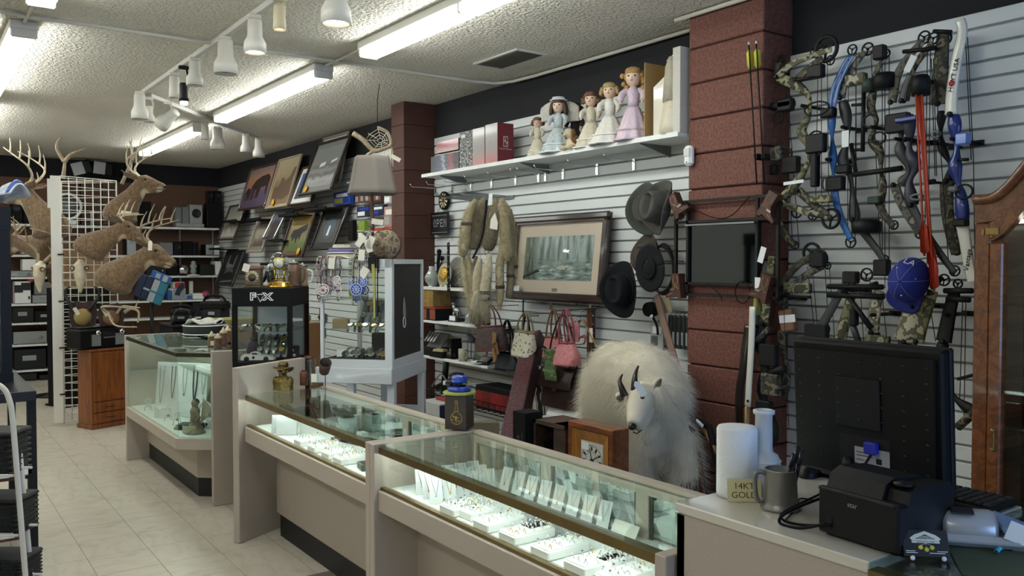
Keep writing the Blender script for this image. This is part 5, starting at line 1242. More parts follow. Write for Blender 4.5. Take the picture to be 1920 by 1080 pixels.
# dolls
SKIN=mat('porcelain','#d8b9a0',.35,coat=.3)
def doll(label,px,pyb,pyt,X,dress,hair,hairlen=.5,hat=None,wings=False,extra=None,curls=False,flare=.3,arms=None,trim=None,stand=False):
    p=pX(px,pyb,X); tpz=pX(px,pyt,X).z; H=tpz-SHT-.006
    t=thing('porcelain_doll',label,'doll',(X,p.y,SHT+.001),-PI/2+.6,'porcelain dolls on the top shelf')
    hr=H*.125; nz=H-hr*2.1
    wl=nz*.66
    ruf=MB()
    n=30
    def dr(u,v):
        a=2*PI*u; r=(H*flare*.72*(1-v)**.8 + H*.075) * (1+(.09*(1-v))*math.sin(9*a))
        return (r*math.cos(a),r*.8*math.sin(a),wl*v)
    part('skirt',ruf.sheet(dr,n*2,8,.002),dress,t)
    tr=MB()
    for v0,k in ((.02,1.05),(.3,1.03)):
        tr.tube([((H*flare*.72*(1-v0)**.8+H*.075)*k*(1+.09*(1-v0)*math.sin(9*a))*math.cos(a),.8*(H*flare*.72*(1-v0)**.8+H*.075)*k*(1+.09*(1-v0)*math.sin(9*a))*math.sin(a),wl*v0+.004) for a in [2*PI*q/60 for q in range(60)]],H*.014,5,closed=True)
    part('lace_trim',tr,trim or CARDW,t)
    part('bodice',MB().lathe([(H*.075,wl*.96),(H*.085,wl+H*.06),(H*.09,nz-H*.06),(H*.05,nz),(H*.028,nz+H*.01),(.001,nz+H*.01)],16),dress,t)
    for s in (-1,1):
        part('sleeve',MB().tube(curve([(s*H*.07,0,nz-H*.03),(s*H*.15,-H*.03,nz-H*.1),(s*H*.15,-H*.1,nz-H*.2)],4),[H*.03+H*.02*math.sin(PI*i/8) for i in range(9)],10),dress,t)
        part('hand',MB().ball((s*H*.15,-H*.12,nz-H*.22),H*.022,8,6),SKIN,t)
    hz=nz+hr*1.05
    hd=part('head',MB().ball((0,0,hz),(hr*.86,hr*.92,hr*1.05),16,12).ball((0,-hr*.9,hz-hr*.15),hr*.13).tube([(0,0,nz-.005),(0,0,hz-hr*.6)],hr*.35,8),SKIN,t)
    fe=MB()
    for s in (-1,1): fe.ball((s*hr*.34,-hr*.82,hz+hr*.05),(hr*.13,hr*.08,hr*.1),8,6)
    part('eyes',fe,NOSE,t); part('mouth',MB().ball((0,-hr*.84,hz-hr*.42),(hr*.17,hr*.06,hr*.06),8,6),mat('lips','#a3453f',.4),t)
    hm=MB(); rr=random.Random(len(label))
    hm.sheet(lambda u,v: (hr*1.08*math.sin(PI*.62*v)*math.sin(2*PI*u),hr*.16+hr*1.12*math.sin(PI*.62*v)*math.cos(2*PI*u)*(1 if math.cos(2*PI*u) > 0 else .62),hz+hr*.12+hr*1.05*math.cos(PI*.62*v)),20,8,.002)
    for k in range(16 if not curls else 34):
        a=PI*(-.12+1.24*k/15) if not curls else rr.uniform(-.15,PI+.15)
        x,y=hr*1.05*math.cos(a),hr*1.0*math.sin(a)+hr*.1; z0=hz+hr*(.3 if not curls else rr.uniform(-.3,.95)); ln=hr*2.2*hairlen
        if curls: hm.ball((x*rr.uniform(.8,1.2),y,z0-rr.uniform(0,1)*ln),hr*.3,8,6)
        else: hm.tube(curve([(x*.9,y*.9,z0+hr*.2),(x*1.1,y*1.05,z0-ln*.5),(x*1.15,y*1.0,z0-ln)],3),[hr*.2,hr*.26,hr*.28,hr*.28,hr*.27,hr*.22,hr*.1],6)
    hm.ball((0,-hr*.28,hz+hr*.62),(hr*.88,hr*.72,hr*.5),14,8)
    part('hair',hm,hair,t)
    if hat: part('hat',MB().lathe([(.001,hz+hr*1.28),(hr*.9,hz+hr*1.25),(hr*1.0,hz+hr*.95),(hr*1.3,hz+hr*.85),(hr*1.3,hz+hr*.78),(hr*.9,hz+hr*.78)][::-1],20),hat,t)
    if wings:
        for s in (-1,1): part('wing',MB().sheet(lambda u,v,s=s: (s*H*(.06+.3*u),H*.1+.01*math.sin(8*v),nz-H*.25+H*(.1+.38*v)*(1-.35*u*u)+H*.06*u),8,8,.012),mat('wing_fluff','#d0ccc2',.95,bump=1,bs=120),t)
    if extra: extra(t,H,nz,wl)
    return t
HB=mat('hair_brown','#4a3326',.6,var=.3,vs=80); HBL=mat('hair_blonde','#a08a5c',.6,var=.25,vs=80); HK=mat('hair_black','#1a1614',.5); HG=mat('hair_gold','#a8854e',.6,var=.3,vs=80); HA=mat('hair_auburn','#6d4a33',.6,var=.3,vs=80)
CRD=mat('dress_cream','#c9c2ae',.85,var=.1,vs=60,bump=.4,bs=70); BLD=multi('dress_iceblue',['#8d9ba0','#b9c3c4','#a3afb2','#d3d8d6'],30,.4,4,kind='noise',hard=False,bump=.5); WHD=mat('dress_white','#d3d0c6',.8,var=.06,vs=60,bump=.4,bs=70); LID=multi('dress_lilac',['#b8a0ae','#cdbcc6','#c4a6b6'],90,.5,4,kind='noise',hard=False,bump=.5); BKD=mat('dress_black','#1d1a1a',.8)
doll('small cream doll with brown pigtails at the left of the doll row',1008,292,219,3.78,CRD,HA,.35,flare=.28)
doll('angel doll in an ice blue gown with hat and feather wings',1047,286,184,3.74,BLD,HB,.75,CARDW,True,flare=.36)
doll('dark haired doll in black with a white collar behind the puppy',1078,270,192,3.88,BKD,HK,.4,flare=.3,extra=lambda t,H,nz,wl: part('collar',MB().lathe([(H*.12,nz-H*.06),(H*.11,nz-H*.04),(H*.03,nz+H*.005),(.001,nz+.005)],16),CARDW,t))
doll('seated looking doll in cream satin with brown curls',1108,270,171,3.76,CRD,HA,.5,flare=.3,curls=True)
doll('tall blonde doll in a white pinafore dress',1143,265,154,3.73,WHD,HBL,.38,flare=.34)
doll('doll in a lilac fairy dress with golden curls beside the tan box',1187,254,126,3.74,LID,HG,.8,flare=.24,curls=True,trim=LID)
t=thing('toy_puppy','cream and brown toy puppy sitting between the dolls','toy',(3.715,pX(1073,276,3.715).y,SHT+.001),-PI/2)
mb=MB().ball((0,0,.05),(.045,.04,.05)).ball((0,-.03,.115),(.034,.036,.034)).ball((0,-.065,.105),(.018,.022,.016))
for s in (-1,1): mb.ball((s*.035,-.045,.018),(.02,.035,.018))
remesh(part('body',mb,mat('plush_cream','#cfc1a2',.95,bump=.6,bs=200),t),.006,2)
for s in (-1,1): part('ear',MB().ball((s*.036,-.02,.112),(.012,.02,.032),10,8),mat('plush_brown','#6a4c2c',.95),t)
part('nose',MB().ball((0,-.086,.11),.006,8,6),NOSE,t); part('patch',MB().ball((.028,.004,.07),(.03,.036,.035),10,8),mat('plush_brown','#6a4c2c',.95),t)
# bridal doll box
def tallbox():
    X=3.70; y0=pX(1203,258,X).y; y1=3.49
    H=pX(1240,96,X).z-SHT; w=y0-y1
    t=thing('bridal_doll_box','tall open box holding a wrapped bridal doll dress','box',M=wallM((y0+y1)/2,SHT+.001,X-.0))
    part('box_back',MB().box(-w/2,w/2-.055,0,H*.93,-.2,-.19),mat('kraft','#a5885a',.8),t)
    part('box_side',MB().box(-w/2,-w/2+.006,0,H*.93,-.19,-.02),mat('kraft','#a5885a',.8),t)
    part('box_shell',MB().box(w/2-.06,w/2,0,H,-.2,0,b=.002),mat('box_white_dots','#bdbab0',.7,var=.08,vs=90),t)
    part('box_flap',MB().prism([(w/2-.16,H*.9),(w/2-.06,H),(w/2-.06,H*.9)],-.06,-.05),CARDW,t)
    part('dress_bag',MB().prism([(-w/2+.05,.0),(-w/2+.05,H*.62),(-w/2+.16,H*.74),(w/2-.12,H*.62),(w/2-.10,.0)],-.12,-.05),mat('bag_ivory','#c9c4b2',.35,coat=.5,bump=.6,bs=25),t)
    part('doll_dress',MB().mx(Matrix.Translation((w/2-.11,0,-.06)) @ Matrix.Rotation(PI/2,4,'X')).lathe([(.085,-.0),(.08,-.06),(.05,-H*.45),(.035,-H*.55),(.05,-H*.62),(.03,-H*.72),(.001,-H*.72)],18),mat('satin','#c6bda6',.45,bump=.5,bs=30),t)
    part('veil',MB().mx(Matrix.Translation((w/2-.11,H*.6,-.06)) @ Matrix.Rotation(PI/2,4,'X')).lathe([(.065,.1),(.055,-.05),(.045,-.12),(.03,-.165),(.001,-.175)],18),mat('veil','#a9a28f',.6,bump=.6,bs=60),t)
tallbox()
t=thing('motion_sensor','white motion sensor fixed at the edge of the red pier','sensor',M=wallM(3.44,2.14,3.748))
part('body',MB().box(-.03,.03,0,.115,0,.045,b=.014),CARDW,t); part('lens',MB().box(-.024,.024,.05,.1,.04,.049,b=.008),mat('sensor_lens','#c3c6c3',.3),t); part('led',MB().ball((0,.02,.045),.004,8,6),DARKP,t)

# ================================================================ MIDDLE WALL
# dartboard and OPEN sign
a=pX(829,376,3.93)
t=thing('dart_board','small round dart board above the dotted sign','dart board',M=wallM(a.y,a.z,3.95))
rD=.082
part('board',MB().lathe([(rD,-.01),(rD,.008),(.001,.008)],28),MATT,t)
for k in range(20):
    a0,a1=2*PI*k/20,2*PI*(k+1)/20
    if k % 2: part('segment',MB().prism([(.02*math.cos(a0),.02*math.sin(a0)),(rD*.8*math.cos(a0),rD*.8*math.sin(a0)),(rD*.8*math.cos(a1),rD*.8*math.sin(a1)),(.02*math.cos(a1),.02*math.sin(a1))],.008,.0095),mat('dart_cream','#c0b798',.7),t)
part('bullseye',MB().lathe([(.012,.008),(.012,.011),(.001,.011)],12),mat('dart_red','#7d2a26',.6),t)
a=pX(821,440,3.90)
t=thing('open_sign','black dotted light sign reading open, under the dart board','sign',M=wallM(a.y,a.z,3.92))
sw,shh=.285,.2
part('panel',MB().box(-sw/2,sw/2,0,shh,-.015,.0,b=.003),mat('sign_black','#1c1e20',.4),t)
part('frame',MB().box(-sw/2,sw/2,0,.008,0,.006).box(-sw/2,sw/2,shh-.008,shh,0,.006).box(-sw/2,-sw/2+.008,0,shh,0,.006).box(sw/2-.008,sw/2,0,shh,0,.006),BLACK,t)
mb=MB(); DOT=mat('sign_dots','#b8c0c4',.5)
GL={'O': ('0110','1001','1001','1001','0110'),'P': ('1110','1001','1110','1000','1000'),'E': ('1111','1000','1110','1000','1111'),'N': ('1001','1101','1011','1001','1001')}
for i,ch in enumerate('OPEN'):
    for r_,row in enumerate(GL[ch]):
        for c_,v in enumerate(row):
            if v == '1': mb.cbox((-sw*.36+i*sw*.205+c_*.0118,shh*.66-r_*.0145,.001),(.0072,.0072,.004))
part('letters',mb,DOT,t)
mb=MB()
for k in range(18):
    x=-sw*.45+k*sw*.9/17; mb.cbox((x,shh*.86,.001),(.005,.005,.004)); mb.cbox((x,shh*.1,.001),(.005,.005,.004))
part('border_dots',mb,DOT,t)
part('hang_wire',MB().tube([(-.05,shh,-.01),(-.03,shh+.05,-.02),(0,shh+.08,-.05)],.002,4).tube([(.05,shh,-.01),(.03,shh+.05,-.02),(0,shh+.08,-.05)],.002,4),MATT,t)
# three shelves
def wshelf(z,y0,y1,label,X=3.70):
    t=thing('slat_shelf',label,'shelf',(3.985,y0,z))
    part('board',MB().box(X-3.985,0,0,y1-y0,-.022,0,b=.002),WHITE,t)
    for y in (.15,y1-y0-.15): part('bracket',MB().mx(Matrix.Translation((0,y,0)) @ Matrix.Rotation(PI/2,4,'X')).prism([(0,-.022),(-.22,-.022),(-.22,-.03),(0,-.08)],-.005,.005),STEEL,t)
    return t
Z1,Z2,Z3=1.366,1.08,.77
wshelf(Z1,5.72,6.7,'short white shelf with brass plates beside the pelts'); wshelf(Z2,5.46,6.7,'white shelf with cigar boxes and antler ornaments'); wshelf(Z3,5.50,6.62,'white shelf with lanterns and shoes beside the handbags')
def place(px,X,z): return (X,pX(px,600,X).y,z+.001)
def onshelf(name,label,cat,px,X,z,rz=-PI/2): return thing(name,label,cat,place(px,X,z),rz)
t=onshelf('brass_plate','round gold embossed plate with a scalloped silver rim','plate',834,3.80,Z1); 
part('plate',MB().mx(Matrix.Translation((0,0,.105)) @ Matrix.Rotation(PI/2-.15,4,'X')).lathe([(.105,-.006),(.105,.006),(.075,.008),(.07,.012),(.001,.02)],30),mat('plate_pale','#a59d86',.5),t)
part('emblem',MB().mx(Matrix.Translation((0,-.012,.108)) @ Matrix.Rotation(PI/2-.15,4,'X')).lathe([(.068,0),(.06,.008),(.03,.014),(.001,.015)],24),mat('emboss_gold','#b49342',.35,.9,var=.5,vs=60,bump=1,bs=60),t)
part('foot',MB().box(-.05,.05,-.02,.03,0,.02),CARDW,t)
t=onshelf('silver_vase','curvy silver glass vase beside the gold plate','vase',810,3.78,Z1)
part('vase',MB().lathe([(.001,0),(.035,0),(.03,.012),(.06,.05),(.065,.085),(.045,.12),(.025,.15),(.03,.18),(.024,.18),(.001,.16)],20),mat('pale_glass','#8d948f',.15,coat=.5),t); part('foot_ring',MB().lathe([(.036,0),(.036,.006),(.03,.008)],18),CHROME,t)
t=onshelf('carved_plate','large grey carved plate standing next to the studded strap','plate',856,3.88,Z1)
part('plate',MB().mx(Matrix.Translation((0,0,.13)) @ Matrix.Rotation(PI/2-.12,4,'X')).lathe([(.13,-.006),(.13,.006),(.1,.012),(.09,.006),(.05,.012),(.001,.014)],30),mat('carved_grey','#6d6d66',.6,var=.4,vs=50,bump=1,bs=60),t); part('stand',MB().box(-.05,.05,-.03,.04,0,.012),DARKP,t)
t=onshelf('dark_figurine','black figurine group standing behind the gold plate','figurine',826,3.92,Z1)
mb=MB().ball((0,0,.03),(.05,.03,.03)).ball((.02,0,.12),(.03,.025,.1)).ball((.03,0,.25),.024).tube([(-.03,0,.05),(-.04,0,.2),(-.02,0,.29)],[.02,.016,.02],8).ball((-.02,0,.31),.024); remesh(part('figure',mb,MATT,t),.008,2); part('plinth',B(-.06,.06,-.035,.035,0,.012),MATT,t)
t=thing('studded_strap','black studded leather strap hanging in front of the shelves','strap',M=wallM(pX(846,450,3.72).y,pX(846,547,3.72).z,3.695))
hs=pX(846,455,3.72).z-pX(846,547,3.72).z
part('strap',MB().box(-.018,.018,0,hs,0,.005,b=.001),MATT,t)
for k in range(9): part('stud',MB().ball((-.006 if k % 2 else .006,.03+k*.045,.006),.005,8,6),CHROME,t)
part('loop',MB().tube([(0,hs,.003),(0,hs+.04,-.02),(0,hs+.045,-.28)],.003,5),CHROME,t)
# cigar boxes
PINE=wood('cigar_wood','#77602f','#94783e',2,0,.5)
t=onshelf('cigar_box','pale wooden box on top of the red cigar box','box',817,3.80,Z2+.115); part('box',MB().box(-.115,.105,-.09,.09,0,.145,b=.003),PINE,t); part('slide_lid',MB().box(.025,.033,-.093,-.088,.004,.142),mat('lid_edge','#b39a58',.5),t)
t=onshelf('cigar_box','red and black printed cigar box with portraits','box',819,3.79,Z2); part('box',MB().box(-.125,.13,-.09,.09,0,.1,b=.002),MATT,t); part('lid',MB().box(-.128,.133,-.093,.093,.1,.114,b=.002),mat('lid_red','#8d2a22',.5),t)
for x,nm in ((-.07,'pr_cig1'),(.08,'pr_cig2')): part('portrait',B(x-.045,x+.045,-.0915,-.09,.008,.095),printmat(nm,[(.1,'#8a4b33'),(.4,'#c3a368'),(.6,'#6d2f2a' if x > 0 else '#b08f52'),(.9,'#b39a62')],6,.3),t)
t=onshelf('deer_ornament','little silver deer ornament with a name card','ornament',856,3.80,Z2)
mb=MB().ball((0,0,.09),(.045,.022,.028)).tube([(-.03,0,.1),(-.05,0,.14)],[.018,.012],8).ball((-.055,0,.15),(.022,.012,.012))
for x in (-.03,.03):
    for s in (-1,1): mb.tube([(x,s*.012,.08),(x,s*.012,.03)],.006,6)
part('body',mb,mat('silver_paint','#a4a6a4',.3,.7),t); part('base',B(-.07,.07,-.04,.04,0,.03),DARKP,t); part('name_card',B(-.045,.045,-.043,-.041,.01,.05),CARDW,t)
am=MB()
for s in (-1,1): am.tube(curve([(-.045,0,.16),(-.04,s*.02,.19),(-.06,s*.03,.22)],3),.003,5).tube([(-.042,s*.018,.185),(-.02,s*.025,.21)],.0025,5)
part('antlers',am,MATT,t)
for i,(px,lab) in enumerate(((879,'silver filigree box on the white shelf under the pelts'),(893,'brown antique tin beside the filigree box'),(912,'tiny dark figurine at the end of the cigar shelf'))):
    t=onshelf('trinket_box',lab,'trinket',px,3.78,Z2); part('box',MB().lathe([(.001,0),(.03,0),(.034,.01),(.03,.045),(.034,.05),(.001,.05)],12),(mat('silver_paint','#a4a6a4',.3,.7),BRONZE,MATT)[i],t); part('lid',MB().lathe([(.034,.05),(.03,.06),(.008,.07),(.01,.08),(.001,.085)],12),(mat('silver_paint','#a4a6a4',.3,.7),BRONZE,MATT)[i],t)
# third shelf
t=onshelf('knife_box','open black case with tools leaning on the lower shelf','case',812,3.80,Z3)
part('tray',MB().box(-.12,.12,-.09,.09,0,.06,b=.003),MATT,t); part('lid',MB().at((0,.05,.11),rx=.9).box(-.12,.12,-.09,.09,-.008,.008,b=.002),mat('case_grey','#56534e',.6),t)
mb=MB()
for k in range(4): mb.at((-.08+.05*k,.0,.155),rx=.9).box(-.012,.012,-.06,.05,0,.012,b=.004)
part('tools',mb,STEEL,t); part('label_card',B(-.1,-.06,-.092,-.09,.02,.045),CARDW,t)
t=onshelf('domino_box','flat black box with stacked cream tiles on top','box',822,3.72,Z3)
part('box',MB().box(-.11,.11,-.03,.05,0,.05,b=.003),MATT,t); part('tiles',MB().at((.03,0,.052),rz=.3).box(-.06,.06,-.03,.03,0,.012).box(-.055,.055,-.028,.028,.012,.02),mat('tile_cream','#a79d78',.6),t)
t=onshelf('baby_shoe','bronzed baby shoe bookend on the lower shelf','bookend',850,3.78,Z3)
part('shoe',MB().tube(curve([(-.04,-.02,.03),(0,-.02,.03),(.04,0,.04)],4),[.022,.03,.032,.03,.028,.028,.03,.034,.03],10).lathe([(.032,.03),(.034,.08),(.028,.08)],12),mat('shoe_brown','#3c2f27',.5,var=.2),t); part('plate',B(-.06,.07,-.05,.05,0,.006),MATT,t); part('upright',B(.04,.05,-.05,.05,0,.17),MATT,t)
t=onshelf('cream_mug','cream patterned mug on the lower shelf','mug',868,3.74,Z3)
part('cup',MB().lathe([(.001,0),(.036,0),(.038,.01),(.038,.1),(.034,.1),(.033,.012),(.001,.012)],20),mat('mug_cream','#9c9888',.5,var=.2,vs=60),t); part('handle',MB().tube(curve([(.036,0,.08),(.062,0,.07),(.06,0,.035),(.036,0,.025)],4),.005,6),mat('mug_cream','#9c9888',.5),t)
t=onshelf('lantern','small grey house shaped lantern behind the mug','lantern',880,3.88,Z3)
part('posts',MB().box(-.05,-.044,-.05,-.044,0,.14).box(.044,.05,-.05,-.044,0,.14).box(-.05,-.044,.044,.05,0,.14).box(.044,.05,.044,.05,0,.14).box(-.05,.05,-.05,.05,0,.008),GREYP,t); part('roof',MB().lathe([(.085,.14),(.04,.19),(.012,.21),(.001,.21)],4),GREYP,t); part('ring',MB().tube([(.02*math.cos(a),0,.23+.02*math.sin(a)) for a in [2*PI*k/14 for k in range(14)]],.003,5,closed=True),STEEL,t); part('panes',MB().box(-.043,.043,-.043,.043,.01,.138),CLEAR,t)
t=onshelf('flower_frame','red edged picture frame with rose print on the lower shelf','picture frame',897,3.80,Z3)
part('frame',MB().at(rx=-.25).box(-.09,.09,0,.012,0,.2,b=.003),mat('frame_red','#6a2a30',.5),t); part('print',MB().at(rx=-.25).box(-.08,.08,-.0015,.0,.01,.19),printmat('pr_rose',[(.1,'#3b4a3d'),(.4,'#6a6d62'),(.55,'#a0344c'),(.8,'#54605a')],9,.4),t); part('strut',MB().at((0,.06,0),rx=.25).box(-.02,.02,0,.004,0,.14),MATT,t)
t=onshelf('calculator','black cash tin with silver tray leaning at the shelf end','tin',908,3.74,Z3)
part('tin',MB().at((0,0,.014),rx=.45,rz=.3).box(-.06,.06,-.03,.07,0,.02,b=.003),BLACK,t); part('tray',MB().at((0,0,.014),rx=.45,rz=.3).box(-.045,.045,-.015,.05,.02,.024),SILV,t)
single('white_dish',MB().lathe([(.001,0),(.06,0),(.1,.016),(.096,.018),(.001,.006)],24),CARDW,'shallow white oval dish at the end of the lower shelf','dish',(3.77,5.66,Z3+.001))
# wire basket shelf with tool boxes below
t=thing('wire_basket_shelf','black wire basket shelf low on the slatwall','wire shelf',(3.98,5.05,.41))
mb=MB()
for k in range(20): mb.tube([(-.005,.08*k,.1),(-.005,.08*k,0),(-.3,.08*k,0),(-.3,.08*k,.08)],.003,5)
for x,z in ((-.3,.08),(-.3,.04),(-.3,0),(-.15,0),(-.01,0),(-.005,.1)): mb.tube([(x,0,z),(x,1.52,z)],.004,5)
part('wires',mb,MATT,t)
t=thing('red_tool_box','long red and black printed tool carton on the wire shelf','box',(3.84,5.45,.414),0)
part('carton',MB().box(-.11,.11,-.28,.26,0,.19,b=.003),MATT,t); part('print',B(-.1115,-.11,-.2,.255,.02,.15),printmat('pr_redbox',[(.1,'#6a1a1a'),(.4,'#9c2a24'),(.6,'#54201e'),(.9,'#8d2a24')],7,.4),t); part('print_end',B(-.07,.07,-.2815,-.28,.1,.15),GREYP,t)
t=thing('power_tools','tangle of black cordless tools at the end of the wire shelf','tool',(3.8,6.15,.414)); part('bodies',MB().tube([(-.05,.2,.08),(0,.05,.15),(.02,-.1,.06)],[.03,.04,.03],10).tube([(-.05,.1,.05),(-.08,.0,.33)],.025,8).tube([(.03,.2,.05),(.0,.12,.3)],.02,8).ball((-.03,-.05,.07),(.06,.09,.05)),BLACK,t); part('cord',MB().tube(curve([(-.1,.2,.1),(-.1,.05,.22),(-.12,-.1,.15),(-.1,-.2,.03)],6),.006,6),GREYP,t)
for i,(px,X,w,h,m,lab) in enumerate(((822,3.45,.3,.3,mat('box_blue_white','#b9bcba',.5,var=.05),'white electronics carton with dark blue end standing under the wire shelf'),(846,3.55,.22,.36,mat('box_redish','#8d2f2a',.5,var=.15),'red carton behind the white electronics carton'))):
    y=pX(px,760,X).y; z_=0
    t=thing('carton',lab,'box',(X,y,0)); zt=pX(px,752 if i == 0 else 745,X).z
    part('carton',MB().box(-.08,.08,-w/2,w/2,0,zt,b=.003),m,t); part('end_print',B(-.078,.078,-w/2-.0015,-w/2,.01,zt-.01),mat('box_navy','#1f2940',.5) if i == 0 else MATT,t); part('label',B(-.0815,-.08,-w*.2,w*.1,zt*.6,zt*.8),DARKP if i == 0 else CARDW,t)
# big framed forest painting
Xb,Xt=3.86,3.93
bl,br,tl=pX(957,561,Xb),pX(1135,575,Xb),pX(970,409,Xt)
w=bl.y-br.y; hh=math.hypot(tl.z-bl.z,Xt-Xb)
M=Matrix.Translation((Xb,(bl.y+br.y)/2,bl.z)) @ wallM(0,0,0) @ Matrix.Rotation(-math.atan2(Xt-Xb,tl.z-bl.z),4,'X')
t=thing('framed_painting','large dark framed forest print with cream mount above the handbags','picture',M=M)
def forest():
    m,nt,N,L,b=newmat('forest_print'); b.inputs['Roughness'].default_value=.35
    tc=N.new('ShaderNodeTexCoord'); sp=N.new('ShaderNodeSeparateXYZ'); L.new(tc.outputs['Generated'],sp.inputs[0])
    def nz(sc,st,det=5):
        mp=N.new('ShaderNodeMapping'); mp.inputs['Scale'].default_value=st; L.new(tc.outputs['Generated'],mp.inputs[0])
        n=N.new('ShaderNodeTexNoise'); n.inputs['Scale'].default_value=sc; n.inputs['Detail'].default_value=det; L.new(mp.outputs[0],n.inputs['Vector']); return n.outputs['Fac']
    def ramp(src,st):
        r=N.new('ShaderNodeValToRGB'); cr=r.color_ramp
        while len(cr.elements) < len(st): cr.elements.new(.5)
        for e,(p,c) in zip(cr.elements,st): e.position=p; e.color=srgb(c)
        L.new(src,r.inputs[0]); return r.outputs[0]
    def mix(f,a,b_):
        x=N.new('ShaderNodeMix'); x.data_type='RGBA'; L.new(f,x.inputs[0]); L.new(a,x.inputs[6]); L.new(b_,x.inputs[7]); return x.outputs[2]
    trunks=ramp(nz(9,(2.2,.12,1),3),[(.36,'#5b6763'),(.48,'#8c9795'),(.6,'#b2bbb9'),(.7,'#76827f')])  # glare on the picture glass is put into these pale print colours
    ground=ramp(nz(9,(1,1.6,1),7),[(.33,'#4a5651'),(.45,'#75827e'),(.58,'#93a09c'),(.68,'#cdd0c8')])
    dark=ramp(nz(14,(2.5,.2,1),4),[(.38,'#323d34'),(.55,'#5c6955'),(.72,'#858f78')])
    f1=ramp(sp.outputs[1],[(.38,'#ffffff'),(.52,'#000000')]); f2=ramp(sp.outputs[0],[(.12,'#ffffff'),(.24,'#000000')])
    L.new(mix(f2,mix(f1,trunks,ground),dark),b.inputs['Base Color']); return m
framed(t,w,hh,.052,FRD,.105,mat('mount_blush','#d0bdad',.7),forest(),.045,(([(.03,-.18),(.1,-.16),(.14,-.2),(.13,-.26),(.04,-.26),(.0,-.23)],mat('print_sheep','#b9b5a4',.6)),([(.16,-.22),(.22,-.21),(.23,-.27),(.16,-.27)],mat('print_sheep','#b9b5a4',.6)),([(.28,.28),(.3,.38),(.36,.44),(.35,.4),(.31,.35),(.3,.28)],mat('print_branch','#a9b0aa',.6)),([(-.24,-.3),(-.5,-.48),(-.5,-.42),(-.28,-.26)],mat('print_darklog','#141a16',.6))),glass=True)
part('name_plate',B(-.03,.03,.075,.098,.0096,.012),STEEL,t); part('inner_frame',MB().box(-w/2+.05,w/2-.05,.05,.062,.01,.034).box(-w/2+.05,w/2-.05,hh-.062,hh-.05,.01,.034).box(-w/2+.05,-w/2+.062,.062,hh-.062,.01,.034).box(w/2-.062,w/2-.05,.062,hh-.062,.01,.034),FRB,t)
part('price_label',B(-w/2+.06,-w/2+.15,.065,.105,.0345,.036),CARDW,t)
# hooks carrying it
for i,y in enumerate((5.05,4.6)): single('slat_hook',MB().box(3.85,3.985,y-.01,y+.01,bl.z-.014,bl.z-.004).box(3.845,3.855,y-.01,y+.01,bl.z-.004,bl.z+.02).box(3.975,3.985,y-.015,y+.015,bl.z-.07,bl.z-.004),CHROME,'steel bracket under the large forest print','hook',None or (0,0,0),group='brackets under the forest print')
# ---------------------------------------------------------------- pelts
FURT=[multi('fur_tan',['#7b7054','#a09474','#8a7e60','#b3a88a'],16,.95,8,(1,1,1),'noise',False,.8),multi('fur_pale',['#9d9478','#c0b89e','#aca287','#d0c9b2'],14,.95,8,(1,1,1),'noise',False,.8),multi('fur_grey',['#5d5646','#847a64','#6f6652','#9a907a'],30,.95,8,kind='noise',hard=False,bump=.8)]
def haircoat(o,n,ln,m_index=1,rad_=.0012,seed=1,rnd=.5):
    mod=o.modifiers.new('coat','PARTICLE_SYSTEM'); ps=mod.particle_system.settings; mod.particle_system.seed=seed
    ps.type='HAIR'; ps.count=n; ps.hair_length=ln; ps.use_modifier_stack=True; ps.hair_step=3; ps.display_step=3; ps.render_step=3
    ps.emit_from='FACE'; ps.use_emit_random=True; ps.use_even_distribution=True
    ps.factor_random=ln*.35; ps.object_align_factor=(0,0,-ln*.55); ps.normal_factor=ln*.5; ps.length_random=rnd
    ps.root_radius=rad_; ps.tip_radius=rad_*.2; ps.radius_scale=1.0; ps.material=m_index
pn=0
def pelt(label,pts,r,m,z=6.15,knots=(),hair=500):
    """hanging fur piece through measured points; r in pixels"""
    base=pD(*pts[0],z); c=curve([pD(a,b,z)-base for a,b in pts],6); s=z/FPX
    t=thing('fur_pelt',label,'pelt',base,0,'pelts hanging in a bunch')
    rs=[r*s*(.45+.55*min(1,3.2*i/len(c)))*(1 if i < len(c)*.82 else max(.25,1-((i/len(c))-.82)*4)) for i in range(len(c))]
    o=part('fur',MB().tube(c,rs,10),m,t)
    haircoat(o,hair,.022,1,.0009,len(label))
    for f_ in knots:
        q=c[int(f_*(len(c)-1))]; part('knot',MB().lathe([(r*s*1.05,-.012),(r*s*1.1,0),(r*s*1.05,.012)],12),mat('knot_dark','#3a3026',.9),t).location=q
    return t
rk=thing('pelt_rack','wire star hook rack on the slatwall holding the pelts','rack',M=wallM(pX(925,375,3.97).y,pX(925,372,3.97).z,3.98))
mb=MB()
for k in range(9):
    x=-.32+.07*k; mb.tube([(x,0,0),(x-.02,.01,.2),(x-.03,.02,.34+.03*(k % 3)),(x-.03,.045,.36+.03*(k % 3))],.004,5)
part('prongs',mb,STEEL,rk); part('bar',MB().box(-.36,.28,-.02,.01,.0,.012),STEEL,rk)
pelt('broad grey brown pelt with rough hair at the back of the bunch',[(912,374),(897,400),(890,430),(888,468)],17,FURT[2],6.2,hair=1600)
pelt('patchy brown pelt beside the broad grey one',[(925,372),(930,395),(922,430),(915,470)],14,FURT[2],6.15,hair=1200)
pelt('left braided tan pelt with a dark knot and tufted end',[(893,374),(880,400),(873,430),(871,455),(867,482)],10,FURT[0],6.1,(.42,),700)
pelt('right braided tan pelt with a fringed tuft',[(938,380),(946,410),(948,440),(950,470),(951,490)],11,FURT[0],6.0,(),800)
pelt('curved tan pelt hugging the right braid',[(940,372),(955,398),(960,430),(962,470),(964,500),(961,535)],7,FURT[0],6.1,(.8,),500)
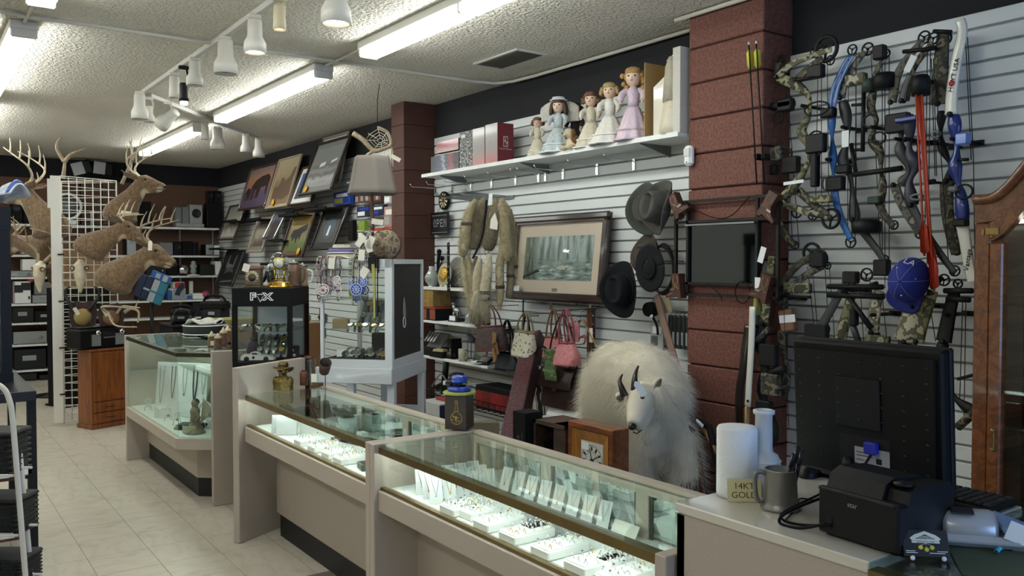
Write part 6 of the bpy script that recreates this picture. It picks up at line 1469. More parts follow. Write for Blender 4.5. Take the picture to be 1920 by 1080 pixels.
pelt('long pale tail hanging furthest from the painting',[(869,478),(871,510),(876,545),(883,572)],6,FURT[1],6.15)
pelt('long tan tail beside the pale outer tail',[(878,478),(882,515),(886,550),(888,582)],7,FURT[0],6.1)
pelt('plump pale tail in the middle of the bunch',[(900,484),(896,510),(893,540),(897,556)],8,FURT[1],6.05)
pelt('slim tan tail behind the plump pale one',[(893,480),(886,520),(884,560),(890,600)],6,FURT[2],6.2)
pelt('pale tail bound with dark cord near its end',[(918,476),(914,510),(909,540),(908,562)],9,FURT[1],5.95,(.8,))
pelt('fluffy tail with twin bulbs under a dark cord',[(911,520),(910,550),(908,580),(910,590)],8,FURT[1],6.0,(.45,))
pelt('short round tail bulb above the cigar shelf',[(893,545),(892,560),(890,572),(889,582)],7,FURT[1],5.92)
pelt('long tan tail reaching down to the silver box',[(920,500),(914,540),(912,575),(914,606)],7,FURT[0],6.1,(.7,))
pelt('thick straight tan tail below the fringed tuft',[(938,374),(946,400),(948,440),(938,492),(937,520),(938,548),(936,582)],8,FURT[0],6.0,(.78,))
pelt('stubby grey tail with a dark tip beside the painting',[(957,392),(960,445),(957,500),(957,530),(955,548),(952,560)],7,FURT[2],6.05,(.5,))
pelt('low tan tail ending in a split tuft',[(898,560),(897,580),(896,600),(898,612)],8,FURT[2],6.15)
mbk=MB()
t=thing('leather_cord_whip','black braided cord with beads hanging through the pelts','cord',pD(912,375,5.9))
part('cord',MB().tube(curve([pD(a,b,5.9)-pD(912,375,5.9) for a,b in ((912,375),(909,410),(905,440),(896,465),(886,485))],6),.008,6),MATT,t)
part('feather_tag',MB().prism([(-.02,-.06),(.03,-.07),(.035,-.02),(.015,.05),(-.015,.0)],-.001,.001),TAGM,t).matrix_local=Matrix.Translation(pD(924,412,5.9)-pD(912,375,5.9)) @ Matrix.Rotation(FR,4,'Z') @ Matrix.Rotation(PI/2,4,'X')
part('price_tag',MB().prism([(-.012,-.045),(.018,-.04),(.02,.04),(-.005,.035)],-.001,.001),CARDW,t).matrix_local=Matrix.Translation(pD(918,373,5.88)-pD(912,375,5.9)) @ Matrix.Rotation(FR,4,'Z') @ Matrix.Rotation(PI/2,4,'X')
# ================================================================ HANDBAGS, LONG BOX, STRAPS
def wloc(px,py,X): p=pX(px,py,X); return p
def handbag(label,px0,px1,pyt,pyb,X,m,trim,strap_top,d=.1,roll=0.,shape='trap',name='hand_bag',strapw=.008,straps=2,flap=False,tags=()):
    a,b=pX(px0,pyb,X),pX(px1,pyb,X); cx=(px0+px1)/2
    top=pX(cx,pyt,X); bot=pX(cx,pyb,X); st=pX(cx,strap_top,X)
    w=a.y-b.y; h=top.z-bot.z
    t=thing(name,label,'handbag',M=wallM((a.y+b.y)/2,bot.z,X,0,roll))
    def body(u,v):
        an=2*PI*u; k=(1-.22*v) if shape == 'trap' else (1-.45*v**2 if shape == 'round' else 1-.04*v)
        cs,sn=math.cos(an),math.sin(an); e=.45
        sx=math.copysign(abs(cs)**e,cs); sz=math.copysign(abs(sn)**.7,sn)
        dd=d/2*(1-.55*v); bl_=1-.1*(1-v)**4
        return (w/2*k*sx*bl_,h*v,dd*sz)
    part('body',MB().sheet(body,32,10,0).prism([(w/2*.9*math.copysign(abs(math.cos(a_))**.45,math.cos(a_)),0) for a_ in (0,1)] + [(0,.001)],0,.0001) if False else MB().sheet(body,32,10,0),m,t)
    part('base',MB().mx(Matrix.Rotation(-PI/2,4,'X') @ Matrix.Identity(4)).prism([(w/2*.9*math.copysign(abs(math.cos(q))**.45,math.cos(q)),-d/2*math.copysign(abs(math.sin(q))**.7,math.sin(q))) for q in [2*PI*i/24 for i in range(24)]],-.004,.006),trim,t)
    k1=.78 if shape == 'trap' else (.55 if shape == 'round' else .96)
    part('top_trim',MB().tube([(w/2*k1*math.copysign(abs(math.cos(q))**.45,math.cos(q)),h,d/2*.45*math.copysign(abs(math.sin(q))**.7,math.sin(q))) for q in [2*PI*i/24 for i in range(24)]],.007,6,closed=True),trim,t)
    for s in (range(straps)):
        zz=(-.5+s)*d*.5 if straps > 1 else 0
        hs=st.z-top.z
        part('strap',MB().tube(curve([(-w*.28*k1*1.2,h-.01,zz),(-w*.2,h+hs*.55,zz*.6),(0,h+hs,zz*.2),(w*.2,h+hs*.55,zz*.6),(w*.28*k1*1.2,h-.01,zz)],6),strapw,6,flat=.45),trim,t)
    if flap: part('flap',MB().sheet(lambda u,v: (w*.4*(2*u-1),h*1.0-h*.5*v,d*.30+d*.26*math.sin(PI*.5*min(1,v*1.3))),10,6,.006),trim,t); part('buckle',MB().box(-.02,.02,h*.42,h*.52,d*.52,d*.56),BRASS,t)
    for (tx,ty,tr,tm) in tags: part('charm',MB().at((tx*w,h*ty,d*.5),rz=tr).box(-.025,.025,-.045,.045,0,.004,b=.001),tm,t)
    hkz=st.z-bot.z
    part('hook',MB().tube([(0,hkz-.008,.01),(0,hkz-.012,0),(0,hkz-.012,X-3.985)],.004,5),STEEL,t)
    return t
BRC=multi('bag_brown_check',['#2e1f1e','#4b3633','#352523'],55,.6,1,(1,1,1),'voronoi',False); RLE=mat('red_leather','#6d2028',.45); LEO=multi('bag_spotted',['#5d5a40','#c6c3ac','#d0cdb8'],34,.6,1,kind='cell',hard=True); BGL=mat('beige_leather','#8f7f5e',.5); PNK=multi('bag_pink',['#b0686b','#c88385','#bb7477'],40,.5,2,kind='voronoi',hard=False); PKT=mat('pink_trim','#8d4a4e',.5); TANL=mat('tan_leather','#7a5636',.5); DBR=mat('dark_leather','#2c1a17',.45,var=.2); NVQ=multi('navy_quilt',['#1d222b','#2c333f'],30,.6,1,(1,1,1),'voronoi',False,.5)
handbag('dark brown checked handbag with red leather straps',893,953,612,658,3.70,BRC,RLE,571,.12,.10,tags=((.35,.1,.2,TANL),(.3,.5,-.2,mat('charm_tan','#94703f',.5)),(.28,-.12,.05,mat('charm_tan','#94703f',.5))))
handbag('small navy quilted pouch hanging behind the brown handbag',930,972,662,692,3.74,NVQ,MATT,600,.08,.0,'round')
handbag('cream handbag with green spots and braided strap',963,1003,622,668,3.72,LEO,BGL,586,.12,-.05,'trap')
handbag('dark red small purse wedged behind the cream handbag',974,1000,640,690,3.86,MATT,MATT,590,.06,0,'trap',straps=1)
handbag('pink patterned handbag hung with a coral strap',1020,1056,632,672,3.80,PNK,TANL,580,.1,0,'trap')
handbag('round pink quilted handbag with shiny base',1043,1085,643,684,3.70,PNK,PKT,578,.13,.05,'round')
handbag('large dark brown leather satchel with buckle pocket',1017,1095,690,762,3.76,DBR,DBR,590,.14,0,'trap',flap=True)
t=thing('pink_wallet','pink wallet on a wrist loop hanging beside the hanger','wallet',M=wallM(pX(1077,640,3.8).y,pX(1077,640,3.8).z,3.80)); hw=pX(1077,605,3.8).z-pX(1077,640,3.8).z
part('wallet',MB().box(-.045,.05,0,hw,-.012,.012,b=.006),PNK,t); part('loop',MB().tube(curve([(.05,.02,0),(.11,.05,0),(.12,.0,.01),(.05,-.02,.0)],5),.008,6,flat=.4),PKT,t); part('clasp',B(-.03,.0,hw*.7,hw*.78,.012,.015),CHROME,t); part('hook',MB().tube([(0,hw-.01,0),(0,hw+.04,-.03),(0,hw+.04,-.185)],.004,5),STEEL,t)
t=thing('spare_strap','thin black leather belt hanging beside the cream handbag','strap',M=wallM(pX(979,618,3.93).y,pX(979,620,3.93).z,3.94)); part('belt',MB().box(-.007,.007,0,.24,-.002,.002),MATT,t); part('hook',MB().tube([(0,.235,0),(0,.245,-.045)],.004,5),STEEL,t)
t=thing('camo_stocking','green camouflage printed pouch hanging over the satchel','pouch',M=wallM(pX(1030,714,3.66).y,pX(1030,714,3.66).z,3.66)); hc=pX(1030,655,3.66).z-pX(1030,714,3.66).z
part('pouch',MB().sheet(lambda u,v: (-.065+.13*u+.02*(1-v),hc*v,.006*math.sin(7*v)),8,12,.008),multi('camo_green',['#232c1d','#50683c','#3b5230','#6a7f50','#1c211a'],14,.8,4,(1,1.6,1),'noise',True),t); part('band',B(-.064,.07,hc*.28,hc*.36,.004,.01),mat('band_green','#61784a',.7),t); part('hook',MB().tube([(0,hc-.005,.0),(0,hc+.02,-.1),(0,hc+.02,-.32)],.004,5),STEEL,t)
t=thing('zebra_bag','black and white zebra print shopping bag under the satchel','bag',M=wallM(pX(1012,790,3.72).y,.46,3.72)); part('bag',MB().sheet(lambda u,v: (-.12+.24*u,.02+.36*v,.02*math.sin(5*u)),8,8,.03),multi('zebra',['#141414','#c9c7bd','#161616','#c9c7bd'],2.6,.7,2,(1,2,1),'wave',True,dist=6),t); part('handle',MB().tube(curve([(-.06,.37,.0),(-.05,.5,-.02),(.05,.5,-.02),(.06,.37,.0)],5),.007,6),MATT,t); part('hook',MB().tube([(0,.5,-.02),(0,.5,-.27)],.004,5),STEEL,t)
t=thing('coat_hanger','light wooden coat hanger on the slatwall beside the belts','hanger',M=wallM(pX(1088,600,3.9).y,pX(1088,612,3.9).z,3.9)); part('bow',MB().tube(curve([(-.02,.02,0),(.0,.045,0),(.05,.03,0),(.14,-.08,0),(.18,-.13,0)],5),.013,8,flat=.5),mat('hanger_wood','#8a6d49',.5),t); part('hanger_hook',MB().tube(curve([(0,.05,0),(0,.09,0),(.015,.11,-.02),(.0,.12,-.08)],4),.003,5),CHROME,t)
t=thing('leather_belt','wide brown leather belt with snaps hanging by the goat','belt',M=wallM(pX(1106,700,3.9).y,pX(1106,745,3.9).z,3.9)); hb=pX(1106,578,3.9).z-pX(1106,745,3.9).z
part('strap',MB().box(-.03,.012,0,hb,-.004,.004,b=.001),wood('belt_brown','#4a2c1a','#6a4226',3,1),t); part('strap',MB().box(.012,.045,.25,hb,-.012,-.004,b=.001),mat('belt_dark','#2a1b14',.5),t)
for k in range(3): part('snap',MB().ball((.03,hb-.05-.06*k,-.004),.007,8,6),CHROME,t)
part('price_tag',B(.0,.035,hb*.62,hb*.78,.005,.0065),TAGM,t); part('hook',MB().tube([(0,hb-.01,-.004),(0,hb+.01,-.03),(0,hb+.01,-.085)],.004,5),STEEL,t)
# red brocade long box leaning
a_,b_=pX(1002,632,3.88),pX(957,842,3.18); ax=(a_-b_); ln=ax.length
zx=ax.normalized(); xx=Vector((.12,-1,0)); xx=(xx-zx*xx.dot(zx)).normalized(); yy=zx.cross(xx)
M=Matrix(((xx.x,yy.x,zx.x,b_.x),(xx.y,yy.y,zx.y,b_.y),(xx.z,yy.z,zx.z,b_.z),(0,0,0,1)))
f_=(b_.z-.005)/zx.z if zx.z else 0
M=M @ Matrix.Translation((0,0,-f_)); ln += f_
t=thing('brocade_box','long dark red brocade box leaning against the slatwall','case',M=M)
part('box',MB().box(-.07,.07,-.05,.05,0,ln,b=.003),multi('brocade',['#1d090d','#55131e','#280c12','#651825'],34,.6,3,(1,1,1),'noise',True),t); part('side',B(.07,.0725,-.046,.046,.004,ln-.004),mat('brocade_dark','#2a0f14',.6),t); part('label',MB().at((.0735,0,f_+.12),rx=.5).box(0,.001,-.012,.012,-.04,.04),TAGM,t)
# low bench behind the counters with boxes and the wall clock
BZ=.33
t=thing('low_bench','low dark bench behind the counter holding the clock','bench',(2.62,2.95,0)); part('seat',B(0,.34,0,1.05,BZ-.03,BZ),PLQ,t)
for x in (.02,.28):
    for y in (.02,.98): part('leg',B(x,x+.04,y,y+.04,0,BZ-.03),PLQ,t)
def facing(name,label,cat,y,X,z): return thing(name,label,cat,M=wallM(y,z,X))
CKW=wood('clock_mahogany','#5d2f16','#83491f',2,0,.35,.4); CKI=wood('clock_maple','#8a5a20','#a9742c',2,1,.35,.4)
t=facing('wall_clock','square mahogany wall clock with roman numerals leaning upright','clock',3.185,2.75,BZ); w,h=.335,.445
part('case',MB().box(-w/2,w/2,0,h,-.11,-.02,b=.003),CKW,t)
fr=MB()
for k,(x0,x1,y0,y1) in enumerate(((-w/2,w/2,0,.03),(-w/2,w/2,h-.03,h),(-w/2,-w/2+.03,.03,h-.03),(w/2-.03,w/2,.03,h-.03))): fr.box(x0,x1,y0,y1,-.02,.0,b=.003)
part('outer_frame',fr,CKW,t)
bv=MB(); o,i_=.03,.085
for q in range(4):
    P4=[(-w/2+o,o),(w/2-o,o),(w/2-o,h-o),(-w/2+o,h-o)]; I4=[(-w/2+i_,i_+.05),(w/2-i_,i_+.05),(w/2-i_,h-i_),(-w/2+i_,h-i_)]
    j=(q+1) % 4; bv.raw([(*P4[q],.0),(*P4[j],.0),(*I4[j],-.018),(*I4[q],-.018)],[(0,1,2,3)])
part('bevel',bv,CKI,t)
part('dial',B(-w/2+i_,w/2-i_,h-i_-.165,h-i_,-.02,-.017),mat('dial_white','#c6c7bf',.5),t)
cy=h-i_-.095
mb=MB()
for k in range(12): mb.at((0,cy,0),rz=2*PI*k/12).box(-.004,.004,.052,.072,-.017,-.0162).box(-.0075,-.006,.052,.072,-.017,-.0162)
mb.at((0,cy,0)); mb.tube([(.078*math.cos(a),.078*math.sin(a),-.0165) for a in [2*PI*k/40 for k in range(40)]],.0012,4,closed=True).tube([(.046*math.cos(a),.046*math.sin(a),-.0165) for a in [2*PI*k/40 for k in range(40)]],.0008,4,closed=True)
part('numerals',mb,BLACK,t); part('hands',MB().at((0,cy,0),rz=.25).box(-.002,.002,0,.062,-.016,-.015).at((0,cy,0),rz=-.95).box(-.0025,.0025,0,.045,-.016,-.015).at((0,cy,-.0165)).lathe([(.014,0),(.014,.002),(.001,.003)],16),BLACK,t)
part('price_tag',B(-w/2+i_+.004,-w/2+i_+.06,h-i_-.045,h-i_-.008,-.0165,-.015),CARDW,t)
CRT=wood('crate_wood','#2e2119','#4a3727',2.5,0,.6)
t=facing('wooden_crate','open dark wooden crate beside the wall clock','crate',3.55,2.78,BZ); w,h=.26,.40
part('shell',MB().box(-w/2,w/2,0,.015,-.2,0).box(-w/2,w/2,h-.02,h,-.2,0).box(-w/2,-w/2+.015,0,h,-.2,0).box(w/2-.1,w/2,0,h,-.2,-.01).box(-w/2,w/2,0,h,-.205,-.195),CRT,t)
single('black_binder',MB().at(rz=.25).box(-.02,.03,.02,.27,-.12,-.02,b=.002),MATT,'slanted black notebook inside the wooden crate','binder',M=wallM(3.6,BZ+.016,2.79))
t=facing('black_sign_board','upright black box with white script beside the crate','box',3.77,2.74,BZ); part('box',MB().box(-.05,.065,0,.43,-.12,0,b=.002),MATT,t); part('script',MB().tube(curve([(-.03,.22,.001),(0,.3,.001),(.02,.24,.001),(.04,.32,.001)],5),.0015,4).box(-.02,.03,.17,.173,0,.001).box(-.02,.03,.15,.153,0,.001),GREYP,t)
t=thing('white_carton','open white carton behind the brocade box','box',M=wallM(4.55,0,3.50)); part('carton',MB().box(-.2,.2,0,.5,-.2,0,b=.003),CARDW,t); part('flap',MB().at((0,.5,-.2),rx=-.5).box(-.2,.2,0,.12,0,.004),CARDW,t)

# ================================================================ HATS
def hat(label,px,py,X,R_,m,band,roll=0.,tilt=0.,crown=.14,pinch=.35,depth=0.,crownr=.56,curl=.05,name='cowboy_hat',yaw=0.):
    p=pX(px,py,X)
    M=wallM(p.y,p.z,X) @ Matrix.Rotation(yaw,4,'Y') @ Matrix.Rotation(tilt,4,'X') @ Matrix.Rotation(roll,4,'Z')
    t=thing(name,label,'hat',M=M,group='hats hung on the slatwall')
    def brim(u,v):
        a=2*PI*u; r=R_*(crownr*.92+(1-crownr*.92)*v)
        return (r*.84*math.cos(a),r*math.sin(a),curl*(v**2)*(math.cos(a)**2)*1.4)
    part('brim',MB().sheet(brim,40,6,.006),m,t)
    def cr(u,v):
        a=2*PI*u; k=1-.24*v**2; r=R_*crownr*k
        x,y=r*.84*math.cos(a),r*math.sin(a); z=crown*math.sin(PI*.5*min(1,v*1.0))
        return (x,y,z)
    def top(u,v):
        a=2*PI*u; r=R_*crownr*.76*(1-v)
        x,y=r*.84*math.cos(a),r*math.sin(a)
        dent=crown*pinch*math.exp(-(x/(R_*crownr*.3))**2)*(1-math.exp(-((1-math.hypot(x,y)/(R_*crownr*.76))/.25)))
        return (x,y,crown-dent+.012*math.sin(PI*v*.5))
    part('crown',MB().sheet(cr,40,8,0).sheet(top,40,8,0),m,t)
    part('hat_band',MB().tube([(R_*crownr*.86*math.cos(a),R_*crownr*1.01*math.sin(a),.014) for a in [2*PI*k/40 for k in range(40)]],.009,6,closed=True),band,t)
    part('hook',MB().tube([(0,R_*.3,.02),(0,R_*.3,-.04),(0,R_*.3,-(3.98-X)-.002)],.004,5),STEEL,t)
    return t
GRH=mat('felt_grey','#4a4843',.9,var=.08,vs=20); GR2=mat('felt_greenish','#3f423d',.9); BRH=mat('felt_brown','#474038',.9); BKH=mat('felt_black','#0f1216',.9,spec=.3); HBD=mat('hat_band_braid','#33302b',.7,var=.3,vs=90)
hat('grey green felt hat at the back of the pair, tilted',1216,392,3.86,.17,GR2,HBD,.2,0,.08,.2)
hat('grey felt cowboy hat in front with a braided band',1243,390,3.76,.168,GRH,HBD,-.25,-.1,.13,.45,yaw=-.15,crownr=.6,curl=.07)
hat('brown felt hat half hidden between the grey and black hats',1222,480,3.88,.15,BRH,HBD,.3,0,.1,.3)
hat('black flat brimmed hat hanging lower left',1170,543,3.80,.185,BKH,MATT,.05,0,.11,.35,yaw=.1)
hat('black felt hat turned with its round brim outward',1219,503,3.68,.145,BKH,MATT,.2,0,.02,0.,crownr=.4,curl=.0,name='round_hat')
t=thing('coiled_rope','dark coiled lasso hanging behind the black round hat','rope',M=wallM(pX(1240,505,3.9).y,pX(1240,505,3.9).z,3.9))
mb=MB()
for k in range(4): mb.tube([((.09+.006*k)*math.cos(a)+.02,(.16-.006*k)*math.sin(a),.01*k) for a in [2*PI*i/30 for i in range(30)]],.006,6,closed=True)
part('coils',mb,mat('rope_dark','#2e2a26',.8),t); part('hook',MB().tube([(.02,.15,.02),(.02,.15,-.085)],.004,5),STEEL,t); part('price_tag',MB().at((.07,-.22,.02),rz=.3).box(-.03,.03,-.05,.05,0,.0015),mat('tag_tan','#a5987c',.8),t)
# ================================================================ MIRROR WITH BOOTS ON THE RED PIER
Xm=3.715
def ml(px,py): p=pX(px,py,Xm); return (MY-p.y,p.z-MZ)
MY,MZ=pX(1357,467,Xm).y,pX(1357,467,Xm).z
t=thing('boot_mirror','black metal framed mirror with cowboy boots on the red pier','mirror',M=wallM(MY,MZ,Xm)); IRON=mat('iron_black','#1b1817',.55,.4,var=.2)
x0,y1=ml(1290,423); x1,_=ml(1420,425); _,y0=ml(1357,533)
part('glass',B(x0,x1,y0,y1,-.012,-.008),mat('dark_mirror','#565c60',.04,1.),t); part('glass_back',B(x0-.01,x1+.01,y0-.01,y1+.01,-.02,-.013),MATT,t)
fx0,fy1=ml(1268,380); fx1,_=ml(1445,380); _,fy0=ml(1357,555)
fx0,fx1=-.36,.36; r_=.008
rails=MB()
for y in (fy1,y1+.02 if y1+.02 < fy1-.03 else y1,y0,fy0): rails.box(fx0,fx1,y-r_,y+r_,-.01,.008)
for x in (fx0,x0,x1,fx1): rails.box(x-r_,x+r_,fy0,fy1,-.01,.008)
part('rail_frame',rails,IRON,t); part('shelf_lip',B(x0,x1,y1-.004,y1+.006,-.01,.03),STEEL,t)
wr=MB().tube(curve([(fx0+.06,fy1,.01),(-.1,fy1-.09,.012),(.05,fy1-.1,.012),(.18,fy1,.01)],6),.003,5).tube(curve([(-.1,y0,.01),(-.02,fy0+.01,.012),(.0,fy0-.02,.01)],5),.003,5).tube([(.14+.05*math.cos(a),y0-.04+.06*math.sin(a),.01) for a in [2*PI*k/20 for k in range(20)]],.003,5,closed=True)
part('cable',wr,MATT,t)
BOOT=mat('boot_leather','#4a2c20',.4,var=.25,vs=40)
def boot(x,y,rz,flip):
    f=-1 if flip else 1
    mb=MB().at((x,y,.012),rz=rz)
    out=[(-.03*f,.07),(.03*f,.075),(.028*f,.0),(.05*f,-.03),(.085*f,-.05),(.085*f,-.065),(.0,-.058),(-.01*f,-.075),(-.035*f,-.075),(-.03*f,-.02)]
    b=part('boot',mb.prism(out,-.02,.03),BOOT,t)
    st_=MB().at((x,y,.012),rz=rz)
    for s in (-1,1): st_.tube(curve([(s*.012*f,.06,.031),(s*.02*f,.03,.031),(s*.004*f,.0,.031),(s*.02*f,-.02,.031)],5),.0016,4)
    st_.tube([(.03*f,-.04,.031),(.07*f,-.052,.031)],.0016,4)
    part('stitching',st_,mat('stitch_tan','#a98e6c',.6),b); part('spur',MB().at((x,y,.012),rz=rz).cbox((.03*f,-.02,.032),(.03,.012,.004)),CHROME,b)
boot(fx0+.03,fy1-.02,.5,False); boot(fx1-.04,fy1-.05,-.6,False); boot(fx0+.04,fy0+.05,.1,True); boot(fx1-.06,fy0+.05,-.3,True)
# reflections' neighbours: stick, hanging goods under the hats
t=thing('walking_stick','flat brown leather sling leaning from the slatwall to the floor','sling',(0,0,0))
pts=[pX(1231,553,3.88),pX(1246,610,3.8),pX(1272,700,3.68),pX(1300,800,3.55),pX(1318,860,3.48)]
part('strap',MB().tube(curve(pts,5),.026,8,flat=.2,upv=(0,1,0)),mat('sling_leather','#6a5144',.6,var=.15),t)
packet(1219,1243,605,655,3.93,'pale blister card with steel hooks beside the leather sling',[PG,STEEL,CARDW],.012)
for i in range(5): packet(1252+8.2*i,1259+8.2*i,591+i*.4,652+i,3.88,'clear knife blister pack, number %s along the slatwall hook' % ('one','two','three','four','five')[i],[mat('pack_greenblack','#2f3633',.3,coat=.5),PG],.02)
t=thing('head_lamp','black head lamp hanging under the hats','lamp',M=wallM(pX(1221,580,3.9).y,pX(1221,580,3.9).z,3.9)); part('lamp',MB().mx(Matrix.Rotation(-.5,4,'Z')).lathe([(.001,-.03),(.045,-.03),(.05,.0),(.045,.035),(.001,.035)],16),MATT,t); part('strap',MB().tube(curve([(0,-.03,0),(.05,-.1,0),(.06,-.16,0)],5),.008,6),MATT,t); part('hook',MB().tube([(0,.04,0),(0,.06,-.02),(0,.06,-.085)],.004,5),STEEL,t); part('label',B(.02,.045,-.05,-.03,.03,.033),CARDW,t)
# ================================================================ GOAT
def gp(x,y,z): return pD(x,y,z)
gb=Vector((3.2,3.55,0))
GF=mat('goat_fur','#cfc8b4',.95,var=.1,vs=9,spec=.1)
GH=mat('goat_hair','#d9d3c2',.8,spec=.15)
t=thing('mountain_goat','full white mountain goat mount with short black horns','goat',gb)
mb=MB(); mc=MB()
def gt_(pts,rs,n=14,coat=True):
    c=curve([gp(*p)-gb for p in pts],4)
    k=len(pts)-1; rr=[]
    for i in range(len(c)):
        f=i/(len(c)-1)*k; j=min(k-1,int(f)); rr.append(rs[j]+(rs[j+1]-rs[j])*(f-j))
    mb.tube(c,rr,n)
    if coat: mc.tube(c,rr,n)
def gl_(x,y,z,r):
    for q in (mb,mc): q.ball(gp(x,y,z)-gb,r)
gt_([(1138,735,5.15),(1155,722,5.05),(1180,715,4.9),(1212,730,4.72),(1236,765,4.58)],[.12,.2,.235,.225,.16])
gl_(1198,688,4.85,(.16,.16,.13)); gl_(1155,685,5.02,(.15,.15,.14)); gl_(1136,725,5.1,(.11,.11,.18)); gl_(1238,735,4.62,(.12,.12,.16))
gt_([(1238,750,4.6),(1226,748,4.48),(1210,750,4.36)],[.14,.12,.09])
gl_(1244,790,4.52,(.105,.105,.12)); gl_(1238,825,4.52,(.08,.08,.08))
gt_([(1203,738,4.3),(1199,757,4.26),(1193,780,4.21),(1189,798,4.17)],[.07,.068,.05,.036],12,False)
gt_([(1210,765,4.3),(1204,788,4.25),(1196,804,4.2)],[.055,.042,.022],10,False)
gt_([(1222,795,4.36),(1215,818,4.32),(1216,836,4.32)],[.055,.04,.015],10)
gt_([(1262,800,4.54),(1274,835,4.5),(1283,870,4.45),(1290,905,4.42)],[.1,.085,.07,.062],12)
gt_([(1226,810,4.62),(1213,845,4.6),(1206,880,4.57),(1208,905,4.55)],[.1,.085,.062,.05],12)
gt_([(1130,745,5.1),(1122,790,5.12),(1126,840,5.1),(1128,890,5.08)],[.13,.1,.07,.055],12)
gt_([(1160,755,4.98),(1154,800,4.98),(1152,850,4.96),(1154,895,4.95)],[.12,.09,.065,.055],12)
body=part('body',mb,GF,t); remesh(body,.012,3)
coat=part('coat',mc,[GF,GH],t); remesh(coat,.014,3); haircoat(coat,42000,.03,2,.0008,5)
HRN=mat('goat_horn','#26211d',.35)
for pts in (((1171,742,4.27),(1166,728,4.27),(1162,714,4.29),(1167,702,4.33)),((1190,731,4.27),(1190,714,4.27),(1192,699,4.3),(1197,686,4.34))):
    c=curve([gp(*p)-gb for p in pts],5); part('horn',MB().tube(c,taper(len(c),.021,.004),10),HRN,t)
for s,pts in ((0,((1170,748,4.29),(1160,745,4.3),(1154,747,4.31))),(1,((1224,738,4.36),(1233,720,4.37),(1240,708,4.38)))):
    c=curve([gp(*p)-gb for p in pts],4); part('ear',MB().tube(c,[.01,.02,.026,.028,.027,.024,.018,.01,.004],8,flat=.4),GF,t)
    part('ear_hollow',MB().tube([q-FW*.018 for q in c[1:-1]],[.006,.012,.015,.015,.012,.008,.004],6,flat=.3),mat('ear_dark','#5c5446',.9),t)
part('eye',MB().ball(gp(1204,746,4.215)-gb,(.013,.013,.01),10,8).ball(gp(1181,755,4.24)-gb,.008,8,6),NOSE,t)
part('nose',MB().ball(gp(1186,800,4.145)-gb,(.024,.016,.018),10,8),NOSE,t)
part('mouth',MB().tube([gp(1187,810,4.15)-gb,gp(1194,813,4.17)-gb,gp(1204,806,4.20)-gb],.003,5),NOSE,t)
part('price_tag',MB().prism([(-.016,-.04),(.016,-.04),(.016,.03),(0,.045),(-.016,.03)],-.001,.001),CARDW,t).matrix_local=Matrix.Translation(gp(1200,729,4.18)-gb) @ Matrix.Rotation(FR,4,'Z') @ Matrix.Rotation(PI/2,4,'X') @ Matrix.Rotation(.6,4,'Z')
for (x,y,z) in ((1291,913,4.41),(1208,912,4.54),(1129,897,5.07),(1154,902,4.94)): part('hoof',MB().ball(gp(x,y,z)-gb,(.045,.05,.03),10,8),HRN,t)
t=thing('artificial_rock','rough grey artificial rock base under the goat','base',(gb.x,gb.y,0))
mb=MB()
rr=random.Random(3)
for (x,y,z,s) in ((1291,930,4.42,.14),(1208,925,4.55,.13),(1129,912,5.05,.13),(1154,918,4.95,.13),(1245,890,4.65,.17),(1235,850,4.85,.12),(1325,915,4.5,.11),(1200,920,4.8,.2)):
    q=gp(x,y,z); 
    for k in range(3): mb.ball((q.x-gb.x+rr.uniform(-.05,.05),q.y-gb.y+rr.uniform(-.05,.05),q.z-s*.8+rr.uniform(-.05,.0)),(s,s,s*.75),8,6)
    mb.box(q.x-gb.x-s*.9,q.x-gb.x+s*.9,q.y-gb.y-s*.9,q.y-gb.y+s*.9,0,q.z-s*.8)
o=part('rock',mb,mat('base_rock','#57524b',.95,var=.4,vs=14,bump=1,bs=30),t); remesh(o,.03,1)
# rifles and bow case leaning beside the goat
t=thing('air_rifle','dark rifle with brown stock leaning beside the goat','rifle',(0,0,0)); 
part('stock',MB().tube([pD(1320,940,4.32),pD(1312,870,4.45),pD(1300,815,4.6)],[.035,.028,.02],10,flat=.6),wood('stock_brown','#3a2015','#57321f',2.5,2),t); part('barrel',MB().tube([pD(1302,820,4.58),pD(1290,770,4.7)],.016,8),MATT,t); part('scope',MB().tube([pD(1288,808,4.5),pD(1296,800,4.5)],.032,14),BLACK,t)
t=thing('rifle_case','black fishing rod with wooden grip leaning at the red pier','rod',(0,0,0)); part('grip',MB().tube([pD(1345,850,4.3),pD(1310,785,4.55)],.012,8),wood('rod_grip','#6a4a2a','#8f6a3f',3,2),t); part('blank',MB().tube([pD(1352,900,4.2),pD(1330,800,4.45),pD(1306,788,4.5)],.018,8),MATT,t); part('tag',MB().tube([pD(1305,788,4.46),pD(1318,800,4.42)],.012,4,flat=.1),CARDW,t)
# ================================================================ BOWS ON THE SLATWALL
CAM1=multi('camo_bark',['#191813','#4c4838','#2b2a21','#6d6650','#232119'],16,.7,5,(1,1,.5),'noise',True)
CAM2=multi('camo_olive',['#26261a','#6a6748','#3b3b28','#8d8968','#2f2f20'],13,.7,5,(1,1,1),'noise',True)
CAM3=multi('camo_grey',['#1c1c1a','#5c5a50','#333330','#807d70'],18,.7,5,(1,1,1),'noise',True)
CAM4=multi('camo_pale',['#2c2a20','#8f8a72','#57533f','#a9a48c','#3a3729'],10,.7,3,(1,1,.4),'noise',True)
BWB=mat('bow_black','#0d0e0f',.55,spec=.3); BWG=mat('bow_grey','#3a3c3e',.5,.3); BWBL=mat('bow_blue','#1f5fa6',.35,coat=.3); BWNV=mat('bow_navy','#1a2f7a',.3,coat=.4); BWW=mat('bow_white','#cfcfc4',.3,coat=.3)
STRG=mat('bow_string','#1c1c1c',.8)
pegs=[]
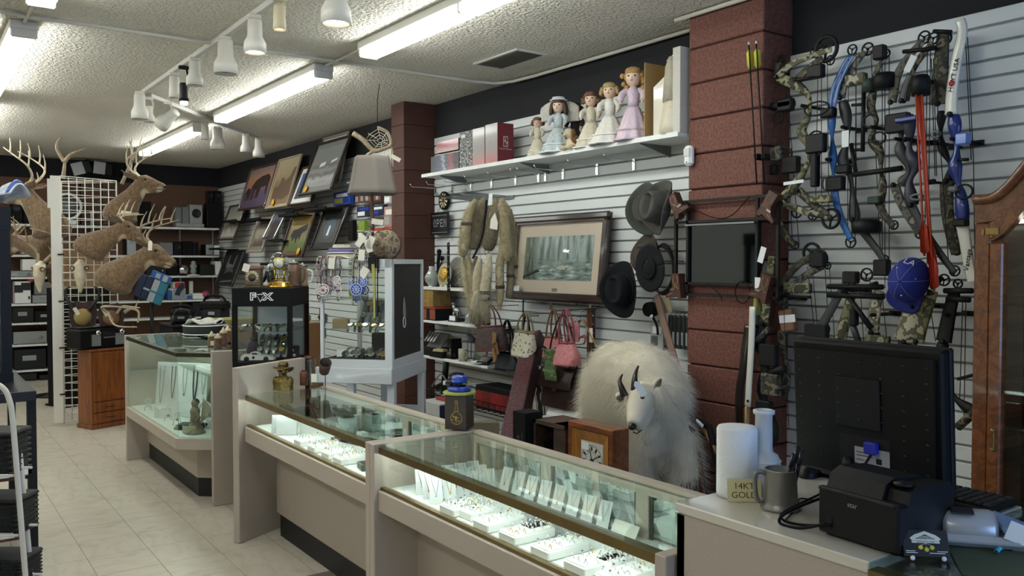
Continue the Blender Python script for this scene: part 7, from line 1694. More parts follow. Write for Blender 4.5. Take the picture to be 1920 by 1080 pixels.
def bow(label,X,riser,rw,rm,limbs,cams,strings,extras=(),peg=None,name='compound_bow',cat='bow',rflat=.7):
    o=pX(riser[0][0],riser[0][1],X)
    M=wallM(o.y,o.z,X); Mi=M.inverted()
    def L3(px,py,dz=0.): q=Mi @ pX(px,py,X); return Vector((q.x,q.y,dz))
    sc=(L3(riser[0][0]+1,riser[0][1])-L3(*riser[0])).length*1.15
    vs_=abs(L3(riser[0][0],riser[0][1]+10).y)/10
    t=thing(name,label,cat,M=M,group='bows on the slatwall')
    c=curve([L3(*p) for p in riser],6); n=len(c)
    rs=[1.3*rw*vs_*(.8+.35*math.sin(5*PI*i/n)) for i in range(n)]
    part('riser',MB().tube(c,rs,8,flat=rflat,upv=(1,0,0)),rm,t)
    for (pts,w,m) in limbs:
        c=curve([L3(*p,.012) for p in pts],6); part('limb',MB().tube(c,taper(len(c),w*vs_*1.4,w*vs_*1.),8,flat=.28,upv=(1,0,0)),m,t)
        part('limb_bolt',MB().at(c[0]+Vector((0,0,.008))).lathe([(.012,0),(.012,.01),(.006,.014),(.001,.014)],10),BWB,t)
    for (x,y,r) in cams:
        q=L3(x,y,.0); rr_=r*vs_
        mb=MB().at(q).tube([(rr_*math.cos(a),rr_*math.sin(a),0) for a in [2*PI*k/18 for k in range(18)]],max(.004,rr_*.16),6,closed=True)
        for k in range(3): a=2*PI*k/3+.4; mb.tube([(0,0,0),(rr_*math.cos(a),rr_*math.sin(a),0)],max(.003,rr_*.12),5)
        mb.ball((0,0,0),max(.006,rr_*.25),8,6)
        part('cam',mb,BWB,t)
    if strings:
        for (a,b) in strings: part('string',MB().tube([L3(*a,.004),L3(*b,.004)],.0022,4),STRG,t)
    for e in extras:
        k,x,y,w,h,m=e[:6]; q=L3(x,y,.02); w *= sc*.9; h *= vs_
        if k == 'box': part('fitting',MB().at(q,rz=(e[6] if len(e) > 6 else 0)).box(-w/2,w/2,-h/2,h/2,-.012,.03,b=.006),m,t)
        elif k == 'ring': part('sight_ring',MB().at(q).tube([(w/2*math.cos(a),h/2*math.sin(a),.015) for a in [2*PI*i/18 for i in range(18)]],.005,6,closed=True),m,t)
        elif k == 'bar': part('sight_bar',MB().tube([L3(x,y,.02),L3(e[3],e[4],.03)],e[6]*vs_,8),m,t)
        elif k == 'pod': part('quiver_hood',MB().at(q).lathe([(w*.5,-.0),(w*.52,.02),(w*.4,.07),(.001,.08)],14),m,t)
        elif k == 'tag': part('price_tag',MB().at(q+Vector((0,0,.03)),rz=(e[6] if len(e) > 6 else 0)).box(-w/2,w/2,-h/2,h/2,0,.0015),CARDW,t)
        elif k == 'hood': part('quiver_hood',MB().at(q).mx(Matrix.Translation(q) @ Matrix.Rotation(-PI/2,4,'X')).lathe([(w*.5,-h*.5),(w*.52,h*.2),(w*.4,h*.45),(.001,h*.5)],16),m,t)
    if peg:
        for (x,y) in (peg if isinstance(peg[0],(tuple,list)) else [peg]):
            p=pX(x,y,X)
            single('wall_peg',MB().tube([(0,0,-.05),(0,0,3.99-X)],.009,8).ball((0,0,-.05),.0095,8,6).box(-.012,.012,-.03,.03,3.972-X,3.992-X),BWB,'black rubber coated peg behind the %s' % ' '.join(label.split()[:5]),'peg',M=Matrix.Translation((X,p.y,p.z)) @ Matrix.Rotation(PI/2,4,'Y'))
    return t
bow('patterned grey camouflage bow nearest the yellow arrows',3.86,[(1436,236),(1440,262),(1447,290),(1440,330),(1440,372)],7,CAM3,[([(1437,232),(1442,190),(1452,145),(1464,116)],7,CAM3),([(1439,368),(1452,400),(1472,435),(1492,462)],7,CAM1)],[(1466,110,7),(1491,460,7)],[((1473,110),(1499,460)),((1469,110),(1487,460))],[('box',1462,200,60,12,BWB),('box',1480,198,24,22,BWB),('ring',1467,222,16,22,BWB),('box',1430,268,18,24,GREYP),('box',1453,290,40,26,CAM3),('ring',1478,290,26,24,BWB),('box',1447,320,30,18,BWB),('box',1490,310,26,30,BWB),('box',1413,345,22,24,MATT)],(1444,250))
bow('olive camouflage bow with sweeping cutout riser and big wheels',3.80,[(1458,145),(1490,158),(1516,180),(1516,215),(1503,245),(1515,272),(1515,305),(1492,345),(1467,372)],7,CAM2,[([(1460,145),(1485,122),(1519,107),(1562,93)],5,CAM4),([(1497,150),(1520,128),(1545,110)],6,CAM1),([(1469,381),(1510,397),(1562,408)],5,CAM4),([(1500,358),(1530,385),(1556,404)],6,CAM1)],[(1549,92,22),(1527,96,8),(1557,113,8),(1494,397,11),(1558,410,17),(1524,402,10)],[((1535,100),(1530,400)),((1541,105),(1541,405)),((1552,110),(1555,400))],[('box',1537,136,24,24,BWB),('box',1522,148,34,6,BWB),('box',1537,270,30,34,BWB),('ring',1537,270,30,44,BWB),('tag',1499,343,34,6,CARDW,.05),('box',1545,374,34,14,CAM2),('box',1550,373,14,4,mat('tape_yellow','#c9b62c',.5)),('ring',1539,205,40,24,BWB),('box',1535,320,10,60,BWB)],((1515,200),))
bow('bright blue target bow with split limbs',3.84,[(1559,214),(1560,250),(1562,290),(1563,330),(1566,352)],6,BWBL,[([(1558,208),(1565,165),(1580,130),(1594,106)],3.2,BWBL),([(1566,205),(1574,165),(1589,130),(1603,104)],3.2,BWBL),([(1566,350),(1572,385),(1584,420),(1598,448)],6,BWBL)],[(1598,93,9),(1595,454,10)],[((1606,95),(1604,450)),((1592,95),(1590,450))],[('box',1560,213,24,18,BWB),('box',1573,345,30,26,BWB),('ring',1557,345,14,26,GREYP),('tag',1596,262,12,30,CARDW)],(1561,300))
bow('charcoal bow with long dark lower limb beside the blue one',3.86,[(1580,190),(1588,225),(1588,265),(1580,300),(1594,330),(1600,380),(1603,415)],8,BWG,[([(1580,185),(1588,150),(1605,122),(1624,98)],6,CAM3),([(1603,412),(1625,440),(1648,470),(1663,494)],6,BWG)],[(1627,92,11),(1658,488,9)],[((1634,95),(1652,480)),((1606,120),(1606,420))],[('hood',1629,424,44,26,BWB),('box',1588,318,24,16,BWB),('bar',1600,270,1612,330,BWB,4)],(1590,240))
bow('brown camouflage bow with a side quiver bracket',3.85,[(1638,172),(1633,200),(1644,228),(1634,262),(1650,285),(1652,320),(1655,345),(1650,380)],6.5,CAM1,[([(1640,168),(1648,130),(1665,106)],5,CAM3),([(1650,380),(1662,405),(1678,424)],6,CAM1)],[(1662,100,7),(1676,422,8)],[((1668,104),(1668,540)),((1660,104),(1660,540)),((1655,110),(1655,480))],[('hood',1664,152,36,30,BWB),('hood',1636,160,26,24,mat('quiver_green','#26352a',.6)),('bar',1624,170,1624,285,BWB,4),('bar',1602,198,1626,197,BWB,3),('bar',1606,282,1626,281,BWB,3),('ring',1640,228,26,24,BWB),('ring',1655,260,24,22,BWB),('box',1647,376,22,14,mat('quiver_green','#26352a',.6)),('bar',1605,328,1698,316,BWB,5),('box',1612,150,36,20,CAM4),('box',1656,100,20,26,BWB)],(1645,240))
bow('tall bark camouflage bow with the pattern logo on its limb',3.84,[(1686,215),(1690,250),(1688,280),(1704,320),(1690,345)],8,BWG,[([(1675,193),(1686,140),(1708,105),(1733,78)],7,CAM3),([(1700,190),(1712,135),(1735,100),(1752,82)],6,CAM1),([(1680,347),(1692,380),(1710,412),(1727,437)],7,CAM3)],[(1733,70,11),(1750,72,10),(1725,438,9)],[((1740,75),(1735,430)),((1746,75),(1741,430))],[('box',1690,232,40,36,BWB),('bar',1698,98,1760,92,BWB,4),('tag',1718,122,12,30,CARDW,-.5),('ring',1720,280,16,22,BWB)],(1690,262))
bow('navy and charcoal bow overlapping the bark camouflage one',3.80,[(1703,216),(1706,250),(1705,285),(1717,312),(1705,345),(1712,385)],9,mat('bow_dnavy','#23283a',.5),[([(1695,190),(1700,165),(1710,140)],6,BWG),([(1712,385),(1735,430),(1765,475),(1793,512)],6,BWG)],[(1790,508,9)],[((1755,150),(1780,500))],[('box',1708,225,40,10,BWNV),('ring',1727,370,22,10,GREYP)],(1708,262))
# orange arrows hanging with their quiver
t=thing('orange_arrows','bunch of orange arrows pointing down from a black quiver hood','arrows',M=wallM(pX(1730,160,3.76).y,pX(1730,160,3.76).z,3.76)); Mi=t.matrix_world.inverted()
def q3(px,py,dz=0): v=wallM(pX(1730,160,3.76).y,pX(1730,160,3.76).z,3.76).inverted() @ pX(px,py,3.76); return Vector((v.x,v.y,dz))
part('quiver_hood',MB().mx(Matrix.Translation(q3(1727,160)) @ Matrix.Rotation(-PI/2,4,'X')).lathe([(.04,-.045),(.042,.02),(.03,.045),(.001,.05)],16),BWB,t); part('bracket',MB().tube([q3(1730,150,0),q3(1730,150,-.22)],.01,6),BWB,t)
ORA=mat('arrow_orange','#b8442c',.5); VAN=mat('vane_orange','#c83a20',.5)
for i,(a,b) in enumerate((((1721,176),(1746,500)),((1727,176),(1752,520)),((1733,176),(1756,545)),((1724,176),(1740,480)))):
    sh_=part('arrow',MB().tube([q3(*a,.01*i),q3(*b,.01*i)],.0048,6),ORA,t)
    d=(q3(*b)-q3(*a)).normalized(); e=q3(*b,.01*i); s_=e-d*.17
    vn=MB()
    for ang in (0,2.1,4.2):
        pv=d.orthogonal().normalized(); pv.rotate(Matrix.Rotation(ang,3,d)); vn.raw([s_,s_+d*.05+pv*.018,e-d*.02+pv*.024,e-d*.005],[(0,1,2,3)])
        vn.raw([s_+pv.cross(d)*.001,s_+d*.05+pv*.018,e-d*.02+pv*.024,e-d*.005],[(3,2,1,0)])
    part('vane',vn,VAN,sh_)
single('orange_arrow_clip',MB().tube([q3(1736,342),q3(1752,340)],.012,8).tube([q3(1745,341),q3(1745,341,-.2)],.006,6),BWB,'black clip gripping the orange arrow shafts','clip',M=wallM(pX(1730,160,3.76).y,pX(1730,160,3.76).z,3.765))
bow('dark bark camouflage bow with broad straight limbs',3.86,[(1766,208),(1764,240),(1766,275),(1782,310),(1778,340)],6,BWB,[([(1763,196),(1766,140),(1769,90),(1772,62)],12,CAM1),([(1778,340),(1778,385),(1784,430),(1796,476)],10,CAM1)],[(1772,72,12),(1794,470,8)],[((1747,110),(1754,330)),((1751,110),(1757,330))],[('ring',1763,253,14,12,STEEL),('bar',1755,60,1790,62,BWB,4)],(1766,270),rflat=.9)
rb=bow('white and blue recurve bow with printed limbs next to the cabinet',3.80,[(1788,216),(1791,245),(1794,280),(1791,310),(1796,340),(1801,362),(1806,415)],9,BWNV,[([(1786,215),(1788,170),(1797,110),(1807,62),(1803,38)],9,BWW),([(1807,418),(1812,450),(1818,490),(1826,530)],9,BWW)],[],[((1815,70),(1826,300)),((1811,70),(1822,300)),((1826,300),(1830,560))],[('box',1812,262,22,22,mat('bow_lblue','#5a7fd0',.25,coat=.5)),('bar',1800,300,1822,300,BWB,3),('ring',1815,360,30,26,BWB),('box',1795,355,16,10,GREYP),('box',1808,418,24,14,BWB)],(1795,262),'recurve_bow')
Mr=rb.matrix_world.copy(); Mr=wallM(pX(1788,216,3.80).y,pX(1788,216,3.80).z,3.80)
def rloc(px,py): v=Mr.inverted() @ pX(px,py,3.80); return v
v=rloc(1793,142); text('HOYT USA',.03,'lettering',MATT,rb,Matrix.Translation((v.x,v.y,.021)) @ Matrix.Rotation(rad(78),4,'Z'),.0008)
v=rloc(1789,157); part('berry_mark',MB().at((v.x,v.y,.0205)).lathe([(.013,0),(.013,.0015),(.001,.0015)],14),mat('mark_red','#b0202c',.5),rb)
v=rloc(1819,487); text('Vantage',.03,'lettering',MATT,rb,Matrix.Translation((v.x,v.y,.021)) @ Matrix.Rotation(rad(82),4,'Z'),.0008)
# yellow fletched arrows in front of the pier
for i,(x,yt) in enumerate(((1404,84),(1418,82))):
    X=3.70; a=pX(x,yt,X); b=pX(x+15,345,X)
    t=thing('yellow_arrow',('yellow fletched arrow standing left of its twin by the pier','yellow fletched arrow right of its twin by the pier')[i],'arrow',a)
    part('shaft',MB().tube([(0,0,0),b-a],.0042,6),BWB,t); d=(b-a).normalized(); fl=MB()
    for ang in (.3,2.4,4.5):
        pv=d.orthogonal().normalized(); pv.rotate(Matrix.Rotation(ang,3,d)); s0=d*.02; fl.raw([s0,s0+d*.02+pv*.02,s0+d*.09+pv*.02,s0+d*.12],[(0,1,2,3)])
        fl.raw([s0+pv.cross(d)*.001,s0+d*.02+pv*.02,s0+d*.09+pv*.02,s0+d*.12],[(3,2,1,0)])
    part('fletching',fl,mat('vane_yellow','#c9c43a',.5),t); part('nock',MB().tube([(0,0,0),-d*.015],.005,6),CARDW,t)
    part('clip',MB().tube([(b-a)*.82,(b-a)*.82+Vector((.06,0,0))],.006,6).box(*( (b-a)*.8 )[:1],*((b-a)*.8+Vector((.05,0,0)))[:1],((b-a)*.8).y-.01,((b-a)*.8).y+.01,((b-a)*.8).z-.012,((b-a)*.8).z+.012),BWB,t)
# lower row
bow('green camouflage limb bow hung lowest by the red pier',3.74,[(1432,610),(1424,650),(1436,690),(1430,740),(1450,790),(1446,830)],9,BWB,[([(1434,606),(1440,560),(1446,515),(1450,480)],8,CAM2),([(1422,612),(1424,570),(1430,530),(1442,492)],7,mat('limb_charcoal','#2b2c2c',.5))],[(1424,648,12)],[((1470,560),(1480,800))],[('tag',1440,478,10,30,CARDW,-.3),('tag',1432,530,10,20,CARDW),('box',1426,574,8,34,mat('print_yellow','#8d8a3c',.6),-.08),('ring',1411,648,24,24,BWB),('bar',1412,650,1448,615,CAM3,5),('box',1448,665,30,40,BWB),('box',1452,720,30,40,CAM1),('box',1440,770,26,40,BWB),('bar',1450,700,1478,690,BWB,8)],(1440,560))
bow('cam wheel bow with twin sloping limbs under the upper row',3.82,[(1462,548),(1470,570),(1476,600),(1465,640),(1475,690),(1468,740)],8,CAM1,[([(1458,556),(1478,520),(1505,492),(1536,477)],6,CAM1),([(1466,560),(1490,535),(1520,512),(1548,498)],6,CAM3)],[(1522,474,17),(1536,486,16),(1552,498,6)],[((1515,500),(1530,640)),((1524,505),(1536,640)),((1548,505),(1556,640)),((1556,500),(1566,640))],[('box',1502,540,44,18,CAM2),('box',1498,556,50,5,BWB),('box',1538,620,36,24,BWB),('tag',1487,597,28,14,CARDW,.12),('box',1484,600,24,40,mat('glove_tan','#7a5640',.7),.2),('box',1540,487,24,26,BWB)],(1470,560))
bow('slim charcoal limb bow beside the black peg pair',3.82,[(1548,610),(1542,640),(1550,680),(1545,720)],8,BWB,[([(1542,614),(1558,585),(1575,555),(1588,532)],7,BWG),([(1578,638),(1586,605),(1594,575),(1600,548)],9,CAM2)],[(1592,528,12),(1625,515,11)],[((1632,520),(1640,640)),((1614,540),(1620,640))],[('bar',1557,537,1662,538,BWB,5),('bar',1557,553,1664,556,BWB,5),('bar',1598,560,1640,615,BWB,5),('box',1602,520,24,22,BWB),('box',1608,595,10,30,BWB),('bar',1600,600,1616,640,BWG,6)],(1590,545))
bow('pale brush camouflage limb bow above the computer screen',3.82,[(1638,622),(1640,650),(1634,690),(1640,720)],9,BWB,[([(1638,622),(1641,600),(1645,570),(1652,545)],10,CAM4)],[(1636,618,8)],[((1654,545),(1664,640))],[('box',1660,502,26,30,BWB),('box',1652,636,40,16,CAM2),('bar',1650,530,1625,540,BWB,4)],(1645,590))
bow('wide bark camouflage limb bow below the blue cap',3.80,[(1698,640),(1690,670),(1700,700)],10,BWB,[([(1700,640),(1708,610),(1718,578),(1730,552)],17,CAM4),([(1722,640),(1730,610),(1742,575),(1752,545)],10,CAM2)],[(1770,525,10)],[((1745,575),(1755,640))],[('bar',1690,542,1740,545,BWB,5),('bar',1752,540,1772,520,BWB,5),('bar',1775,545,1830,545,BWB,5),('bar',1780,560,1825,562,BWB,5)],(1720,575))
bow('black lettered limb bow behind the right of the screen',3.82,[(1770,640),(1764,670),(1770,700),(1790,745),(1830,775)],8,BWB,[([(1772,640),(1778,610),(1785,575),(1793,545)],11,BWB)],[(1832,772,12),(1796,532,8)],[((1806,560),(1800,760)),((1812,560),(1808,800))],[('bar',1800,800,1836,770,CAM1,8),('bar',1800,710,1832,702,BWB,3)],(1783,590))
# white bow leaning at the pier corner
t=thing('longbow','white limbed longbow with a wooden handle leaning by the pier','bow',(0,0,0)); X=3.68
part('limb',MB().tube(curve([pX(1411,575,X),pX(1409,640,X),pX(1405,710,X),pX(1402,762,X)],5),.021,8,flat=.4,upv=(0,1,0)),BWW,t); part('handle',MB().tube([pX(1402,762,X),pX(1401,800,X),pX(1402,860,X),pX(1403,1000,X)],.02,8,flat=.7),wood('bow_grip','#7d5c34','#a07c4c',3,2),t); part('bolt',MB().ball(pX(1402,752,X-.01),.008,8,6),BWB,t)
t=thing('dark_guitar_neck','dark glossy curved bow limb leaning on the red pier','bow limb',(0,0,0)); part('limb',MB().tube(curve([pX(1404,610,3.70),pX(1398,650,3.70),pX(1392,700,3.70),pX(1386,745,3.70),pX(1384,900,3.70)],5),.028,10,flat=.35,upv=(0,1,0)),mat('gloss_dark','#241d1c',.15,coat=.6),t)
# blue cap
p=pX(1702,525,3.72)
t=thing('baseball_cap','royal blue baseball cap hanging visor down among the bows','cap',M=wallM(p.y,p.z,3.74) @ Matrix.Rotation(-.35,4,'Z') @ Matrix.Rotation(.15,4,'Y')); CAPB=mat('cap_blue','#1d2a7c',.8,var=.08,vs=60)
part('crown',MB().sheet(lambda u,v: (.088*math.cos(PI*.5*v)*math.cos(2*PI*u),.105*math.cos(PI*.5*v)*math.sin(2*PI*u),.12*math.sin(PI*.5*v)),30,10,0),CAPB,t)
part('visor',MB().sheet(lambda u,v: (.085*math.cos(PI*(u))*(1-.1*v),-.085*math.sin(PI*u)*(1-v)-.105*v-.055*v*math.sin(PI*u),.005-.035*v+.03*v*math.cos(PI*u)**2),20,6,.005),CAPB,t)
sm2=MB()
for k in range(6): a=2*PI*k/6+.3; sm2.tube([(.0885*math.cos(PI*.5*v_)*math.cos(a),.1055*math.cos(PI*.5*v_)*math.sin(a),.1205*math.sin(PI*.5*v_)) for v_ in [i/8 for i in range(9)]],.0012,4)
part('seam',sm2,mat('stitch_lblue','#7f8ac0',.6),t); part('button',MB().ball((0,0,.121),.007,8,6),CAPB,t); part('eyelet',MB().ball((.05,.03,.088),.004,6,5).ball((-.04,.05,.09),.004,6,5).ball((.02,-.06,.095),.004,6,5),CARDW,t)
text('LA',.045,'emblem',mat('stitch_white','#c9ccd8',.6),t,Matrix.Translation((-.005,.088,.07)) @ Matrix.Rotation(rad(-52),4,'X'),.001)
part('hook',MB().tube([(0,.09,.05),(0,.1,-.02),(0,.1,-.26)],.004,5),STEEL,t)

# ================================================================ CURIO CABINET
OAK=wood('cabinet_oak','#5a2f14','#7d4a22',2.4,2,.35,.4)
CY0,CX,CZ=1.706,3.50,0
t=thing('curio_cabinet','carved oak curio cabinet with arched top and glass door of dishes','cabinet',M=wallM(CY0,0,CX))
CW,CD=1.0,.40
def arch(x,k=0): 
    u=min(1,max(0,(min(x,CW-x)-.05)/.28))
    s=u*u*(3-2*u)
    return 1.83+k+.24*s
xs=[i*CW/40 for i in range(41)]
part('stile',MB().box(0,.062,.05,1.738,-.05,0,b=.006),OAK,t); part('stile',MB().box(CW-.062,CW,.05,1.738,-.05,0,b=.006),OAK,t)
part('arch_rail',MB().prism([(x,arch(x)) for x in xs] + [(x,arch(x)-.09) for x in xs[::-1]],-.05,0),OAK,t)
part('cornice',MB().tube([(x,arch(x),.005) for x in xs],.02,8),OAK,t)
part('door_stile',MB().box(.064,.115,.1,1.657,-.035,.012,b=.006),OAK,t); part('door_stile',MB().box(CW-.115,CW-.064,.1,1.657,-.035,.012,b=.006),OAK,t)
xi=[.064+i*(CW-.128)/40 for i in range(41)]
part('door_arch',MB().prism([(x,arch(x)-.095) for x in xi] + [(x,arch(x)-.17) for x in xi[::-1]],-.035,.012),OAK,t)
part('door_rail',B(.064,CW-.064,.1,.2,-.035,.012),OAK,t)
part('door_glass',B(.11,CW-.11,.19,1.86,-.015,-.010),GLASS,t)
part('side_panel',B(0,.02,.05,1.83,-CD,-.05),OAK,t); part('side_panel',B(CW-.02,CW,.05,1.83,-CD,-.05),OAK,t)
part('back_mirror',B(.02,CW-.02,.05,1.85,-CD,-CD+.008),mat('cabinet_mirror','#8d9698',.05,1),t)
part('roof',B(0,CW,1.81,1.83,-CD,-.05),OAK,t); part('base',MB().box(-.01,CW+.01,0,.1,-CD,.02,b=.006),OAK,t)
CSH=[.56,.80,1.12,1.415]
for z in CSH: part('glass_shelf',B(.02,CW-.02,z-.007,z,-CD+.02,-.06),GLASSG,t)
part('light_strip',MB().tube([(.12,1.74,-.05),(.9,1.74,-.05)],.008,8),lamp('cabinet_lamp','#fff4e0',2.5),t)
part('hinge',MB().box(.052,.10,1.69,1.715,.01,.016).ball((.075,1.68,.016),.007,8,6),BRASS,t); part('hinge',MB().box(.03,.04,1.69,1.71,.0,.006).box(.045,.052,1.69,1.71,.0,.006),BRASS,t)
pz=pX(1848,818,CX); part('escutcheon',MB().at((.09,pz.z,.012)).box(-.006,.006,-.05,.04,0,.004,b=.002).ball((0,.03,.004),.009,8,6).ball((0,-.045,.004),.008,8,6),BRASS,t)
CB=wallM(CY0,0,CX)
def incab(name,label,cat,x,z,d): return thing(name,label,cat,M=CB @ Matrix.Translation((x,z+.001,-d)) @ Matrix.Rotation(-PI/2,4,'X'))
TERR=mat('bisque','#b08d76',.6,var=.2,vs=30)
u=incab('angel_figurine','pink bisque angel pair figurine on the top cabinet shelf','figurine',.21,1.415,.2); mb=MB().lathe([(.001,0),(.07,0),(.075,.03),(.05,.1),(.04,.16),(.001,.2)],14).ball((0,0,.22),.035).ball((.06,-.02,.12),.045).ball((.06,-.02,.18),.028); remesh(part('figure',mb,TERR,u),.008,2)
part('wing',MB().sheet(lambda u_,v: (-.02-.08*u_,.03,.12+.12*v+.05*u_),5,5,.008),mat('bisque_teal','#6d8f8c',.6),u)
u=incab('gold_ewer','small gold trimmed ewer beside the angel figurine','ewer',.30,1.415,.14); part('ewer',MB().lathe([(.001,0),(.03,0),(.02,.015),(.045,.06),(.04,.1),(.016,.14),(.026,.18),(.001,.17)],16),mat('ewer_gold','#a8935a',.3,.7),u); part('handle',MB().tube(curve([(.02,0,.16),(.065,0,.15),(.04,0,.07)],5),.004,6),GOLD,u)
CHN=mat('china_white','#cfccc0',.25,coat=.4)
for i in range(9): u=incab('china_plate','white china dinner plate in the cabinet stack','plate',.24,1.12+.045+.0125*i,.2); u['group']='plate stack in the cabinet'; part('plate',MB().lathe([(.001,0),(.06,0),(.115-.006*(i > 4),.011),(.112-.006*(i > 4),.013),(.06,.004),(.001,.004)],26),CHN,u); part('rim',MB().tube([((.113-.006*(i > 4))*math.cos(a),(.113-.006*(i > 4))*math.sin(a),.012) for a in [2*PI*k/26 for k in range(26)]],.0014,4,closed=True),GOLD,u)
u=incab('china_bowl','white china serving bowl under the plates','bowl',.24,1.12-.001,.2); part('bowl',MB().lathe([(.001,0),(.04,0),(.045,.008),(.085,.03),(.1,.046),(.096,.046),(.05,.012),(.001,.01)],24),CHN,u)
for i in range(5): u=incab('china_saucer','small china saucer stacked on the dinner plates','plate',.25,1.12+.162+.009*i,.2); u['group']='saucer stack in the cabinet'; part('saucer',MB().lathe([(.001,0),(.03,0),(.07,.009),(.068,.011),(.03,.003),(.001,.003)],22),CHN,u)
u=incab('silver_bowl','footed silver bowl on the lower cabinet shelf','bowl',.19,.80,.16); part('bowl',MB().lathe([(.001,0),(.045,0),(.04,.01),(.012,.02),(.012,.04),(.05,.06),(.075,.1),(.07,.1),(.001,.06)],22),CHROME,u); part('lid',MB().lathe([(.07,.1),(.05,.125),(.012,.14),(.014,.155),(.001,.16)],20),CHROME,u)
u=incab('glass_compote','cut glass compote beside the silver bowl','bowl',.33,.80,.2); part('bowl',MB().lathe([(.001,0),(.05,0),(.045,.006),(.01,.02),(.01,.08),(.06,.11),(.085,.17),(.08,.17),(.001,.1)],22),CLEAR,u)
u=incab('santa_doll','little santa doll in a red coat on the bottom cabinet shelf','doll',.24,.56,.13); part('coat',MB().lathe([(.001,0),(.05,0),(.055,.03),(.035,.1),(.02,.12),(.001,.12)],16),mat('santa_red','#6d2024',.8),u); part('head',MB().ball((0,-.005,.145),.026,12,8),SKIN,u); part('beard',MB().ball((0,-.02,.125),(.022,.014,.025),10,8),CARDW,u); part('cap',MB().lathe([(.03,.16),(.024,.18),(.004,.22),(.001,.225)],14),mat('santa_red','#6d2024',.8),u)
for s in (-1,1): part('arm',MB().tube([(s*.03,0,.1),(s*.06,-.02,.06)],.013,8),mat('santa_red','#6d2024',.8),u)
# ================================================================ TILL COUNTER GOODS
TZ=.981
def on(name,label,cat,px,py,rz=0,z=TZ): p=pZ(px,py,z); return thing(name,label,cat,(p.x,p.y,z),rz)
PTW=mat('paper_towel','#dfe2e3',.9,bump=.25,bs=120)
t=on('paper_towel','white paper towel roll standing on the till counter','paper towel',1381,928)
part('roll',MB().lathe([(.021,.001),(.050,0),(.051,.01),(.051,.172),(.048,.178),(.021,.178)],36),PTW,t); part('core',MB().lathe([(.021,.0),(.021,.177),(.018,.177),(.018,.0)],20),mat('core_card','#4b443b',.8),t)
t=on('frosted_bottle','white frosted flask with a long neck and flanged top','bottle',1431,925)
part('flask',MB().lathe([(.001,0),(.042,0),(.0435,.01),(.0435,.085),(.036,.102),(.024,.11),(.0225,.12),(.0215,.205),(.027,.208),(.0275,.217),(.02,.219),(.015,.216),(.001,.2)],30),mat('frosted_white','#c6ccd0',.35,coat=.2),t); part('shoulder_ring',MB().tube([(.0437*math.cos(a),.0437*math.sin(a),.087) for a in [2*PI*k/30 for k in range(30)]],.0015,5,closed=True),CARDW,t)
PEW=mat('pewter','#77787a',.42,.9,var=.25,vs=30,bump=.15,bs=60)
t=on('pewter_mug','dull pewter tankard mug with pens in it','mug',1463,953,FR)
part('cup',MB().lathe([(.001,0),(.047,0),(.048,.006),(.042,.013),(.0415,.02),(.037,.094),(.038,.097),(.035,.097),(.034,.012),(.001,.01)],30),PEW,t); part('handle',MB().tube(curve([(-.037,0,.085),(-.05,0,.09),(-.062,0,.08),(-.06,0,.035),(-.052,0,.018),(-.04,0,.022)],6),.006,8,flat=.7),PEW,t)
for i,(x,y,lab) in enumerate(((.012,.008,'black marker pen leaning in the pewter mug'),(.02,-.006,'black capped pen standing in the pewter mug'),(.006,-.01,'thin black ballpoint in the pewter mug'))):
    P=t.location+Vector((x*.8-.0,y,0)); 
    u=thing('pen',lab,'pen',(t.location.x+x*.81,t.location.y-x*.58+y,TZ+.012)); d=Vector((.022+.008*i,-.014+.006*i,.115+.008*i)); part('barrel',MB().tube([(0,0,0),d],.0045,8),BLACK,u); part('cap',MB().tube([d*.75,d*1.05],.0055,8),DARKP,u); part('clip',MB().tube([d*1.03+Vector((-.006,0,0)),d*.8+Vector((-.006,0,0))],.0013,5),STEEL,u)
t=on('gold_sign','cream card sign reading 14KT GOLD behind the pewter mug','sign',1396,941,FR-.05)
part('card',MB().at(rx=-.2).box(-.042,.042,-.001,.001,0,.056),mat('card_cream','#d9d0a0',.7),t); part('strut',MB().at((0,.02,0),rx=.25).box(-.02,.02,0,.001,0,.045),mat('card_cream','#d9d0a0',.7),t)
Mt=Matrix.Rotation(-.2,4,'X') @ Matrix.Translation((0,-.0012,0)) @ Matrix.Rotation(PI/2,4,'X')
text('14KT',.021,'lettering',mat('ink_brown','#4a3f2c',.7),t,Mt @ Matrix.Translation((-.0,.038,0)),.0002,xs=1.1); text('GOLD',.021,'lettering',mat('ink_brown','#4a3f2c',.7),t,Mt @ Matrix.Translation((0,.016,0)),.0002,xs=1.1)
# monitor seen from behind
MM=wallM(1.21,1.035,1.965,tilt=rad(4))
t=thing('computer_monitor','black computer monitor seen from behind on the till counter','monitor',M=MM); mw,mh=.405,.342
MBK=mat('monitor_black','#09090b',.5,bump=.05,bs=300,spec=.25)
part('back_shell',MB().box(-mw/2,mw/2,0,mh,-.02,.012,b=.006),MBK,t); part('rear_bulge',MB().prism([(-mw/2+.02,.03),(mw/2-.02,.03),(mw/2-.015,mh-.02),(-mw/2+.015,mh-.02)],.012,.024),MBK,t)
part('bezel',MB().box(-mw/2-.004,mw/2+.004,-.004,mh+.004,-.034,-.018,b=.004),BLACK,t); part('screen',B(-mw/2+.018,mw/2-.018,.018,mh-.018,-.0355,-.033),mat('screen_dark','#20252a',.2),t)
part('mount_plate',MB().box(-.065,.055,.135,.26,.024,.030,b=.002),mat('mount_plate','#0e0e10',.45,spec=.3),t)
vt=MB()
for i in range(7):
    for j in range(8):
        x,y=-mw*.42+i*mw*.84/6,.05+j*(mh-.09)/7
        if -.07 < x < .06 and y < .14: continue
        vt.ball((x,y,.0245 if not (-.065 < x < .055 and .135 < y < .26) else .0305),(.004,.002,.002),6,4)
part('rear_dimple',vt,mat('dimple','#2c2c30',.4),t)
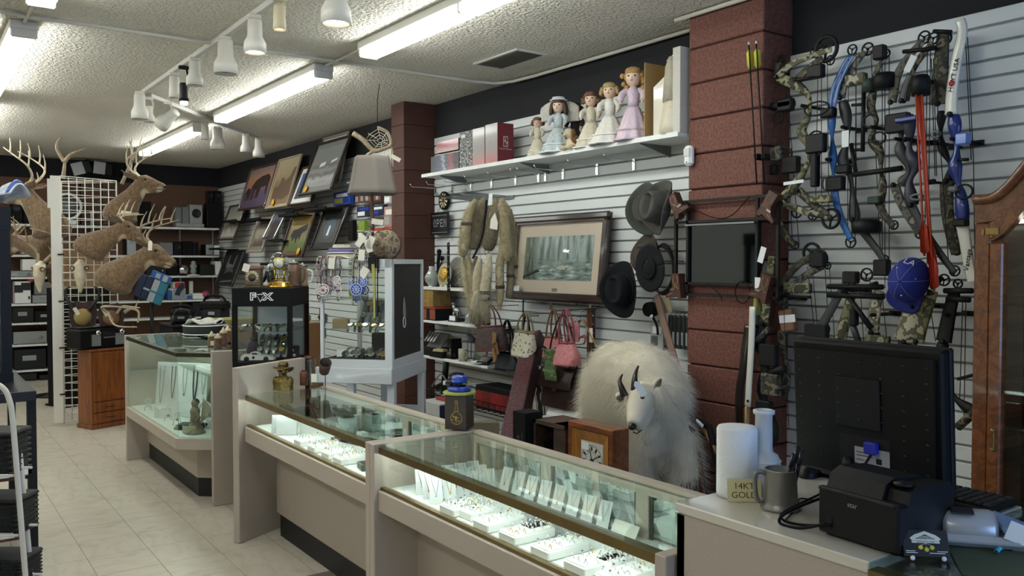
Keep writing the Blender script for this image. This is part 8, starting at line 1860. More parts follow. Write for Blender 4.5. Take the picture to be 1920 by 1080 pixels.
part('port_recess',B(-.06,.075,.035,.115,.0235,.0245),mat('recess','#08080a',.8),t)
part('info_label',MB().at(rz=0).box(-.018,.075,.046,.088,.0245,.0255),mat('label_grey','#9ea0a2',.7),t); part('label_print',MB().box(-.012,.02,.074,.076,.0255,.026).box(-.012,.03,.066,.068,.0255,.026).box(.04,.055,.052,.066,.0255,.026).box(-.012,.01,.055,.057,.0255,.026),DARKP,t)
part('serial_label',MB().box(.095,.155,.004,.03,.0245,.0255),CARDW,t); part('label_print',MB().box(.1,.15,.014,.02,.0255,.026),DARKP,t)
part('vga_plug',MB().box(.018,.05,.078,.108,.026,.046,b=.003),mat('vga_blue','#2630a0',.4),t); part('power_plug',MB().tube([(-.035,.055,.03),(-.03,.035,.045)],.011,10),DARKP,t)
part('neck',MB().box(-.05,.05,-.05,.06,.0,.022,b=.005),MBK,t)
part('foot',MB().mx(Matrix.Translation((0,-.053,-.02)) @ Matrix.Rotation(-PI/2,4,'X')).lathe([(.001,0),(.11,0),(.108,.008),(.05,.016),(.001,.016)],28),MBK,t)
# keyboard and mouse
t=thing('keyboard','black keyboard lying in front of the monitor screen','keyboard',(2.15,1.20,TZ),0); part('tray',MB().box(-.07,.07,-.235,.235,0,.018,b=.006),BLACK,t)
km=MB()
for i in range(5):
    for j in range(22): km.cbox((-.055+.026*i,-.22+.0205*j,.021),(.021,.017,.007),b=.002)
part('keys',km,DARKP,t)
t=thing('computer_mouse','black computer mouse beside the keyboard end','mouse',(2.07,1.452,TZ),.3); part('shell',MB().sheet(lambda u,v: (.05*math.cos(PI*.5*v)*math.cos(2*PI*u),.03*math.cos(PI*.5*v)*math.sin(2*PI*u),.036*math.sin(PI*.5*v)),20,8,0),BLACK,t); part('sole',MB().prism([(.05*math.cos(a),.03*math.sin(a)) for a in [2*PI*k/20 for k in range(20)]],0,.003),BLACK,t); part('wheel',MB().cbox((.03,0,.03),(.014,.005,.01),b=.002),GREYP,t)
# receipt printer
MP=wallM(1.03,TZ,1.632)
t=thing('receipt_printer','black receipt printer with rounded lid on the till counter','printer',M=MP @ Matrix.Rotation(-.06,4,'Y')); pw=.195; PBK=mat('printer_black','#09090b',.5,bump=.06,bs=250,spec=.3)
part('body',MB().box(-pw/2,pw/2,.006,.105,-.2,0,b=.005),PBK,t)
part('lid',MB().mx(Matrix.Rotation(PI/2,4,'Y')).prism([(.015,.1),(.03,.135),(.06,.147),(.15,.14),(.195,.12),(.2,.1)],-pw/2+.01,pw/2-.05),mat('printer_lid','#101113',.4,spec=.3),t)
part('side_cover',MB().mx(Matrix.Rotation(PI/2,4,'Y')).prism([(.03,.1),(.04,.128),(.07,.138),(.18,.132),(.2,.1)],pw/2-.048,pw/2+.001),PBK,t)
part('lid_button',MB().mx(Matrix.Translation((pw/2-.03,.135,-.06)) @ Matrix.Rotation(-PI/2,4,'X')).lathe([(.02,0),(.02,.006),(.001,.008)],16),PBK,t)
part('top_strip',MB().box(-pw/2+.002,pw/2-.01,.1,.108,-.012,.003,b=.002),DARKP,t); part('port',B(-pw/2+.02,-pw/2+.038,.02,.045,-.004,.002),mat('recess','#08080a',.8),t)
text('star',.016,'lettering',mat('print_grey','#8a8c8e',.6),t,Matrix.Translation((-.01,.083,.0004)),.0004)
for s in (-1,1): part('foot',B(s*(pw/2-.02)-.008,s*(pw/2-.02)+.008,0,.008,-.03,-.015),MATT,t)
# cables
def cable(label,pts,r=.003): 
    b0=Vector(pts[0]); return single('cable',MB().tube([Vector(q)-b0 for q in curve(pts,8)],r,6),MATT,label,'cable',b0)
vg=MM @ Vector((.034,.078,.036)); pp=MM @ Vector((-.03,.03,.05))
ex=pZ(1462,983,TZ)+Vector((0,0,.004)); en=MP @ Vector((-.07,.03,.004))
cable('black video cable looping from the screen to the counter edge',[vg,vg+Vector((-.04,.02,-.06)),pZ(1560,925,TZ+.05),pZ(1480,958,TZ+.03),ex,pZ(1500,990,TZ+.004),en],.0036)
cable('black power cable running beside the video cable',[pp,pp+Vector((-.03,0,-.03)),pZ(1540,925,TZ+.045),pZ(1470,960,TZ+.02),ex+Vector((.01,-.004,.004)),pZ(1505,984,TZ+.004),en+Vector((0,-.012,.0))],.003)
cable('thin grey lead lying loose beside the pewter mug',[pZ(1470,978,TZ+.003),pZ(1495,950,TZ+.003),pZ(1500,935,TZ+.003),pZ(1530,938,TZ+.003),pZ(1556,936,TZ+.003)],.002)
# card terminal
t=on('card_terminal','silver card terminal with a paper roll, blue light coloured onto its wing','card terminal',1824,1020,FR-.25); TSIL=mat('terminal_silver','#a9aeb4',.3,.3,coat=.3)
part('base',MB().box(-.07,.085,-.05,.07,.006,.03,b=.01),TSIL,t); part('roll_cover',MB().mx(Matrix.Translation((0,0,.035)) @ Matrix.Rotation(PI/2,4,'Y')).lathe([(.001,-.065),(.034,-.065),(.04,-.055),(.04,.03),(.036,.04),(.001,.04)],26),TSIL,t); part('keypad_wing',MB().at((.07,.01,.03),ry=.35).box(-.03,.06,-.055,.06,0,.022,b=.008),mat('terminal_bluelight','#6f93c9',.35,coat=.4),t)  # bluish side light is put into the wing colour
part('display',MB().at((-.02,-.02,.074),rx=.4).box(-.03,.015,-.012,.012,0,.004,b=.003),DARKP,t); part('sticker',MB().at((.075,-.043,.052),ry=.35).box(-.02,.03,-.004,-.001,-.03,.01),CARDW,t)
for s in (-1,1): part('foot',MB().lathe([(.008,0),(.008,.008)],10),MATT,t).location=(s*.06,-.03,0)
# business cards
t=on('card_holder','clear card holder with black business cards','card holder',1738,1050,FR-.12); part('tray',MB().at((0,0,.002)).box(-.048,.048,-.004,.03,0,.004).at((0,.004,.004),rx=-.45).box(-.048,.048,.004,.007,0,.05),CLEAR,t)
CDM=Matrix.Translation((0,0,.006)) @ Matrix.Rotation(-.45,4,'X'); part('card',MB().mx(CDM).box(-.044,.044,-.004,.003,0,.052),mat('card_black','#121114',.4),t)
CDT=CDM @ Matrix.Translation((0,-.0042,0)) @ Matrix.Rotation(PI/2,4,'X')
part('card_banner',MB().mx(CDT).prism([(-.03,.036),(-.02,.043),(0,.05),(.02,.043),(.03,.036),(.026,.031),(-.026,.031)],0,.0003),mat('banner_white','#c9ccc4',.6),t); part('card_hills',MB().mx(CDT).prism([(-.02,.0345),(0,.044),(.02,.0345)],.0003,.0005),mat('banner_green','#2e4a36',.6),t); part('card_strip',MB().mx(CDT).box(-.027,.027,.0265,.0305,0,.0003),mat('banner_white','#c9ccc4',.6),t)
text('EXPRESS',.0075,'lettering',mat('banner_white','#c9ccc4',.6),t,CDT @ Matrix.Translation((0,.0375,.0006)),.0001); text('JEWELRY & LOAN',.0042,'lettering',mat('ink_black','#161616',.7),t,CDT @ Matrix.Translation((0,.0285,.0004)),.0001)
for x,y in ((-.011,.018),(0,.014),(.011,.018)): part('gold_ball',MB().mx(CDT @ Matrix.Translation((x,y,0))).lathe([(.0046,0),(.0046,.0004),(.0001,.0004)],14),mat('ball_yellow','#cfc23a',.5),t); part('ball_cord',MB().mx(CDT).tube([(x,y+.004,.0002),(0,.026,.0002)],.0003,4),CARDW,t)
part('card_text',MB().mx(CDT).box(-.04,-.022,.010,.0112,0,.0003).box(-.04,-.018,.0065,.0077,0,.0003).box(.02,.04,.010,.0112,0,.0003).box(.005,.035,.0065,.0077,0,.0003),CARDW,t)
for s in (-1,1): part('holder_stud',MB().ball((s*.03,-.008,.006),.005,8,6),CARDW,t)
p0=pZ(1868,1040,TZ); p1=pZ(1906,1010,TZ)
t=thing('blue_pen','turquoise ballpoint pen on the glass beside the terminal','pen',(p0.x,p0.y,TZ+.006)); dv=Vector((p1.x-p0.x,p1.y-p0.y,.012)); part('barrel',MB().tube([(0,0,0),dv],.0048,8),mat('pen_cyan','#2fa3bd',.3),t); part('clip',MB().tube([dv*.55+Vector((0,0,.006)),dv*.95+Vector((0,0,.006))],.0016,5),mat('pen_lime','#8fb83a',.4),t); part('tip',MB().tube([(0,0,0),-dv*.08],[.0035,.0012],8),DARKP,t)
single('green_sheet',MB().at(rx=-.0).box(-.10,.10,-.09,.09,0,.003,b=.001),mat('sheet_green','#3c4a36',.6,var=.1),'dark green flat sheet lying on the glass at the counter end','folder',pZ(1893,1060,TZ),FR-.3)  # thin flat dark green sheet on the glass
# ================================================================ GOODS ON AND IN THE COUNTERS
DZ=.6555
TRW=mat('ring_foam','#e9ece9',.75); VELV=mat('black_velvet','#121213',.9); SLV=mat('silver','#cfd1d0',.32,1); STN=[mat('stone_clear','#d5dadb',.08,.3,coat=.6),mat('stone_dark','#17191c',.1,coat=.6),mat('stone_green','#4f6d66',.12,coat=.6)]
def ring_proto(m,stone,big):
    t=thing('finger_ring','ring','ring')
    part('band',MB().tube([(.0085*math.cos(a),0,.0045+.0085*math.sin(a)) for a in [2*PI*k/14 for k in range(14)]],.0015,5,closed=True),m,t)
    s=.0045 if big else .0028
    part('setting',MB().at((0,0,.0135)).lathe([(.0008,0),(s*.8,.001),(s,.003)],8),m,t); part('stone',MB().at((0,0,.0135)).lathe([(s*.9,.002),(s*.95,.003),(s*.5,.0055),(.0003,.006)],8),stone,t)
    return t
RP=[ring_proto(SLV,STN[0],1),ring_proto(GOLD,STN[0],0),ring_proto(SLV,STN[1],1),ring_proto(SLV,STN[2],0)]
RN=['silver ring with a large clear stone','gold ring with a small clear stone','silver ring with a dark oval stone','silver ring with a small green stone']
rused=[0]*4
def ring(k,M,label,group):
    if not rused[k]: rused[k]=1; o=RP[k]; o.matrix_world=M; o['label']=label; o['group']=group; return o
    return dup(RP[k],M,label=label,group=group)
rng=random.Random(11)
def tray(px,py,sx,sy,label,short,rz=0,nx=4,ny=3,h=.034):
    c=pZ(px,py,DZ+h)
    if c.x+sx/2 > 1.99: c.x=1.985-sx/2
    if c.x-sx/2 < 1.605: c.x=1.608+sx/2
    M=Matrix.Translation((c.x,c.y,DZ)) @ Matrix.Rotation(rz,4,'Z')
    t=thing('ring_box',label,'ring box',M=M,group='white ring boxes in the counters')
    part('box',MB().box(-sx/2,sx/2,-sy/2,sy/2,0,h-.004,b=.004),TRW,t); part('foam',MB().box(-sx/2+.004,sx/2-.004,-sy/2+.004,sy/2-.004,h-.006,h,b=.002),TRW,t)
    for i in range(nx):
        for j in range(ny):
            k=rng.choice((0,0,1,2,3,0)); m=M @ Matrix.Translation((-sx/2+sx*(i+.5)/nx+rng.uniform(-.004,.004),-sy/2+sy*(j+.5)/ny+rng.uniform(-.004,.004),h-.003)) @ Matrix.Rotation(rng.uniform(-.5,.5)+PI/2,4,'Z')
            ring(k,m,'%s in %s' % (RN[k],short),'rings in '+short)
    return t
tray(837,948,.17,.10,'white ring box packed tightly, nearest the necklace cards','the box by the necklace cards',0,6,4)
tray(898,950,.13,.10,'white ring box behind the tightly packed one','the box behind the packed one',0,5,4)
tray(898,977,.17,.095,'white ring box second along from the necklace cards','the second box from the cards',0,5,3)
tray(952,998,.17,.095,'white ring box third along from the necklace cards','the third box from the cards',0,5,3)
tray(1004,983,.1,.07,'small white ring box set behind the third one','the small box behind the third',0,3,3)
tray(1010,1026,.17,.095,'white ring box fourth along from the necklace cards','the fourth box from the cards',0,4,3)
tray(1074,1055,.17,.10,'white ring box fifth along with dark stones','the fifth box from the cards',0,4,3)
tray(1155,1045,.11,.07,'white ring box tucked under the rail near the till','the box near the till',0,4,3)
tray(1150,1076,.17,.095,'white ring box at the till end of the counter','the box at the till end',0,4,3)
# counter one
tray(566,822,.14,.085,'white ring box beside the leaning cards in the bust counter','the first box of the bust counter',0,4,3)
tray(588,834,.15,.09,'white ring box full of bands in the bust counter','the second box of the bust counter',0,5,4)
tray(612,846,.15,.09,'white ring box with large stones in the bust counter','the third box of the bust counter',0,4,3)
tray(636,856,.16,.09,'white ring box next to the open jewel case','the box next to the jewel case',0,5,3)
# necklace cards
chain=mat('chain_silver','#8f9394',.3,1)
def ncard_proto(w=.05,h=.1,gold=False):
    t=thing('necklace_card','card','necklace card')
    part('card',MB().at(rx=-.38).box(-w/2,w/2,-.001,.001,0,h),CARDW,t); part('foot',MB().at((0,.036,0),rx=.38).box(-w/2+.006,w/2-.006,-.0008,.0008,.0005,h*.5),CARDW,t)
    mb=MB().at(rx=-.38)
    mb.tube(curve([(-w*.3,-.002,h*.97),(-w*.14,-.0025,h*.6),(0,-.003,h*.36),(w*.14,-.0025,h*.6),(w*.3,-.002,h*.97)],5),.0008,4)
    part('chain',mb,GOLD if gold else chain,t); part('pendant',MB().at(rx=-.38).ball((0,-.003,h*.32),(.004,.002,.006),8,6),GOLD if gold else SLV,t)
    return t
NP=[ncard_proto(),ncard_proto(gold=True)]; nused=[0,0]
def ncard(k,x,y,rz,label,group):
    M=Matrix.Translation((x,y,DZ)) @ Matrix.Rotation(rz,4,'Z')
    if not nused[k]: nused[k]=1; o=NP[k]; o.matrix_world=M; o['label']=label; o['group']=group; return o
    return dup(NP[k],M,label=label,group=group)
for i in range(3):
    for j in range(5):
        x=1.65+.062*j+.012*i; y=2.80+.075*i+.0*j
        k=(i+j) % 2
        ncard(k,x,y,-.35,('white card with a silver pendant chain' if k == 0 else 'white card with a gold pendant chain')+(', row beside the packed ring box',', middle row of cards',', row along the glass end')[i],'necklace cards in the near counter, row %s' % ('one','two','three')[i])
for j in range(8):
    k=j % 2; ncard(k,1.955,2.20+.085*j,-PI/2+.25,('white card with a silver pendant chain' if k == 0 else 'white card with a gold pendant chain')+' along the mirrored back doors','necklace cards along the mirrors')
ncard(0,1.95,1.56,-PI/2+.3,'single white necklace card near the till end mirror','necklace cards along the mirrors')
# earring bar and certificate, feathered print sheet
t=thing('earring_bar','white earring bar with silver hoops under the rail','earring stand',(1.90,1.78,DZ),-.1); part('bar',MB().box(-.012,.012,-.09,.09,0,.05,b=.003),CARDW,t)
for k in range(7): part('earring',MB().tube([(-.0135,-.07+.023*k+.004*math.cos(a),.034+.006*math.sin(a)) for a in [2*PI*q/10 for q in range(10)]],.0009,4,closed=True),SLV,t)
single('certificate_card',MB().at(rx=-.5).box(-.06,.06,-.001,.001,0,.05),PAPER,'cream certificate card leaning on the mirror','card',(1.96,2.10,DZ),-PI/2)
single('snow_sheet',MB().box(-.12,.12,-.16,.16,0,.002),multi('snow_print',['#6f777c','#a9b0b2','#858d91','#c5c9c9'],14,.6,5,kind='noise',hard=False),'grey printed sheet lying under the ring boxes','sheet',(1.88,2.35,DZ))
# counter one leaning pads
for i,(px,py,lab) in enumerate(((490,803,'grey earring pad leaning at the glass end of the bust counter'),(512,805,'grey earring pad leaning second in the bust counter'),(536,800,'white chain board with a row of studs in the bust counter'))):
    c=pZ(px,py,DZ+.04); t=thing('earring_pad',lab,'display pad',(max(1.66,c.x),min(c.y,4.70),DZ),-.5); part('pad',MB().at(rx=-.35).box(-.055,.055,-.004,.004,0,.10,b=.002),mat('pad_lgrey','#b8c0bf',.7) if i < 2 else CARDW,t); part('prop',MB().at((0,.045,0),rx=.4).box(-.03,.03,-.001,.001,0,.06),CARDW,t)
    for k in range(6): part('stud',MB().at(rx=-.35).ball((-.04+.016*k,-.006,.085 if i == 2 else .03+.04*(k % 2)),.0025,6,5),SLV,t)
t=thing('bracelet_ramp','white curved bracelet ramp in the bust counter','display stand',(pZ(552,812,DZ).x,pZ(552,812,DZ).y,DZ),-.4); part('ramp',MB().sheet(lambda u,v: (-.03+.06*u,.04*math.cos(PI*v),.05*math.sin(PI*v)),4,12,.003),CARDW,t); part('bracelet',MB().tube([(0,.041*math.cos(PI*v),.0535*math.sin(PI*v)) for v in [i/12 for i in range(1,12)]],.003,6),SLV,t)
t=thing('velvet_pad','black velvet bracelet pad lying behind the ring boxes','display pad',(1.90,4.05,DZ),.2); part('pad',MB().box(-.07,.07,-.12,.12,0,.012,b=.004),VELV,t); part('bracelet',MB().tube([(.03*math.cos(a),.03*math.sin(a)-.03,.016) for a in [2*PI*k/20 for k in range(20)]],.0025,5,closed=True),SLV,t)
t=thing('jewel_case','open dark jewel case with grey lid beside the ring boxes','jewel case',(1.70,3.46,DZ),-.2); part('tray',MB().box(-.055,.055,-.04,.04,0,.03,b=.003),mat('case_green','#3a423e',.5),t); part('lining',B(-.047,.047,-.032,.032,.028,.0315),VELV,t); part('lid',MB().at((.055,0,.03),ry=.25).box(-.004,.006,-.04,.04,0,.085,b=.003),mat('lid_grey','#7d8a86',.5),t); part('ring',MB().tube([(-.01+.009*math.cos(a),.0,.036+.009*math.sin(a)) for a in [2*PI*k/14 for k in range(14)]],.0016,5,closed=True),SLV,t)
t=thing('yellow_plate','bright yellow plate of chains beside the dividing panel','plate',(1.685,3.285,DZ)); part('plate',MB().lathe([(.001,0),(.03,0),(.062,.008),(.06,.011),(.03,.004),(.001,.004)],28),mat('plate_yellow','#c6c02f',.35,coat=.4),t); part('chains',MB().tube(curve([(-.03,.01,.014),(.0,.03,.02),(.03,.0,.016),(.01,-.025,.02),(-.02,-.01,.018),(.02,.02,.024)],6),.005,6),BRASS,t)
for i,(px,py) in enumerate(((687,796),(718,793))):
    c=pZ(px,py+12,DZ); t=thing('watch_cushion',('pale round watch canister with black lid hole in the bust counter','greenish round watch canister beside the pale one')[i],'canister',(min(1.95,c.x),c.y,DZ)); part('can',MB().lathe([(.001,0),(.05,0),(.052,.01),(.05,.085),(.045,.09),(.001,.09)],26),mat('can_pale%d' % i,('#b9c2c2','#9db0aa')[i],.35,coat=.3),t); part('lid_hole',MB().lathe([(.018,.09),(.018,.097),(.001,.098)],16),BLACK,t)
for i in range(5):
    single('velvet_block',MB().box(-.02,.02,-.03,.03,0,.035+.008*(i % 3),b=.002),CARDW if i % 2 else mat('pad_lgrey','#b8c0bf',.7),('white riser block by the mirror, nearest the divider','grey riser block second from the divider','white riser block in the middle of the mirrors','grey riser block beside the canisters','white riser block nearest the tall panel')[i],'riser',(1.955,3.3+.26*i,DZ))
# -------- on top of the bust counter
CT=.8405
t=on('brass_bust','brass bust of a smiling man in a hat on the glass counter','bust',531,731,FR-.1,CT)
mb=MB(); s=1.
mb.tube([(0,0,.0),(0,0,.02),(0,-.004,.05),(0,-.002,.075),(0,0,.09)],[.06,.06,.05,.03,.022],16,flat=.62,upv=(1,0,0)); mb.ball((.042,0,.045),(.02,.026,.035)); mb.ball((-.042,0,.045),(.02,.026,.035))
mb.ball((0,-.006,.115),(.027,.031,.034)); mb.tube([(0,-.034,.118),(0,-.042,.11),(0,-.036,.104)],[.004,.007,.005],8); mb.ball((0,-.028,.092),(.015,.014,.01)); mb.ball((.028,0,.112),(.006,.009,.012)); mb.ball((-.028,0,.112),(.006,.009,.012)); mb.box(-.052,.052,-.032,.032,0,.012)
remesh(part('figure',mb,BRONZE,t),.0035,2)
part('hat',MB().at((0,.002,.128),rx=-.25).sheet(lambda u,v: ((.025+.036*v)*math.cos(2*PI*u),(.025+.036*v)*math.sin(2*PI*u),.012*math.cos(4*PI*u)*v-.008*v),30,4,.002).lathe([(.031,-.002),(.03,.02),(.024,.034),(.01,.036),(.001,.033)],24),BRONZE,t)
part('face_marks',MB().ball((.011,-.034,.123),(.005,.003,.003),6,5).ball((-.011,-.034,.123),(.005,.003,.003),6,5).tube([(-.012,-.034,.099),(0,-.039,.095),(.012,-.034,.099)],.0018,5),mat('bronze_dark','#2a2313',.5,.6),t)
t=on('copper_tin','small round reddish tin with screw lid beside the bust','tin',570,722,0,CT); part('can',MB().lathe([(.001,0),(.025,0),(.025,.075),(.02,.082),(.001,.082)],20),mat('tin_copper','#6d4636',.45,.5,var=.25,vs=30),t); part('cap',MB().lathe([(.012,.082),(.012,.092),(.001,.093)],14),mat('tin_copper','#6d4636',.45,.5),t)
t=on('glass_bottle','clear square glass bottle with a white label','bottle',590,722,FR,CT); part('glass',MB().box(-.021,.021,-.014,.014,0,.1,b=.005).lathe([(.012,.1),(.0085,.115),(.0085,.15),(.011,.152),(.011,.16),(.001,.16)],16),CLEAR,t); part('label',B(-.017,.017,-.0152,-.0146,.02,.07),PAPER,t)
t=on('glass_jar','clear glass jar with a rusty lid behind the tin','jar',580,714,0,CT); part('glass',MB().lathe([(.001,0),(.036,0),(.037,.01),(.037,.12),(.03,.14),(.001,.14)],22),CLEAR,t); part('lid',MB().lathe([(.031,.14),(.032,.142),(.032,.156),(.001,.158)],20),mat('tin_copper','#6d4636',.45,.5),t)
t=on('leather_dice_cup','brown leather dice cup tilted on a wire stand','cup',610,727,FR,CT); CUPL=mat('cup_leather','#3f2a22',.5,var=.2)
part('cup',MB().at((0,-.01,.125),rx=.75,ry=.35).lathe([(.001,-.045),(.03,-.045),(.036,.04),(.033,.04),(.028,-.04),(.001,-.04)],24),CUPL,t); part('rim',MB().at((0,-.01,.125),rx=.75,ry=.35).tube([(.0345*math.cos(a),.0345*math.sin(a),.04) for a in [2*PI*k/24 for k in range(24)]],.0025,6,closed=True),CUPL,t); part('stand',MB().tube([(0,.0,0),(0,0,.1)],.004,6).lathe([(.001,0),(.035,0),(.035,.004),(.001,.005)],18),STEEL,t)
# -------- brown lamp box with polisher on the divider
c=pZ(873,797,.848); BXM=Matrix.Translation((c.x+.0,c.y,.849)) @ Matrix.Rotation(FR-.05,4,'Z')
c=Vector((2.0,3.18,0)); BXM=Matrix.Translation((1.995,3.185,.8495)) @ Matrix.Rotation(FR-.3,4,'Z')
t=thing('brown_lamp_box','brown carton printed with a golden bottle drawing','box',M=BXM); BRX=mat('carton_brown','#33221d',.5); bx,by,bh=.10,.10,.15
part('carton',MB().box(-bx/2,bx/2,-by/2,by/2,0,bh,b=.002),BRX,t)
GP_=mat('print_gold','#c9a843',.5); FM=Matrix.Translation((.004,-by/2-.0003,0)) @ Matrix.Rotation(PI/2,4,'X')
mb=MB().mx(FM); mb.tube([(.026*math.cos(a),.05+.026*math.sin(a),0) for a in [2*PI*k/24+PI/2+.35 for k in range(22)]],.0012,4); mb.tube([(-.009,.075,0),(-.005,.095,0),(-.004,.118,0)],.0012,4).tube([(.009,.075,0),(.005,.095,0),(.004,.118,0)],.0012,4).tube([(.006*math.cos(a),.123+.006*math.sin(a),0) for a in [2*PI*k/14 for k in range(14)]],.0012,4,closed=True)
part('print_outline',mb,GP_,t); mb=MB().mx(FM)
for k in range(26):
    a=rng.uniform(0,2*PI); r_=rng.uniform(0,.02); mb.ball((r_*math.cos(a),.052+r_*math.sin(a)+(.03 if k % 4 == 0 else 0)*(1 if r_ < .006 else .3),0),rng.uniform(.0012,.0032),6,4)
part('print_dots',mb,GP_,t); part('print_emblem',MB().mx(Matrix.Translation((-bx/2-.0003,0,0)) @ Matrix.Rotation(-PI/2,4,'Z') @ Matrix.Rotation(PI/2,4,'X')).tube([(.011*math.cos(a),.085+.014*math.sin(a),0) for a in [2*PI*k/18 for k in range(18)]],.001,4,closed=True).box(-.008,.008,.04,.041,-.0003,.0003).box(-.008,.006,.035,.036,-.0003,.0003),mat('print_olive','#8d8f3c',.5),t); part('price_label',B(-bx/2-.0006,-bx/2,-.045,-.01,.115,.145),CARDW,t)
t=thing('orbital_polisher','blue orbital air sander with a lime pad on the brown carton','power tool',M=BXM @ Matrix.Translation((0,0,bh+.001)))
part('pad',MB().lathe([(.001,0),(.072,.002),(.074,.008),(.07,.012),(.001,.014)],30),mat('pad_lime','#8f9a45',.6),t); part('skirt',MB().lathe([(.05,.013),(.053,.018),(.048,.03),(.03,.036),(.001,.036)],28),mat('sander_blue','#1b3da0',.35,coat=.4),t); part('collar',MB().lathe([(.028,.035),(.028,.052),(.001,.052)],20),BLACK,t); part('grip',MB().lathe([(.03,.05),(.036,.056),(.037,.07),(.03,.08),(.012,.085),(.001,.085)],26),mat('sander_blue','#1b3da0',.35,coat=.4),t)
part('exhaust',MB().tube([(-.02,0,.045),(-.06,0,.045)],.013,12),BLACK,t); part('hose_nut',MB().tube([(-.06,0,.045),(-.075,0,.045)],.01,10),SILV,t); part('lever',MB().tube(curve([(.02,0,.088),(-.02,0,.092),(-.05,0,.075)],4),.006,8,flat=.4),DARKP,t); part('band',B(.02,.035,-.018,.018,.045,.05),mat('pad_lime','#8f9a45',.6),t)
# -------- corner case contents and things on it
CZ0=.437
t=thing('necklace_board','white necklace display board hung with dark and silver chains','display board',(1.66,6.55,CZ0),-.9); part('board',MB().at(rx=-.12).box(-.22,.22,-.004,.004,0,.40,b=.003),CARDW,t); part('prop',MB().at((0,.16,0),rx=.3).box(-.1,.1,-.002,.002,0,.3),CARDW,t)
for i,(x,l_,m,r_) in enumerate(((-.17,.26,chain,.002),(-.07,.22,mat('bead_dark','#3a3833',.4),.003),(.03,.2,chain,.0015),(.12,.24,mat('bead_dark','#3a3833',.4),.0045),(.19,.18,SLV,.002))):
    part('necklace',MB().at(rx=-.12).tube(curve([(x-.016,-.008,.37),(x-.014,-.009,.37-l_*.6),(x,-.01,.37-l_),(x+.014,-.009,.37-l_*.6),(x+.016,-.008,.37)],6),r_,6).ball((x,-.011,.365-l_),(.008,.004,.011),8,6),m,t)
for k,(x,y,lab) in enumerate(((1.53,6.95,'clear stand of looped earrings at the far end of the corner case'),(1.55,6.42,'clear easel with a pendant in the corner case'),(1.56,6.22,'clear easel with a brooch beside the pendant easel'))):
    t=thing('acrylic_stand',lab,'display stand',(x,y,CZ0),-.5); part('legs',MB().tube([(-.03,0,0),(0,.0,.11)],.003,5).tube([(.03,0,0),(0,0,.11)],.003,5).tube([(0,.04,0),(0,0,.11)],.003,5),mat('acrylic','#c9d2d0',.1,coat=.6),t); part('loop',MB().tube([(.022*math.cos(a),-.003,.075+.022*math.sin(a)) for a in [2*PI*q/18 for q in range(18)]],.003,5,closed=True),CARDW,t); part('charm',MB().ball((0,-.006,.04),.01,8,6),DARKP if k else SLV,t)
t=thing('ring_ramp','white ring ramp in front of the necklace board','display stand',(1.58,6.62,CZ0),-.8); part('ramp',MB().at(rx=.0).prism([(-.05,0),(.05,0),(.05,.02),(-.03,.08),(-.05,.08)],-.07,.07),CARDW,t).matrix_local=Matrix.Rotation(PI/2,4,'X'); part('bands',MB().tube([(.0,-.06,.062),(.0,.06,.062)],.006,8),SLV,t)
t=thing('angel_statuette','bronze robed angel statuette at the cut glass corner','statuette',(1.585,5.86,CZ0),-.8); mb=MB().lathe([(.001,0),(.07,0),(.06,.02),(.035,.07),(.03,.12),(.035,.15),(.02,.175),(.001,.18)],14).ball((0,0,.2),.026).tube([(.02,-.02,.14),(.05,-.03,.11),(.03,-.05,.09)],.012,8); remesh(part('figure',mb,mat('statuette','#8a7f6a',.5,.2,var=.3,vs=30),t),.006,2); part('wing',MB().sheet(lambda u,v: (.02+.06*math.sin(PI*v)*u+.02*v,.03,.06+.17*v),6,8,.008),mat('wing_cream','#b8b09a',.6),t); part('hair',MB().ball((0,.008,.206),(.026,.024,.026),10,8),mat('hair_bronze','#3d2c22',.6),t); part('robe',MB().sheet(lambda u,v: (-.07+.1*u,-.04-.02*math.sin(PI*u),.005+.05*v),6,4,.006),mat('wing_cream','#b8b09a',.6),t)
for i,(x,y,w,h,a) in enumerate(((1.74,5.72,.16,.36,.5),(1.80,5.69,.15,.3,.35))):
    t=thing('photo_album',('large grey album leaning inside the corner case','second grey album behind the large one')[i],'album',(x,y,CZ0),-1.1); part('cover',MB().at(rx=-a).box(-w/2,w/2,-.008,.008,0,h,b=.002),mat('album_grey','#5b6063',.6),t); part('pages',MB().at(rx=-a).box(-w/2+.003,w/2+.001,-.006,.006,.004,h-.004),CARDW,t)
single('jewel_folder',MB().box(-.09,.09,-.06,.06,0,.02,b=.003).box(-.08,.08,-.055,.055,.02,.035,b=.003),mat('folder_dark','#2c302f',.5),'stack of dark flat jewel folders in the corner case','folder',(1.60,6.04,CZ0),-.7)
t=thing('china_cup','white cup with a dark emblem in the corner case','cup',(1.72,5.98,CZ0)); part('cup',MB().lathe([(.001,0),(.036,0),(.04,.06),(.037,.06),(.033,.006),(.001,.006)],22),CARDW,t); part('emblem',MB().ball((-.033,-.019,.032),(.008,.01,.012),8,6),DARKP,t); part('handle',MB().tube(curve([(.038,0,.05),(.06,0,.045),(.055,0,.02),(.036,0,.015)],4),.004,6),CARDW,t)
t=thing('bust_arch','white curved bracelet arch behind the china cup','display stand',(1.72,6.12,CZ0),-.6); part('arch',MB().tube(curve([(-.04,0,0),(-.045,0,.1),(-.01,0,.16),(.035,0,.14),(.04,0,.12)],6),.012,8,flat=.5),CARDW,t)
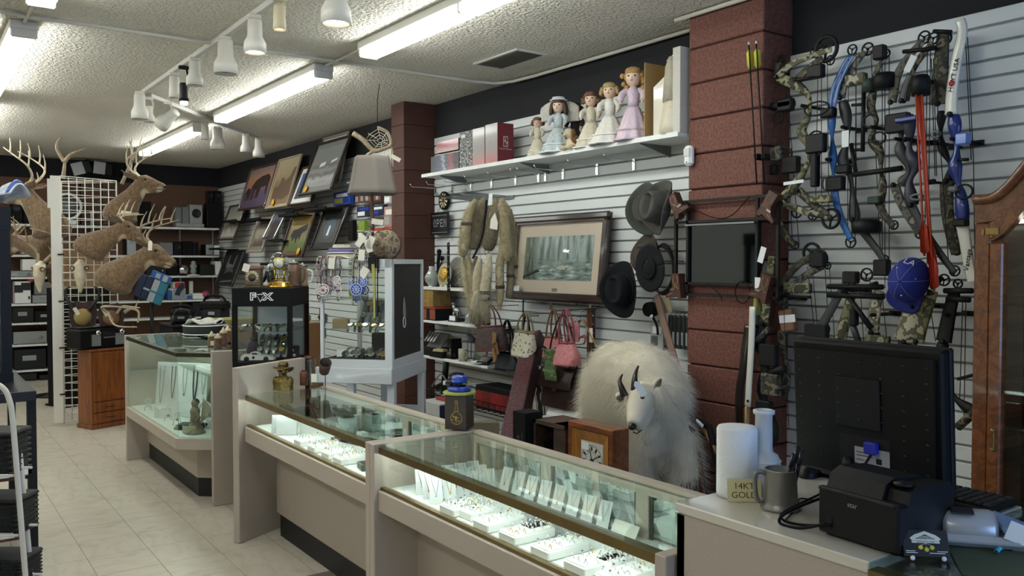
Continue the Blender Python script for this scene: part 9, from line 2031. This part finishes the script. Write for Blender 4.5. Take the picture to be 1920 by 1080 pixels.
t=thing('white_tray_stack','white flat boxes lying on the glass shelf of the corner case','box',(1.74,5.9,.829),0); part('lower_box',MB().box(-.07,.07,-.14,.25,0,.03,b=.002),CARDW,t); part('upper_box',MB().box(-.06,.05,-.12,.1,.03,.05,b=.002),CARDW,t); part('coil',MB().tube([(-.01+.03*math.cos(a),-.09+.03*math.sin(a),.056) for a in [2*PI*k/20 for k in range(20)]],.004,6,closed=True),GREYP,t)
GT0=1.0005+.0
p=pZ(345,618,1.0)
t=thing('drum_bag','round black drum bag with white piping and a torn white lining','bag',(p.x,min(7.0,p.y+.12),1.001),FR); DBM=mat('drum_black','#17181a',.7)
part('bag',MB().lathe([(.001,0),(.15,0),(.165,.012),(.168,.075),(.16,.09),(.001,.09)],36),DBM,t); pip=MB()
for z in (.01,.078): pip.tube([(.169*math.cos(a),.169*math.sin(a),z) for a in [2*PI*k/36 for k in range(36)]],.004,6,closed=True)
part('piping',pip,CARDW,t); part('lining',MB().sheet(lambda u,v: (.15*v*math.cos(2*PI*u),.15*v*math.sin(2*PI*u),.1+.02*math.sin(17*u+9*v)*v+.012*math.sin(31*u)),36,8,.004),mat('lining_white','#b9b6ae',.8,bump=.8,bs=50),t); part('side_flap',MB().sheet(lambda u,v: (.16+.04*u,-.07+.12*v,.005+.09*math.sin(PI*.5*u+.5)-.03*u),6,6,.006),mat('flap_grey','#77767a',.7),t)
for i,(px,py,h,lab) in enumerate(((401,652,.11,'brown relief stein with pointed white lid and heart tag'),(413,655,.105,'small brown stein with white lid in the middle of the steins'),(423,648,.125,'taller brown stein with cream dome lid beside the black tower'),(431,642,.12,'brown stein half hidden by the black tower'))):
    p=pZ(px,py,1.0); t=thing('lidded_stein',lab,'stein',(p.x,p.y+.05,1.001)); r_=.026
    part('mug',MB().lathe([(.001,0),(r_*1.1,0),(r_,.008),(r_*.95,h*.6),(r_*.9,h*.66),(.001,h*.66)],18),mat('stein_relief','#5f4330',.5,var=.5,vs=60,bump=.6,bs=80),t); part('lid',MB().lathe([(r_*1.0,h*.66),(r_*.95,h*.74),(r_*.4,h*.86),(r_*.25,h*.95),(.001,h)],16),mat('stein_lid','#c4b596',.4),t); part('handle',MB().tube(curve([(r_*.9,.0,h*.58),(r_*1.8,0,h*.5),(r_*1.7,0,h*.2),(r_,0,h*.12)],4),.004,6),mat('stein_relief','#5f4330',.5),t)
    if i == 0: part('heart_tag',MB().at((-.005,-r_*1.2,h*.3)).box(-.012,.012,-.001,.001,-.02,.012),TAGM,t)
